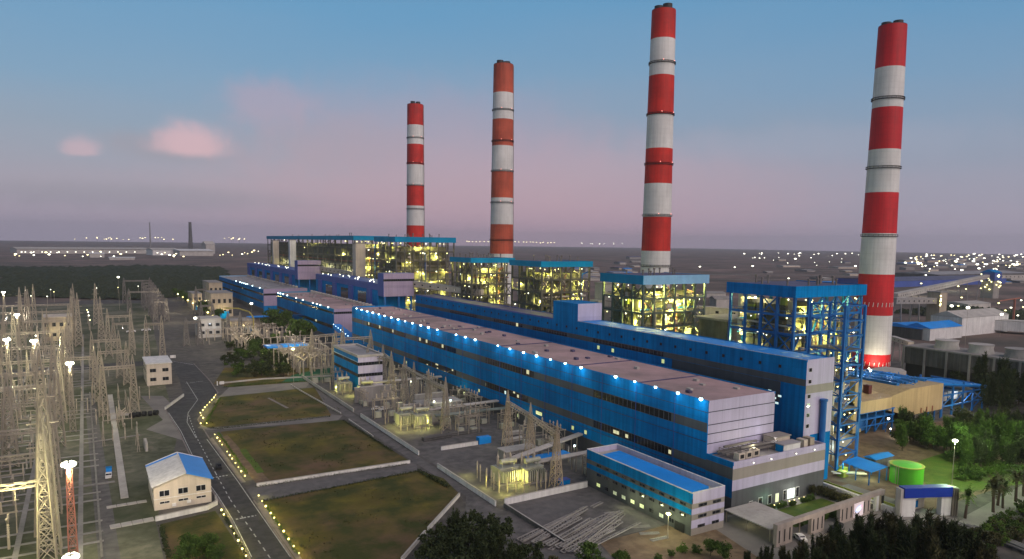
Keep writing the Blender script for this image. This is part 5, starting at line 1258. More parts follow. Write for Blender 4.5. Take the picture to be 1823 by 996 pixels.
def make_rack():
    t = thing('bus_rack', 'x', 'bus rack', (0, 0, 0)); mm = M()
    for x in (-4, 0, 4):
        for y in (-1, 1): mm.bar((x, y, 0), (x, y, 6.4), .22)
        mm.bar((x, -1.4, 6.4), (x, 1.4, 6.4), .26); mm.bar((x, -1, 3.2), (x, 1, 6.2), .12)
    for y in (-1.2, 1.2): mm.bar((-4.4, y, 6.2), (4.4, y, 6.2), .22); mm.bar((-4, y, 3.4), (4, y, 3.4), .16)
    mm.build('frame', STEEL, t); mm = M()
    for x in (-3, -1, 1, 3): mm.lathe((x, 0, 6.4), [(.2, 0), (.3, .4), (.18, .8), (.3, 1.2), (.15, 1.7)], 8)
    mm.build('insulators', PORCELAIN, t); mm = M()
    mm.box(-3.6, -1.6, -.8, .8, .2, 2.2); mm.box(1.2, 3.4, -.8, .8, .2, 1.8); mm.build('cabinets', XFMR, t); return t
pr_ = Proto(make_rack())
for i, (x, y, rz) in enumerate(((140, 182, 0), (146, 214, 1.57), (139, 218, 0), (144, 246, .2), (136, 256, 0), (143, 274, 1.57), (147, 296, 0), (138, 304, 0), (144, 322, 1.57), (134, 340, 0), (142, 356, 0), (132, 372, 1.57), (140, 390, 0), (146, 410, 0), (116, 300, 0), (106, 312, 1.57), (112, 362, 0), (104, 372, 0), (136, 202, 1.57), (128, 262, 0), (107, 286, 0), (133, 412, 0), (126, 246, 0))):
    pr_.place((x, y, .014), rz, 1.0+.15*(i % 3), 'steel bus rack with cabinets standing between the gantries and the long hall', 'bus racks along the foot of the long hall')
for x, y, w in ((146, 190, 420), (148, 240, 420), (146, 300, 600), (142, 345, 700), (138, 395, 700), (118, 300, 500), (126, 225, 260), (134, 170, 180)): lamp((x, y, 5), w, (1, .93, .55), .4)
# firewalls and bus ducts
def firewall(x0, x1, y, h, lab, th=.7, mt=CONC):
    t = thing('fire_wall', lab, 'fire wall', ((x0+x1)/2, y, 0)); M().box(x0, x1, y-th/2, y+th/2, 0, h).build('panel', mt, t); M().box(x0-.1, x1+.1, y-th/2-.1, y+th/2+.1, h, h+.25).build('coping', CONCPALE, t)
firewall(121, 136, 287, 8, 'tall grey fire wall with openings in the middle bay'); firewall(112, 124, 279, 6, 'lower grey fire wall left of the tall one')
firewall(104, 122, 318, 7, 'pale fire wall across the rear bay')
t = thing('switch_house', 'grey windowed switch house behind the middle transformers', 'switch house', (128, 281, 0)); M().box(119.5, 138, 276.5, 284, 0, 5.6).build('wall', CONC, t); M().box(119, 138.5, 276, 284.5, 5.6, 6.2).build('roof', CONCPALE, t)
for x in (123, 128, 133): window(t, 'y', x, 3.4, 1.4, 1.8, WINDARK, 276.5, DARKBASE)
def busduct(a, b, lab, mt=CONCPALE, w=1.5, h=1.1, legs=5):
    a, b = Vector(a), Vector(b); t = thing('bus_duct', lab, 'bus duct', ((a.x+b.x)/2, (a.y+b.y)/2, 0)); mm = M(); n = (b-a).cross(Vector((0, 0, 1))).normalized()
    for o in (-1, 0, 1): mm.rod(a+n*o*w*.6, b+n*o*w*.6, .42, 10)
    mm.build('duct', mt, t, True); mm = M()
    for k in range(legs):
        p = a+(b-a)*((k+.5)/legs); mm.bar(p+n*w*.8-Vector((0, 0, p.z)), p+n*w*.8, .28); mm.bar(p-n*w*.8-Vector((0, 0, p.z)), p-n*w*.8, .28); mm.bar(p-n*w*.9-Vector((0, 0, .5)), p+n*w*.9-Vector((0, 0, .5)), .25)
    mm.build('trestles', STEEL, t)
busduct((119.5, 187.5, 5.2), (152, 187.5, 5.6), 'pale triple bus duct from the nearest transformer to the hall wall')
busduct((112, 192, 5.6), (152, 206, 6.0), 'pale triple bus duct passing left of the annex gantry')
busduct((119, 268, 5.6), (152, 268, 6), 'pale triple bus duct over the floodlit middle bay', CONCPALE, 1.5, 1.1, 6); busduct((119, 261, 4.6), (152, 258, 5), 'grey green bus duct just below the middle bay duct', GREENSTEEL); busduct((112, 332, 6), (152, 326, 7), 'pale bus duct of the rear bay', CONCPALE)
t = thing('equipment_canopy', 'low blue canopy beside the annex and bus ducts', 'canopy', (136, 190, 0)); M().box(124, 140, 195.5, 199.5, 3.0, 3.3).build('roof', ROOFBLUE, t); mm = M()
for x in (124.5, 132, 139.5): mm.bar((x, 196, 0), (x, 196, 3), .2); mm.bar((x, 199, 0), (x, 199, 3), .2)
mm.build('posts', STEEL, t)
t = thing('freight_container', 'blue container at the end of the short white court wall', 'container', (124.5, 231, 0)); M().box(122.6, 127.6, 229.5, 232.1, 0, 2.5).build('body', ROOFBLUE, t); M().box(122.55, 122.6, 229.6, 232, .1, 2.4).build('doors', BLUE, t)
t = thing('freight_container', 'blue covered bin beside the nearest gantry foot', 'container', (125, 178, 0)); M().box(123.2, 127.0, 177.2, 179.4, 0, 1.5).build('body', BLUE, t); M().box(123.1, 127.1, 177.1, 179.5, 1.5, 1.65).build('lid', BLUE2, t)
t = thing('grey_cabin', 'low grey cabin in the court between two transformer bays', 'cabin', (127, 208, 0)); M().box(121, 134, 207, 212.5, 0, 3.1).build('wall', CONC, t); M().box(120.7, 134.3, 206.7, 212.8, 3.1, 3.4).build('roof', CONCPALE, t)
for x in (124, 128, 131.5): window(t, 'y', x, 1.8, 1.3, 1.0, WINDARK, 207, WHITE)
# scrap, pipes and vehicles in the courts
for i, (x, y, L, rz, mt_, lab) in enumerate(((136, 226, 9, .1, CONCPALE, 'bundle of white pipes stacked in front of the hall wall'), (141, 235, 7, -.1, CONCPALE, 'second bundle of white pipes stacked farther along the hall wall'), (112, 243, 12, .05, DARKCONC, 'dark cable drum frame lying in the middle court'), (125, 245, 14, .02, DARKCONC, 'dark steel beams lying across the middle court'))):
    t = thing('pipe_bundle', lab, 'pipe bundle', (x, y, 0)); mm = M()
    for k in range(6): mm.rod((x-L/2, y+(k % 3)*.8, .4+(k//3)*.7), (x+L/2, y+rz*L+(k % 3)*.8, .4+(k//3)*.7), .36, 8)
    mm.build('pipe', mt_, t, True); mm = M(); mm.bar((x-L*.3, y-.6, .05), (x-L*.3, y+2.4, .05), .2); mm.bar((x+L*.3, y-.6, .05), (x+L*.3, y+2.4, .05), .2); mm.build('sleeper', DIMSTEEL, t)
def make_car(colm, label):
    t = thing('parked_car', label, 'car', (0, 0, 0)); mm = M()
    prof = [(-2.1, .35), (-2.1, .85), (-1.2, 1.0), (-.6, 1.48), (1.0, 1.5), (1.75, 1.0), (2.1, .92), (2.1, .35)]
    n = len(prof); mm.add([(x, -.85, z) for x, z in prof]+[(x, .85, z) for x, z in prof], [tuple(range(n)), tuple(reversed(range(n, 2*n)))]+[((i+1) % n, i, n+i, n+(i+1) % n) for i in range(n)]); mm.build('body', colm, t)
    mm = M(); mm.add([(-1.12, -.8, 1.06), (-1.12, .8, 1.06), (-.66, .74, 1.46), (-.66, -.74, 1.46)], [(0, 3, 2, 1)]); mm.box(-.6, 1.0, -.88, -.86, 1.02, 1.38); mm.box(-.6, 1.0, .86, .88, 1.02, 1.38); mm.build('glass', WINDARK, t)
    for x in (-1.3, 1.3):
        for y in (-.8, .8): mm = M(); mm.rod((x, y-.12, .34), (x, y+.12, .34), .34, 12); mm.build('wheel', BLACK, t)
    return t
cw = Proto(make_car(WHITE, 'x'))
for x, y, rz, lab in ((108, 300.5, .5, 'white car parked in the court near the rear bay, nearer the wall'), (110.5, 298, .5, 'white car parked in the court near the rear bay, second from the wall'), (154, 113, 1.2, 'white car parked in the first opening of the entrance wall'), (28.5, 640, 0, 'white van on the far yard lane by the gantries'), (39.5, 646, 0, 'white van farther right on the far yard lane'), (3.4, 252.5, 1.5, 'white car on the yard lane beside the blue bin')):
    cw.place((x, y, .03), rz, 1.0 if y < 500 else 1.6, lab)
cd_ = Proto(make_car(BLACK, 'x'))
for x, y, rz, lab in ((166, 112, .3, 'dark car parked in the second opening of the entrance wall'), (34.5, 246, 1.45, 'dark car on the main road beside the dirt verge'), (169.5, 113, .3, 'dark car beside another in the second wall opening')): cd_.place((x, y, .03), rz, 1.0, lab)
# steel frames lying on the ground before the annex
def make_frame():
    t = thing('steel_frame', 'x', 'steel frame', (0, 0, 0)); mm = M(); L = 15.0
    for y in (0, 1.1):
        mm.bar((0, y, .15), (L, y, .15), .26)
    for k in range(11): x = k*L/10; mm.bar((x, 0, .15), (x, 1.1, .15), .2)
    mm.build('chords', CONC, t); mm = M()
    for k in range(10): x = k*L/10; mm.bar((x, 0, .12), (x+L/10, 1.1, .12), .14)
    mm.build('braces', CONC, t); return t
fp = Proto(make_frame()); fa = math.radians(35)
o_ = P(935, 972)
rr = random.Random(21)
a_, b_, c_ = P(925, 966), P(1045, 905), P(1040, 992)
for k in range(17):
    f = k/16; p = a_+(c_-a_)*f*.95; d = (b_-a_); ang = math.atan2(d.y, d.x)+rr.uniform(-.06, .06)
    o = fp.place((p.x+rr.uniform(-.8, .8), p.y+rr.uniform(-.5, .5), .03+.34*(k % 3)), ang+rr.uniform(-.08, .08), (rr.uniform(.6, 1.0)*(d.length/15.0), rr.uniform(.8, 1.25), 1.0), 'white steel lattice frame lying in the stacked pile in front of the annex', 'steel frames stacked before the annex'); o.rotation_euler = (rr.uniform(-.35, .35), rr.uniform(-.025, .005), o.rotation_euler[2])
for k in range(6):
    p = P(1055+k*22+rr.uniform(-4, 4), 905+k*12); fp.place((p.x, p.y, .03), rr.uniform(-.5, .5), (.35, .9, 1), 'short steel frame scattered on the bare earth beside the annex', 'short frames scattered beside the annex')
lamp((116, 128, 6), 900, (1, .95, .7), .5)
# ------------------------------------------------------------------ lattice gantries
def lattice_tower(mm, x, y, h, b, w, peak=0.0, th=.34, n=8):
    """Tapered four legged lattice column from base width b to head width w, with an optional spike."""
    zs = [h*(1-(1-k/n)**1.25) for k in range(n+1)]
    def cor(z):
        s = (b+(w-b)*z/h)/2; return [Vector((x-s, y-s, z)), Vector((x+s, y-s, z)), Vector((x+s, y+s, z)), Vector((x-s, y+s, z))]
    lv = [cor(z) for z in zs]
    for k in range(n):
        for i in range(4):
            mm.bar(lv[k][i], lv[k+1][i], th)
            j = (i+1) % 4
            mm.bar(lv[k][i], lv[k+1][j], th*.5); mm.bar(lv[k][j], lv[k+1][i], th*.5)
        for i in range(4): mm.bar(lv[k+1][i], lv[k+1][(i+1) % 4], th*.5)
    if peak:
        tp = Vector((x, y, h+peak))
        for i in range(4): mm.bar(lv[n][i], tp, th*.75)
def truss_beam(mm, a, b, w, th=.2, n=10):
    a, b = Vector(a), Vector(b); d = (b-a); s = d.cross(Vector((0, 0, 1))).normalized()*w/2; u = Vector((0, 0, w/2))
    cs = [s+u, -s+u, -s-u, s-u]
    for c in cs: mm.bar(a+c, b+c, th)
    for k in range(n):
        p, q = a+d*k/n, a+d*(k+1)/n
        for i in range(4): mm.bar(p+cs[i], q+cs[(i+1) % 4], th*.6)
        mm.bar(p+cs[0], p+cs[2], th*.6)
def gantry(label, posts, h, beams, b=3.4, w=1.1, peak=4.0, mt=None, th=.3, beam_h=None, group=None, drop=True, n=8):
    t = thing('lattice_gantry', label, 'gantry', (posts[0][0], posts[0][1], 0), group); mt = mt or STEEL
    for p in posts:
        mm = M(); hh = p[2] if len(p) > 2 else h; lattice_tower(mm, p[0], p[1], hh, b, w, peak, th, n); mm.build('lattice_column', mt, t)
    bz = beam_h or h-.6
    for i, j in beams:
        mm = M(); truss_beam(mm, (posts[i][0], posts[i][1], bz), (posts[j][0], posts[j][1], bz), 1.1, th*.75); mm.build('truss_beam', mt, t)
        if drop:
            mm = M()
            for f in (.2, .5, .8):
                q = Vector((posts[i][0]+(posts[j][0]-posts[i][0])*f, posts[i][1]+(posts[j][1]-posts[i][1])*f, bz-.5))
                for k in range(8): mm.cyl((q.x, q.y), .16, .28, q.z-.5-k*.36, q.z-.26-k*.36, 6)
            mm.build('insulator_string', PORCELAIN, t)
    return t
gantry('pale lattice gantry of three spiked columns nearest the annex', [(121.4, 176.8), (127.2, 201.4), (130.7, 222.7)], 17, [(0, 1), (1, 2)], 3.2, .9, 4.2, mat('lamplight_tinted_steel', (.50, .40, .28), .5, .2), .26)  # amber lamp light put into the steel colour of this gantry
gantry('row of spiked lattice columns linked by beams before the middle of the hall', [(120.8, 255.2), (122.4, 275.3), (123.8, 294.6), (125.7, 310.4)], 17, [(0, 1), (1, 2), (2, 3)], 3.4, .9, 4.4, None, .3)
gantry('lattice gantry of three columns beside the striped office block', [(124.8, 324.9), (128.4, 346.0), (121.5, 349.6)], 18, [(0, 1), (0, 2)], 3.6, 1.0, 4.2, None, .32)
gantry('pair of tall lattice columns with cross beams left of the office block', [(118.7, 395.5), (139.2, 395.2)], 20, [(0, 1)], 4.4, 1.2, 4, None, .4)
gantry('second pair of lattice columns behind the first, left of the office block', [(112, 420), (132, 425)], 19, [(0, 1)], 4.4, 1.2, 4, None, .4)
# the left switchyard: gantry bays across the yard, seen end on
rowY = [193, 226, 262, 300, 338, 372, 412, 455, 520, 575, 640, 705]
colX = [-10.5, -38.0, -64.0, -92.0, -120.0]
def lbl(i): return 'lattice gantry across the left switchyard, %s bay from the near edge' % nth(i)
for i, Y in enumerate(rowY):
    h = [30, 27, 25, 26, 25, 25, 24, 26, 27, 29, 30, 30][i]
    posts = [(x+RND.uniform(-.6, .6), Y+RND.uniform(-.5, .5)) for x in colX[:4 if Y < 400 else 5]]
    gantry(lbl(i), posts, h, [(k, k+1) for k in range(len(posts)-1)], 3.6, 1.1, 6.0, None, .34 if Y < 330 else .42, h*.62, None, Y < 420, 9 if Y < 300 else 6)
for i in range(len(rowY)-2):
    h0, h1 = [30, 27, 25, 26, 25, 25, 24, 26, 27, 29, 30, 30][i]*.62, [30, 27, 25, 26, 25, 25, 24, 26, 27, 29, 30, 30][i+1]*.62
    t = thing('conductor_span', 'sagging overhead conductors in the %s span of the left switchyard' % nth(i), 'overhead wires', (-40, rowY[i], 0))
    for k in range(3 if i < 6 else 4):
        for f in (.2, .5, .8):
            x = colX[k]+(colX[k+1]-colX[k])*f; mm = M(); pr = None
            for s_ in range(7):
                u = s_/6; q = Vector((x, rowY[i]+(rowY[i+1]-rowY[i])*u, h0-3.2+(h1-h0)*u-4*1.6*u*(1-u)))
                if pr is not None: mm.rod(pr, q, .07 if i < 3 else .10, 4)
                pr = q
            mm.build('conductor', DIMSTEEL, t)
# near tall terminal towers along the yard's road side
for i, (x, y, h, lab) in enumerate(((-10.1, 197, 44, 'tallest yellow lit lattice tower at the near edge of the switchyard'), (-11.4, 212, 31, 'yellow lit lattice tower just behind the tallest near one'), (-13.3, 353.2, 29, 'slim lattice tower behind the nearest floodlight mast'), (-6.1, 573.4, 32, 'spiked lattice tower left of the central yard lane'), (5.9, 708.1, 31, 'broad lattice tower far along the yard lane'), (7.7, 601.4, 27, 'lattice tower in the middle of the yard lane row'), (-23.6, 280.7, 26, 'lattice tower standing left of the yellow lit near pair'), (-38.7, 580.4, 36, 'very tall lattice tower in the crowded far left cluster'), (-39.1, 644.2, 33, 'tall lattice tower at the back of the far left cluster'))):
    t = thing('lattice_tower', lab, 'lattice tower', (x, y, 0)); mm = M(); lattice_tower(mm, x, y, h, 4.6, 1.0, 5, .36 if y < 300 else .46, 10); mm.build('mast', STEEL, t); mm = M()
    for k, z in enumerate((h*.72, h*.86, h*.98)): mm.bar((x-3.2+k*.6, y, z), (x+3.2-k*.6, y, z), .3)
    mm.build('cross_arms', STEEL, t)
for i, (pts, h, lab) in enumerate((([(10.2, 516.4), (23, 516)], 26, 'two legged gantry on the right of the yard lane, beyond the cream box building'), ([(13.4, 436), (1, 437)], 21, 'two legged gantry in the yard left of the cream box building'), ([(15.8, 412.4), (4, 413)], 18, 'short two legged gantry close to the cream box building'), ([(1.6, 369.2), (-9, 370)], 22, 'two legged gantry over the pale equipment strip'), ([(29.4, 482.9), (37.6, 478.8)], 24, 'pair of tall lattice columns standing behind the cream box building'), ([(24.8, 546.7), (14, 547)], 18, 'broad gantry half way along the far yard lane'), ([(15.4, 343.6), (4, 343)], 21, 'two legged gantry nearest the pale apron'))):
    gantry(lab, pts, h, [(0, 1)], 3.6, 1.1, 4.5, None, .36, h-.8, None, True, 7)
for i in range(8):
    Y = 717+i*30; x = 60.8+i*.2
    gantry('far lattice gantry in the row running towards the wood, %s from the near end' % nth(i), [(x, Y), (x-26, Y)] if i in (3, 7) else [(x, Y), (x-9, Y)], 18+i*1.2, [(0, 1)], 4.2, 1.4, 3.0, DIMSTEEL, .55, None, None, False, 5)
for i, (x, y, h, lab) in enumerate(((92.1, 770, 25, 'broad tan lattice column beside the tan blocks'), (80, 640, 20, 'lattice column by the bright yard lamp'), (88, 560, 18, 'lattice column before the pale two storey building'), (58, 545, 17, 'lattice column left of the pale two storey building'))):
    gantry(lab, [(x, y), (x+9, y+2)], h, [(0, 1)], 4, 1.2, 3, DIMSTEEL, .5, None, None, False, 5)
# floodlight masts of the yard
def flood_mast(loc, h, label, mt, watts, base=2.0):
    t = thing('floodlight_mast', label, 'floodlight mast', loc); x, y, _ = loc
    mm = M(); lattice_tower(mm, x, y, h, base, .9, 0, .22, 12); mm.build('mast', mt, t)
    mm = M(); mm.lathe((x, y, h), [(.8, 0), (1.0, 0), (1.0, .2), (.8, .2)], 16)
    mm.build('head_ring', DIMSTEEL, t); mm = M()
    for k in range(6):
        a = 2*math.pi*k/6; mm.ball((x+.9*math.cos(a), y+.9*math.sin(a), h-.25), .58, 8, 5)
    mm.build('lamp_glass', BULBW, t, True); lamp((x, y, h-1.2), watts, (1, .96, .60), .9, t); return t
q = P(122, 825, 27); flood_mast((q.x, q.y, 0), 27, 'red lattice floodlight mast nearest the viewer in the left yard', REDSTEEL, 42000)
q = P(126, 990, 15); flood_mast((q.x, q.y, 0), 15, 'low floodlight mast at the very bottom of the left yard', REDSTEEL, 16000)
q = P(124, 646, 27); flood_mast((q.x, q.y, 0), 27, 'pale lattice floodlight mast behind the near red one', STEEL, 38000)
for i, (px, py) in enumerate(((12, 604), (6, 520), (60, 606), (30, 560))):
    q = P(px, py, 30); flood_mast((q.x, q.y, 0), 30, ['floodlight mast at the left edge, middle of the yard', 'floodlight mast at the left edge, far end of the yard', 'floodlight mast beside the greenish yard lamps', 'floodlight mast in the far left gantry cluster'][i], STEEL, 40000)
for i, (px, py) in enumerate(((8, 598), (15, 602), (10, 608), (4, 616), (64, 598), (61, 612), (58, 620), (30, 562), (90, 516), (96, 520), (45, 517), (55, 527), (155, 552), (157, 556), (158, 562), (160, 570), (84, 528), (172, 513), (210, 512), (246, 510))):
    q = P(px, py, 12); l = M(); l.mat(0).rod((q.x, q.y, 0), (q.x, q.y, 11.6), .2, 6).mat(1).ball((q.x, q.y, 12), .55 if i < 8 else .45, 8, 5)
    tag(l.build('yard_lamp', [STEEL, BULBW if i % 3 else BULBY], org=(q.x, q.y, 0)), 'small yard lamp on a thin pole among the left gantries', 'yard lamp', 'small lamps of the left switchyard')
# breakers, disconnectors and supports between the gantries
def make_breaker():
    t = thing('circuit_breaker', 'x', 'circuit breaker', (0, 0, 0))
    for k in range(3):
        y = -5+k*5; mm = M(); mm.bar((0, y, 0), (0, y, 2.6), .5); mm.build('pedestal', STEEL, t); mm = M()
        prof = [(.2, 0)]
        for j in range(6): prof += [(.34, .25+j*.5), (.2, .5+j*.5)]
        mm.lathe((0, y, 2.6), prof+[(.2, 3.4)], 8); mm.rod((0, y, 5.9), (-1.7, y, 7.4), .26, 8); mm.rod((0, y, 5.9), (1.7, y, 7.4), .26, 8); mm.build('insulator_arm', PORCELAIN, t, True)
    return t
def make_bussupport():
    t = thing('bus_support', 'x', 'bus support', (0, 0, 0)); mm = M()
    for x in (-6, 6): mm.bar((x, -.5, 0), (x, 0, 5.5), .25); mm.bar((x, .5, 0), (x, 0, 5.5), .25)
    mm.bar((-6.4, 0, 5.5), (6.4, 0, 5.5), .35); mm.build('frame', STEEL, t); mm = M()
    for k in range(5): mm.cyl((-6+k*3, 0), .26, .16, 5.6, 8.4, 8)
    mm.build('insulators', PORCELAIN, t, True); mm = M(); mm.rod((-6.8, 0, 8.5), (6.8, 0, 8.5), .14, 6); mm.build('busbar', STEEL, t); return t
pb, pbs = Proto(make_breaker()), Proto(make_bussupport())
rr = random.Random(12)
for i, Y in enumerate(rowY[:10]):
    gap = (rowY[i+1]-Y)
    for X in (-24, -51, -78, -106):
        if X < -70 and Y < 230: continue
        pb.place((X+rr.uniform(-1.5, 1.5), Y+gap*.35, .008), 1.57, 1.1, 'three pole circuit breaker with splayed arms in the %s switchyard bay' % nth(i), 'circuit breakers of the %s bay' % nth(i))
        pbs.place((X+rr.uniform(-1, 1), Y+gap*.68, .008), 0, 1.0, 'low busbar support frame in the %s switchyard bay' % nth(i), 'busbar supports of the %s bay' % nth(i))
for i in range(60):
    y = rr.uniform(400, 585); x = (99 if y < 490 else 78)+rr.uniform(0, 30 if y < 490 else 48)
    (pbs if i % 2 else pb).place((x, y, .02), rr.choice([0, 1.57]), rr.uniform(1.1, 1.5), 'equipment rack among the crowded bus supports beyond the shrubbery', 'racks in the crowded equipment area beyond the shrubbery')
t = thing('insulator_fence', 'row of thin pale posts under a beam beside the green court', 'post row', P(520, 660)); a_, b_ = P(488, 662), P(556, 655)
for k in range(9):
    p = a_+(b_-a_)*k/8; M().rod((p.x, p.y, 0), (p.x, p.y, 13), .28, 6).build('post', STEEL, t)
mm = M(); mm.bar((a_.x, a_.y, 13), (b_.x, b_.y, 13), .6); mm.build('beam', STEEL, t)
for x, y, w, c in ((92, 430, 4500, (1, .9, .62)), (112, 450, 4200, (1, .9, .65)), (84, 500, 4500, (1, .88, .6)), (108, 520, 4500, (1, .9, .65)), (100, 395, 2200, (1, .9, .3)), (78, 395, 1100, (1, .9, .4)), (70, 560, 3500, (1, .88, .55)), (60, 700, 5000, (1, .86, .6)), (66, 790, 6000, (1, .86, .6)), (20, 560, 3000, (1, .9, .75)), (-20, 480, 4500, (1, .93, .8)), (-60, 420, 5500, (1, .93, .8)), (-50, 640, 9000, (1, .93, .8)), (-90, 560, 8000, (1, .93, .8)), (-50, 260, 4200, (1, .95, .8)), (-40, 330, 4000, (1, .95, .8)), (1700, 0, 0, (1, 1, 1)), (262, 128, 4000, (.72, 1, .5)), (285, 118, 3000, (.72, 1, .5)), (250, 112, 5000, (.75, 1, .45)), (205, 96, 1500, (.9, 1, .6)), (170, 100, 1200, (1, .9, .6)), (128, 122, 900, (.95, 1, .4)), (-16, 186, 6000, (1, .94, .45))):
    if w == 0: continue
    lamp((x, y, 16), w*1.8, c, .8)  # bare light points without fittings, some added to brighten trees and the near tower
for i, (pts, w, h, mt_, lab) in enumerate((([(196,704),(222,888)], 2.0, .35, CONCPALE, 'long pale raised cable trench left of the control house'), ([(160,700),(182,996)], .5, .5, DIMSTEEL, 'thin dark pipe run along the yard lane'), ([(190,905),(262,893)], 1.6, .3, CONCPALE, 'short pale slab left of the control house, farther one'), ([(196,940),(275,925)], 2.6, .3, CONCPALE, 'short pale slab left of the control house, nearer one'), ([(150,790),(250,775)], .9, .25, CONC, 'grey cable trench crossing the near yard'), ([(140,868),(205,858)], 1.2, .25, CONC, 'grey slab strip near the foot of the red mast'), ([(205,740),(236,738)], 3.5, .3, CONCPALE, 'pale equipment pad beside the dark cable drums'))):
    a, b = P(*pts[0]), P(*pts[1]); mm = M(); n_ = max(3, int((b-a).length/2.2))
    for k in range(n_):
        q0, q1 = a+(b-a)*(k/n_), a+(b-a)*((k+.94)/n_); mm.bar((q0.x, q0.y, h/2+.01), (q1.x, q1.y, h/2+.01), w, h)
    tag(mm.build('cable_trench', mt_, org=a), lab, 'cable trench')
for i in range(16):
    q = P(rr.uniform(150, 250), rr.uniform(700, 800)); (pb if i % 3 == 0 else pbs).place((q.x, q.y, .01), rr.choice([0, 1.57]), .8, 'low switchgear stand on the open gravel between the yard lane and the pale apron', 'switchgear stands beside the yard lane')
for i, X in enumerate((-24.5, -51, -78)):
    for j, Y in enumerate((208, 244, 281, 319, 355, 392, 433, 487, 548, 608)):
        if X < -70 and Y < 230: continue
        t = thing('lightning_mast', 'slender spiked lattice mast, %s switchyard row, %s bay from the near edge' % (('roadward', 'middle', 'outer')[i], nth(j)), 'lattice mast', (X, Y, 0)); mm = M(); lattice_tower(mm, X+rr.uniform(-2, 2), Y, rr.uniform(17, 24), 2.4, .5, 5, .24 if Y < 320 else .34, 7); mm.build('mast', STEEL, t); M().box(X-1.8, X+1.8, Y-1.8, Y+1.8, 0, .4).build('footing', CONC, t)
# yard pads, trenches and stray equipment
mm = M()
for i, Y in enumerate(rowY[:9]):
    for dy in (6, 13, 21): mm.box(-135, 1, Y+dy-.5, Y+dy+.5, .01, .16)
for X in (-4, -17, -30, -58, -85): mm.box(X-.6, X+.6, 150, 640, .012, .2)
structure(mm.build('cable_trench_path', CONC))
t = thing('cable_drum_rack', 'cluster of dark cable drums beside the pale apron', 'cable drums', P(250, 740)); c = P(255, 742)
for k in range(5):
    x = c.x-4+k*2.2; mm = M(); mm.rod((x-.6, c.y+rr.uniform(-1, 1), 1.1), (x+.6, c.y, 1.1), 1.1, 14); mm.build('drum', BLACK, t, True)
t = thing('blue_bin', 'small blue bin standing by the yard lane', 'bin', (3.5, 258, 0)); M().box(2.8, 4.4, 257.2, 258.8, 0, 1.7).build('body', ROOFBLUE, t); M().box(2.7, 4.5, 257.1, 258.9, 1.7, 1.85).build('lid', BLUE, t)
t = thing('pale_silos', 'short row of pale gas cylinders beside the pale apron', 'cylinder rack', P(262, 790)); c = P(260, 800)
for k in range(5): M().cyl((c.x, c.y-3+k*1.7), .5, .5, 0, 3, 10).build('cylinder', CONCPALE, t, True)
# sign board by the road corner
c = P(308, 640); t = thing('road_sign', 'small white signboard at the top corner of the main road', 'sign', c); M().box(c.x-1.6, c.x+1.6, c.y-.06, c.y+.06, .8, 2.6).build('board', WHITE, t); mm = M(); mm.bar((c.x-1.2, c.y+.1, 0), (c.x-1.2, c.y+.1, .8), .12); mm.bar((c.x+1.2, c.y+.1, 0), (c.x+1.2, c.y+.1, .8), .12); mm.build('post', DIMSTEEL, t)
c = P(395, 686); t = thing('road_sign', 'small white post sign at the shrubbery corner', 'sign', c); M().box(c.x-1.1, c.x+1.1, c.y-.06, c.y+.06, .4, 2.0).build('board', WHITE, t); M().box(c.x-2.4, c.x-1.9, c.y-.2, c.y+.2, 0, 2.2).build('post', WHITE, t)
# ------------------------------------------------------------------ garden lights round the lawns
ll = [((x/4.53)+230, (y/4.53)+640) for x, y in ((697,289),(683,310),(666,328),(648,348),(628,370),(610,388),(593,411),(574,433),(582,455),(596,473),(577,517),(625,517),(690,608),(710,634),(730,662),(750,690),(790,746),(811,775),(830,803),(857,838),(881,872),(903,905),(933,942))]
ll += [((x/3.254)+400, (y/3.254)+690) for x, y in ((197,628),(217,660),(238,690),(267,730),(287,757),(316,797),(342,835),(370,880),(400,922),(431,962))]
ll += [((x/3.254), (y/3.254)+690) for x, y in ((1283,712),(1297,738),(1337,807),(1357,848),(1380,889),(1403,937),(1425,978))]
grp = ['lights of the far lawn', 'lights of the middle lawn', 'lights of the near lawn', 'lights of the house lawn']
gl = ['small glowing garden light along the edge of the far lawn', 'small glowing garden light along the dirt verge of the middle lawn', 'small glowing garden light along the road edge of the near lawn', 'small glowing garden light along the road edge of the house lawn']
hedgeclump = None
for i, (px, py) in enumerate(ll):
    k = 0 if i < 12 else 1 if i < 23 else 2 if i < 33 else 3
    c = P(px, py, .9); l = M(); l.mat(0).rod((c.x, c.y, 0), (c.x, c.y, .8), .07, 6).mat(1).ball((c.x, c.y, 1.0), .16+.035*((i*3) % 4), 8, 5)
    o = tag(l.build('garden_light', [DIMSTEEL, BULBA], org=(c.x, c.y, 0)), gl[k], 'garden light', grp[k])
    lamp((c.x+.8, c.y+.2, 1.4), 110+35*((i*3) % 4), (1, .88, .18), .2)
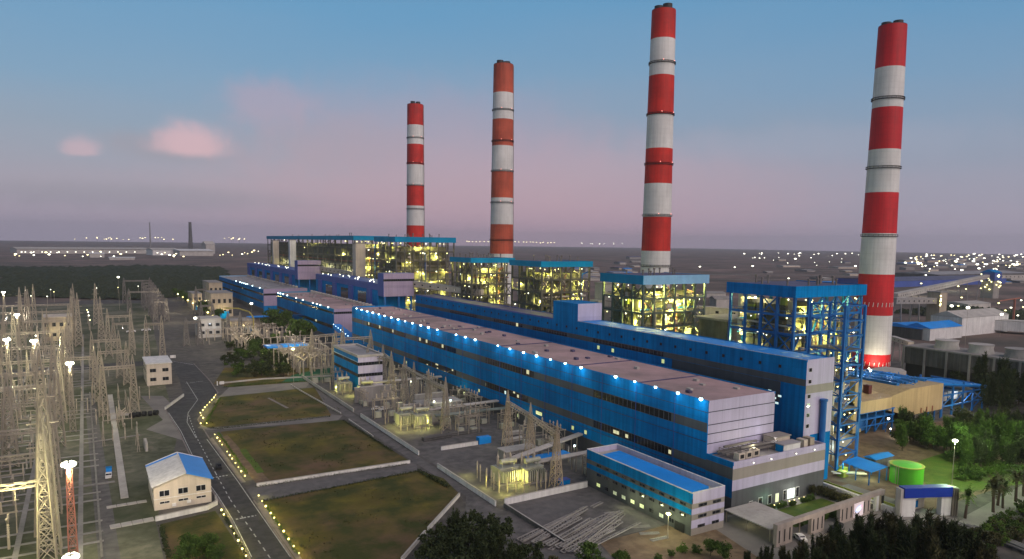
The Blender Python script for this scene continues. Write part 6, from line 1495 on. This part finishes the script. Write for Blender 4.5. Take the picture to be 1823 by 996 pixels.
# ------------------------------------------------------------------ vegetation
def leafmat(name, c, c2):
    mt = mat(name, c, .8, 0, .2, .35, col2=c2, spec=.15); return mt
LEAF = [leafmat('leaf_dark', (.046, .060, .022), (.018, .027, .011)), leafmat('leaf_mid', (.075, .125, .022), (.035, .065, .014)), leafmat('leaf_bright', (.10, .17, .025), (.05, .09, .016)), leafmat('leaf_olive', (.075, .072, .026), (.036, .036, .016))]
BARK = mat('bark', (.09, .065, .045), .9)
def crown_broad(mm, rr, R, H, z0, n, s):
    lobes = [(rr.uniform(-.7, .7)*R, rr.uniform(-.7, .7)*R, z0+H*rr.uniform(.15, .95), R*rr.uniform(.2, .5)) for _ in range(14)]
    for k in range(n):
        lx, ly, lz, lr = rr.choice(lobes); v = Vector((rr.gauss(0, 1), rr.gauss(0, 1), rr.gauss(0, 1))).normalized()*lr*rr.choice([rr.uniform(.4, 1.0), rr.uniform(.7, 1.4)]); p = Vector((lx, ly, lz))+Vector((v.x, v.y, v.z*.75))
        leaf(mm, rr, p, s*rr.uniform(.6, 1.3), v)
def leaf(mm, rr, p, s, v=None):
    a = Vector((rr.gauss(0, 1), rr.gauss(0, 1), rr.gauss(0, 1))).normalized(); b = a.cross(Vector((rr.gauss(0, 1), rr.gauss(0, 1), rr.gauss(0, 1)))).normalized()
    mm.add([p-a*s-b*s*.4, p+a*s*.1-b*s*.55, p+a*s+b*s*.1, p-a*s*.1+b*s*.55], [(0, 1, 2, 3)])
def crown_feather(mm, rr, R, H, z0, n, s):
    """Casuarina: many drooping plumes round several leaders."""
    tips = []
    for k in range(11):
        a = rr.random()*6.28; r = R*rr.uniform(0, .7); tips.append((Vector((r*math.cos(a), r*math.sin(a), z0+H*rr.uniform(.55, 1.0))), Vector((r*.2*math.cos(a), r*.2*math.sin(a), z0*.6))))
    for k in range(n):
        tip, base = rr.choice(tips); f = rr.uniform(.12, 1)**.7; p = base+(tip-base)*f; spread = R*.42*(1.08-f)
        p = p+Vector((rr.gauss(0, spread*.55), rr.gauss(0, spread*.55), rr.gauss(0, .5)))
        d = Vector((rr.gauss(0, .5), rr.gauss(0, .5), rr.uniform(.2, 1.2))).normalized()*s*rr.uniform(.8, 1.8); w = d.cross(Vector((rr.gauss(0, 1), rr.gauss(0, 1), rr.gauss(0, 1)))).normalized()*s*.16
        mm.add([p-w, p+w, p+d], [(0, 1, 2)])
def make_tree(name, kind, leafm, R, H, z0, n, s, seed, label='x', cat='tree'):
    rr = random.Random(seed); t = thing(name, label, cat, (0, 0, 0)); mm = M(); mm.rod((0, 0, 0), (rr.uniform(-.2, .2), rr.uniform(-.2, .2), z0+H*.45), .05*H*.5+.08, 7, .06)
    for k in range(5): a = rr.random()*6.28; mm.rod((0, 0, z0*.7+k*.1*H), (R*.5*math.cos(a), R*.5*math.sin(a), z0+H*(.3+.1*k)), .1, 5, .03)
    mm.build('trunk', BARK, t); mm = M(); (crown_broad if kind == 'b' else crown_feather)(mm, rr, R, H, z0, n, s); mm.build('crown', leafm, t); return t
feather = [Proto(make_tree('casuarina_tree', 'f', LEAF[0 if k < 2 else 3], 4.6, 15, 1.2, 3600, .95, 30+k)) for k in range(3)]
feather_m = [Proto(make_tree('casuarina_tree', 'f', LEAF[1 if k else 0], 3.8, 9, 1.0, 2600, .8, 35+k)) for k in range(2)]
broad_d = [Proto(make_tree('broadleaf_tree', 'b', LEAF[0], 4.2, 6, 2.2, 1500, .42, 40+k)) for k in range(2)]
broad_m = [Proto(make_tree('broadleaf_tree', 'b', LEAF[1], 4.0, 6, 1.8, 1400, .45, 50+k)) for k in range(2)]
bush = [Proto(make_tree('leafy_shrub', 'b', LEAF[k], 2.2, 2.8, .3, 700, .32, 60+k, 'x', 'shrub')) for k in (1, 2, 3)]
rr = random.Random(77)
def plant(protos, px, py, sc, label, group, top=None):
    """py is the foot of the plant in the survey; below the frame the foot is simply nearer."""
    c = P(px, py); return rr.choice(protos).place((c.x, c.y, 0), rr.random()*6.28, sc*rr.uniform(.85, 1.15), label, group)
# dark band of trees along the bottom, in front of the entrance wall
for px, py, sc in ((1330,1022,.36),(1362,1030,.42),(1395,1032,.46),(1425,1032,.52),(1455,1030,.62),(1485,1030,.72),(1512,1032,.82),(1540,1028,.90),(1562,1032,.78),(1590,1030,.80),(1618,1030,.86),(1640,1035,.92),(1668,1030,.86),(1694,1030,.78),(1718,1035,.74),(1742,1040,.60),(1580,1045,.9),(1525,1045,.85),(1470,1045,.7),(1630,1050,.9),(1690,1050,.8),(1410,1055,.6),(1550,1065,.9),(1610,1070,.9),(1345,1060,.5),(1370,1065,.55),(1650,1075,.9),(1500,1072,.8),(1760,1062,.6),(1450,1075,.7)):
    plant(feather, px, py, sc, 'dark feathery casuarina tree in the dense belt before the entrance wall', 'casuarina belt before the entrance wall')
for px, py, sc in ((782,985,.75),(812,975,.85),(842,965,.95),(868,968,.95),(893,978,.85),(800,1005,1.0),(845,1000,1.05),(885,1005,1.0),(915,1010,.7),(770,1010,.8),(940,1020,.8),(825,1035,1.1),(870,1040,1.1),(910,1045,1.0)):
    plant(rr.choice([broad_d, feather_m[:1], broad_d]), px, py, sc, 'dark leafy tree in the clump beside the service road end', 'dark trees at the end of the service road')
for px, py, sc in ((985,1005,.5),(1000,1015,.55),(1025,1015,.5),(1048,1010,.6),(1070,1022,.5),(960,1022,.5),(1100,1018,.55),(1195,990,.5),(1215,985,.6),(1240,985,.55),(1265,990,.5),(1170,1000,.5),(1290,1000,.5)):
    plant(bush+broad_m, px, py, sc*1.0, 'small leafy tree near the annex foot and frame pile', 'small trees around the annex foot')
for i, (px, py, sc) in enumerate(((340,985,.62),(352,998,.6),(372,992,.6),(385,1002,.5),(330,1010,.55))):
    plant(broad_m, px, py, sc, 'young leafy tree on the small lawn below the control house', 'young trees on the control house lawn')
# shrubbery left of the transformer court
for k in range(52):
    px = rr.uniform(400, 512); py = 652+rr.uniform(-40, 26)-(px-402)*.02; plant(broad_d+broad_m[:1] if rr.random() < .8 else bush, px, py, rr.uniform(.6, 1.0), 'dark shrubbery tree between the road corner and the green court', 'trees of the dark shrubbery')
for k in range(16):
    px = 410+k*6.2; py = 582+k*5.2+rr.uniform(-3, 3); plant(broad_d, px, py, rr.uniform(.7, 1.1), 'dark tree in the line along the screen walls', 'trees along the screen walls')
for k in range(18):
    f = k/17; px = 312+f*75; py = 526+f*46; plant(broad_m, px, py, rr.uniform(1.0, 1.5), 'leafy tree in the avenue lit by small yellow lamps', 'trees of the lamp lit avenue')
    if k % 2 == 0:
        c = P(px+4, py-2, 7); l = M(); l.mat(0).rod((c.x, c.y-3, 0), (c.x, c.y-3, 7), .2, 6).mat(1).ball((c.x, c.y-3, 7.3), .7, 8, 5); tag(l.build('avenue_lamp', [STEEL, BULBA], org=(c.x, c.y-3, 0)), 'small amber lamp among the avenue trees', 'street lamp', 'lamps of the tree avenue'); 
        if k % 4 == 0: lamp((c.x, c.y-4, 7), 900, (1, .85, .25), .4)
for px, py in ((488, 588), (505, 588), (528, 612), (545, 610)): plant(broad_m, px, py, 1.9, 'rounded green tree tucked against the far hall wall', 'green trees against the far hall')
# wood to the right, beyond the green tank
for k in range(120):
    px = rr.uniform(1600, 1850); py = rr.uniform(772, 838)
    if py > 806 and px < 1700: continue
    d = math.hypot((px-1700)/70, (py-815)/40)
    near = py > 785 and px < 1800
    pr = (rr.choice([broad_m, feather_m, feather_m, [bush[1]]])) if near else rr.choice([broad_d, feather_m, feather_m])  # lamp light and shade also put into the choice of leaf colour
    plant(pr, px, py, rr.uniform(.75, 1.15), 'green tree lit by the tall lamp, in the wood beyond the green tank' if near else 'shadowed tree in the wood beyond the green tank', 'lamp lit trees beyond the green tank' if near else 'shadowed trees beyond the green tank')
for k in range(26):
    px = rr.uniform(1745, 1850); py = rr.uniform(690, 745); plant(broad_d+feather[:1], px, py, rr.uniform(1.0, 1.6), 'tall dark tree at the right of the blue fan house', 'tall trees right of the fan house')
for k in range(14):
    px = rr.uniform(1700, 1823); py = rr.uniform(665, 700); plant(broad_d, px, py, rr.uniform(.8, 1.2), 'dark tree at the foot of the cooling tower', 'trees at the foot of the cooling tower')
for k in range(26):
    px = rr.uniform(1690, 1830); py = 855-(px-1690)*.05+rr.uniform(-14, 4); plant(bush[:2], px, py, rr.uniform(.6, 1.0), 'low green shrub beside the approach road', 'shrubs beside the approach road')
for k in range(60):
    f = rr.random(); px = 1722+f*130; py = 958-f*66+rr.uniform(0, 52); plant(bush[:2]+[bush[2]], px, py, rr.uniform(.6, .95), 'low shrub in the planting on the near side of the approach road', 'planting on the near side of the approach road')
for k in range(26):
    s_ = k/25; x = 160+s_*26; y = rr.choice([118.6, 130.4])+rr.uniform(-.4, .4); bush[0].place((x, y, 0), rr.random()*6, rr.uniform(.4, .6), 'clipped shrub edging the planted court behind the entrance wall', 'shrubs edging the planted court')
for k in range(6): bush[2].place((187+rr.uniform(-1, 3), 124+k*1.8, 0), rr.random()*6, rr.uniform(.7, 1.0), 'shrub at the end of the planted court', 'shrubs at the end of the planted court')
def make_palm(seed):
    rr = random.Random(seed); t = thing('palm_tree', 'x', 'palm tree', (0, 0, 0)); mm = M(); mm.rod((0, 0, 0), (.2, .1, 4.6), .28, 9, .2); mm.build('trunk', BARK, t); mm = M()
    for k in range(46):
        a = rr.random()*6.28; e = rr.uniform(-.7, 1.3); L = rr.uniform(1.7, 2.6); d = Vector((math.cos(a)*math.cos(e), math.sin(a)*math.cos(e), math.sin(e))); p = Vector((.2, .1, 4.6)); q = p+d*L*.6; r = q+(d+Vector((0, 0, -.7))).normalized()*L*.5; w = d.cross(Vector((0, 0, 1))).normalized()*.34
        for s_ in range(6):
            f0, f1 = s_/6, (s_+.7)/6; 
            def cu(f): return p+(q-p)*min(1, f*2) if f < .5 else q+(r-q)*(f-.5)*2
            mm.add([cu(f0)-w*(1-f0*.6), cu(f0)+w*(1-f0*.6), cu(f1)+w*(1.2-f1), cu(f1)-w*(1.2-f1)], [(0, 1, 2, 3)])
    mm.build('crown', LEAF[1] if seed % 2 else LEAF[3], t); return t
palms = [Proto(make_palm(k)) for k in (1, 2)]
for i, (px, py, sc) in enumerate(((1718, 923, 1.0), (1768, 912, 1.15), (1785, 905, .9), (1808, 893, 1.1), (1822, 884, 1.1), (1776, 900, 1.0))):
    c = P(px, py); palms[i % 2].place((c.x, c.y, 0), rr.random()*6, sc*1.45, ['squat dark palm beside the gate end fins', 'tall pale green palm on the near road verge', 'short palm right behind the tall pale green one', 'palm farther along the near road verge', 'palm at the right edge of the road verge', 'palm between the tall and the short ones'][i])
# low hedges: many touching shrubs, nobody could count them
for i, (pts, r) in enumerate((([(372,763),(392,764),(590,742)], .5), ([(457,868),(600,846),(728,827)], .4), ([(470,893),(745,840)], .5), ([(400,690),(470,684),(545,680)], .6), ([(365,757),(392,710)], .5), ([(474,902),(530,990)], .5), ([(389,772),(440,845)], .5), ([(612,750),(700,805)], .5), ([(745,840),(800,870)], .8), ([(288,940),(300,996)], .7), ([(395,912),(440,990)], .5))):
    mm = M(); q = PL(pts); r2 = random.Random(i)
    for a, b in zip(q[:-1], q[1:]):
        n = max(2, int((b-a).length/(.9)))
        for k in range(n):
            p = a+(b-a)*(k/n)
            for _ in range(16): leaf(mm, r2, p+Vector((r2.gauss(0, r*.5), r2.gauss(0, r*.5), .1+abs(r2.gauss(0, r*.6)))), r*.42)
    stuff(mm.build('hedge', LEAF[1] if i in (3, 4, 5, 6) else LEAF[0]), 'low clipped hedge edging a lawn', 'hedge')
# ragged grass tufts and paths on the lawns
mm = M(); r2 = random.Random(5)
for L in (lawn1, lawn2, lawn3):
    xs = [p.x for p in L]; ys = [p.y for p in L]
    for k in range(900):
        p = Vector((r2.uniform(min(xs)+3, max(xs)-3), r2.uniform(min(ys)+6, max(ys)-6), .05))
        if mnoise.noise(p*.08) < .12: continue
        leaf(mm, r2, p+Vector((0, 0, .12)), r2.uniform(.2, .45))
stuff(mm.build('grass_tufts', LEAF[3]), 'coarse tufts scattered over the lawns', 'grass')
for pts in ([(470, 735), (478, 710)], [(515, 726), (478, 710)], [(450, 735), (450, 712)]): pass
strip('garden_path', PL([(478,709),(512,727)]), 1.2, .03, .07, G_KERB); strip('garden_path', PL([(432,800),(440,812),(452,825),(464,842)]), 2.2, .031, .06, G_GRASS2)
# ------------------------------------------------------------------ far country
def wood(name, pts, h, step, seed, mt, label):
    """A far wood read as one mass: thousands of leafy clumps."""
    rr = random.Random(seed); xs = [p[0] for p in pts]; ys = [p[1] for p in pts]; mm = M(); n = len(pts)
    def inside(x, y):
        c = False; j = n-1
        for i in range(n):
            if (pts[i][1] > y) != (pts[j][1] > y) and x < (pts[j][0]-pts[i][0])*(y-pts[i][1])/(pts[j][1]-pts[i][1])+pts[i][0]: c = not c
            j = i
        return c
    y = min(ys)
    while y < max(ys):
        st = step*(1+(y-min(ys))/700); x = min(xs)
        while x < max(xs):
            px_, py_ = x+rr.uniform(-.5, .5)*st, y+rr.uniform(-.5, .5)*st
            if inside(px_, py_):
                s = st*rr.uniform(.6, 1.0); hh = h*(.45+.8*abs(mnoise.noise(Vector((px_*.012, py_*.012, 0))))+.25*rr.random())
                k = 6; vs = [(px_+s*math.cos(6.28*i/k)*rr.uniform(.7, 1.1), py_+s*math.sin(6.28*i/k)*rr.uniform(.7, 1.1), rr.uniform(0, hh*.4)) for i in range(k)]+[(px_+rr.uniform(-.3, .3)*s, py_+rr.uniform(-.3, .3)*s, hh)]
                mm.add(vs, [(i, (i+1) % k, k) for i in range(k)])
            x += st
        y += st
    return stuff(mm.build(name, mt), label, 'woodland')
FARLEAF = leafmat('mangrove_leaf', (.035, .045, .022), (.018, .024, .014))
wl = [tuple(p)[:2] for p in PL([(-80,470),(0,476),(130,478),(280,474),(395,478),(405,500),(400,520),(330,528),(240,535),(120,532),(0,528),(-80,526)])]
wood('mangrove_wood', wl, 7, 9, 3, FARLEAF, 'dark mangrove wood stretching behind the left switchyard')
wr = [tuple(p)[:2] for p in PL([(1590,558),(1640,562),(1700,572),(1760,590),(1850,590),(1850,560),(1740,552),(1690,545),(1640,552)])]
wood('roadside_wood', wr, 7, 6, 4, FARLEAF, 'dark trees massed between the sheds and conveyors on the right')
wc = [tuple(p)[:2] for p in PL([(1400,500),(1520,500),(1560,480),(1400,478),(1280,490)])]
# distant warehouses on the left
def px_block(px0, px1, pyb, pyt, depth, label, wallm, roofm, name='warehouse'):
    a, b = P(px0, pyb), P(px1, pyb); h = zof((px0+px1)/2, pyt, (a+b)/2); n = Vector((-(b-a).y, (b-a).x, 0)).normalized()*depth
    t = thing(name, label, 'warehouse', (a+b)/2); mm = M(); mm.prism([(a.x, a.y), (b.x, b.y), (b.x+n.x, b.y+n.y), (a.x+n.x, a.y+n.y)], 0, h*.75); mm.build('wall', wallm, t)
    mm = M(); e = (b-a).normalized()*2; c1 = (a-e)+n*.5+Vector((0, 0, h)); c2 = (b+e)+n*.5+Vector((0, 0, h))
    mm.add([tuple(a-e-n*.02+Vector((0, 0, h*.75))), tuple(b+e-n*.02+Vector((0, 0, h*.75))), tuple(c2), tuple(c1), tuple(b+e+n*1.02+Vector((0, 0, h*.75))), tuple(a-e+n*1.02+Vector((0, 0, h*.75)))], [(0, 1, 2, 3), (3, 2, 4, 5), (0, 3, 5), (1, 4, 2), (0, 5, 4, 1)]); mm.build('roof', roofm, t)
    return t
px_block(30, 268, 452, 441, 160, 'very long pale warehouse with a row of lamps, far left', CONCPALE, CONCPALE)
px_block(272, 318, 455, 442, 120, 'pale works building below the thin distant chimney', WHITE, CONCPALE); px_block(320, 380, 456, 444, 160, 'pale works building under the thicker distant chimney', CONCPALE, WHITE); px_block(367, 383, 452, 430, 60, 'tall pale tower block at the right of the distant works', CONCPALE, CONCPALE, 'tower_block'); px_block(160, 186, 459, 450, 60, 'small pale store in front of the long far warehouse', CONCPALE, WHITE); px_block(195, 240, 463, 458, 50, 'low pale roof before the distant works', CONCPALE, WHITE)
for px, yb, yt, r, lab in ((340, 452, 397, 9, 'dark distant works chimney, the thicker of two'), (268, 440, 397, 5, 'thin pale distant works chimney, the thinner of two')):
    c = P(px, yb); h = zof(px, yt, c); t = thing('distant_chimney', lab, 'chimney', c); M().cyl((c.x, c.y), r*1.3, r*.7, 0, h, 14).build('shaft', DARKCONC if r > 6 else DIMSTEEL, t, True); M().cyl((c.x, c.y), r*.8, r*.8, h, h+3, 14).build('rim', RIM, t)
    if r < 6:
        mm = M(); mm.ball((c.x, c.y, h*.45), 5, 6, 4); mm.ball((c.x, c.y, h*.25), 5, 6, 4); mm.build('lamps', BULBY, t)
# distant sheds around the right and middle
for i, (px0, px1, yb, yt, d_, lab) in enumerate(((1258, 1292, 530, 520, 30, 'low pale store left of the nearest boiler house'), (1030, 1068, 500, 494, 40, 'low store beyond the middle boiler houses'), (1275, 1300, 548, 528, 20, 'pale block tucked behind the nearest boiler house'), (1800, 1823, 500, 492, 40, 'grey store at the right edge under the conveyor bridge'))):
    px_block(px0, px1, yb, yt, d_, lab, CONCPALE, CONC)
r6 = random.Random(61)
for k in range(90):
    px = r6.choice([r6.uniform(1260, 1520), r6.uniform(1600, 1820), r6.uniform(1600, 1820), r6.uniform(1020, 1130)]); yb = r6.uniform(462, 508); w = r6.uniform(8, 34); h = r6.uniform(2.5, 6)
    px_block(px, px+w, yb, yb-h, r6.uniform(20, 60), 'low store or shed scattered over the hazy flats to the right', r6.choice([CONCPALE, CONC, TAN, CREAM]), r6.choice([CONCPALE, CONC, ROOFGREY, ROOFNAVY, ROOFBLUE]), 'distant_store')['group'] = 'stores scattered over the right flats'
# lamps of the far yards and towns
def far_lamp(px, py, size, label, group, bulb, up=None):
    """Lamp of a far yard: a slim mast with an enlarged head; py is the head."""
    h = up or 14.0; c = P(px, py, h); D = math.hypot(c.x, c.y)
    if D > 9000: 
        h = 60; D = 7000.0; d = ray(px, py); k = D/math.hypot(d.x, d.y); c = Vector((d.x*k, d.y*k, CAM_H+d.z*k)); h = max(4, c.z)
    r = max(.45, min(7.0, D*.00085*size)); l = M(); l.mat(0).rod((c.x, c.y, 0), (c.x, c.y, h), max(.25, r*.12), 5).mat(1).lathe((c.x, c.y, h), [(r*.3, -r*.5), (r, -r*.2), (r, r*.2), (r*.3, r*.5)], 8)  # head radius grows with distance, standing in for lamp glare
    tag(l.build('distant_lamp', [DIMSTEEL, bulb], org=(c.x, c.y, 0)), label, 'lamp', group)
rr = random.Random(99)
for k in range(100):
    px = rr.uniform(1615, 1823); py = 452+abs(rr.gauss(0, 15)); far_lamp(px, py, rr.choice([.7, .8, 1.0, 1.2, 1.8]), 'small white lamp in the far yard at the right horizon', 'lamps of the far right yard', BULBF if k % 3 else BULBF2)
for px, py, s in ((1612,468,1.8),(1635,470,1.8),(1702,466,1.8),(1715,487,1.7),(1740,471,1.9),(1811,471,2.0),(1725,455,1.8),(1785,456,1.8),(1735,452,1.4),(1404,496,1.4),(1457,452,1.6),(1416,461,1.7),(1246,475,1.5),(1308,476,1.2),(1340,474,1.7),(1523,474,1.7),(1356,451,1.3),(1325,452,1.3),(1505,452,1.2),(1490,452,1.2),(1422,452,1.2),(1403,452,1.1)):
    far_lamp(px, py, s, 'brighter mast lamp scattered over the far flats to the right', 'bright mast lamps of the right flats', BULBW)
for k in range(24): far_lamp(rr.uniform(1325, 1530), 450+abs(rr.gauss(0, 12)), rr.choice([.6, .8, 1.0]), 'small lamp in the far yard between the two nearest chimneys', 'lamps between the two nearest chimneys', BULBF)
for k in range(26): far_lamp(830+k*6.3+rr.uniform(-2, 2), 430+k*.1+rr.uniform(-.7, .7), .8, 'tiny yellow lamp in the bright line on the horizon behind the brick red chimney', 'horizon lamp line behind the chimneys', BULBF2)
for k in range(10): far_lamp(rr.uniform(1035, 1110), 434+rr.uniform(-1, 1), .5, 'tiny lamp on the horizon left of the tallest chimney', 'horizon lamps left of the tallest chimney', BULBW)
for k in range(30): far_lamp(rr.choice([rr.uniform(130, 325), rr.uniform(395, 465)]), 425+rr.uniform(-2, 2), rr.choice([.5, .7, .9]), 'tiny lamp on the far left horizon above the works', 'horizon lamps above the far works', BULBF2)
for k in range(40): far_lamp(rr.uniform(25, 468), 449+rr.uniform(-3, 9), rr.choice([.7, .9, 1.2, 1.6]), 'lamp of the distant works on the left plain', 'lamps of the distant works', BULBF2 if rr.random() < .5 else BULBF)
for k in range(14): far_lamp(45+k*15, 449, .8, 'lamp in the even row along the very long far warehouse', 'lamp row of the long far warehouse', BULBF)
for px, py in ((1570,600),(1668,560),(1706,545),(1736,560),(1764,553),(1770,556),(1790,553),(1812,562),(1822,547),(1748,570),(1756,566),(1700,562),(1640,505),(1655,510),(1680,512),(1706,510),(1720,515),(1640,575),(1712,530),(1778,540),(1800,548),(1818,535)):
    far_lamp(px, py, 1.3, 'lamp among the sheds and conveyors at the right', 'lamps among the right hand sheds', BULBY if (px*7) % 3 else BULBW, 9)
for x, y, w in ((1120, 640, 30000), (900, 420, 26000), (760, 300, 14000), (1350, 700, 40000)): lamp((x, y, 25), w, (.9, 1, .8), 1.5)
# pipes, conveyor streaks and tracks over the flats
mm = M(); rr = random.Random(31)
for k in range(26):
    a = P(rr.uniform(1050, 1800), rr.uniform(455, 500)); L = rr.uniform(150, 700); w = rr.uniform(4, 14); mm.bar((a.x-L*.85/2, a.y+L*.52/2, .3), (a.x+L*.85/2, a.y-L*.52/2, .3), w, .4)
structure(mm.build('access_road', G_PALE))
# ------------------------------------------------------------------ evening haze
if HAZE_DENSITY:
    hm = bpy.data.materials.new('evening_haze'); hm.use_nodes = True; hn = hm.node_tree; hn.nodes.clear()
    ho = hn.nodes.new('ShaderNodeOutputMaterial'); pv = hn.nodes.new('ShaderNodeVolumePrincipled'); pv.inputs['Density'].default_value = HAZE_DENSITY
    pv.inputs['Color'].default_value = (.95, .91, .95, 1); pv.inputs['Anisotropy'].default_value = .3; hn.links.new(pv.outputs[0], ho.inputs['Volume'])
    mm = M(); mm.box(-14100, 14100, -14100, 14100, -1, 300); stuff(mm.build('haze', hm))
# ------------------------------------------------------------------ render settings
scene.render.engine = 'CYCLES'
scene.cycles.use_denoising = True
scene.cycles.max_bounces = 5; scene.cycles.diffuse_bounces = 2; scene.cycles.glossy_bounces = 2; scene.cycles.transmission_bounces = 1; scene.cycles.volume_bounces = 0
scene.cycles.caustics_reflective = False; scene.cycles.caustics_refractive = False
scene.cycles.use_light_tree = True; scene.cycles.sample_clamp_indirect = 4.0
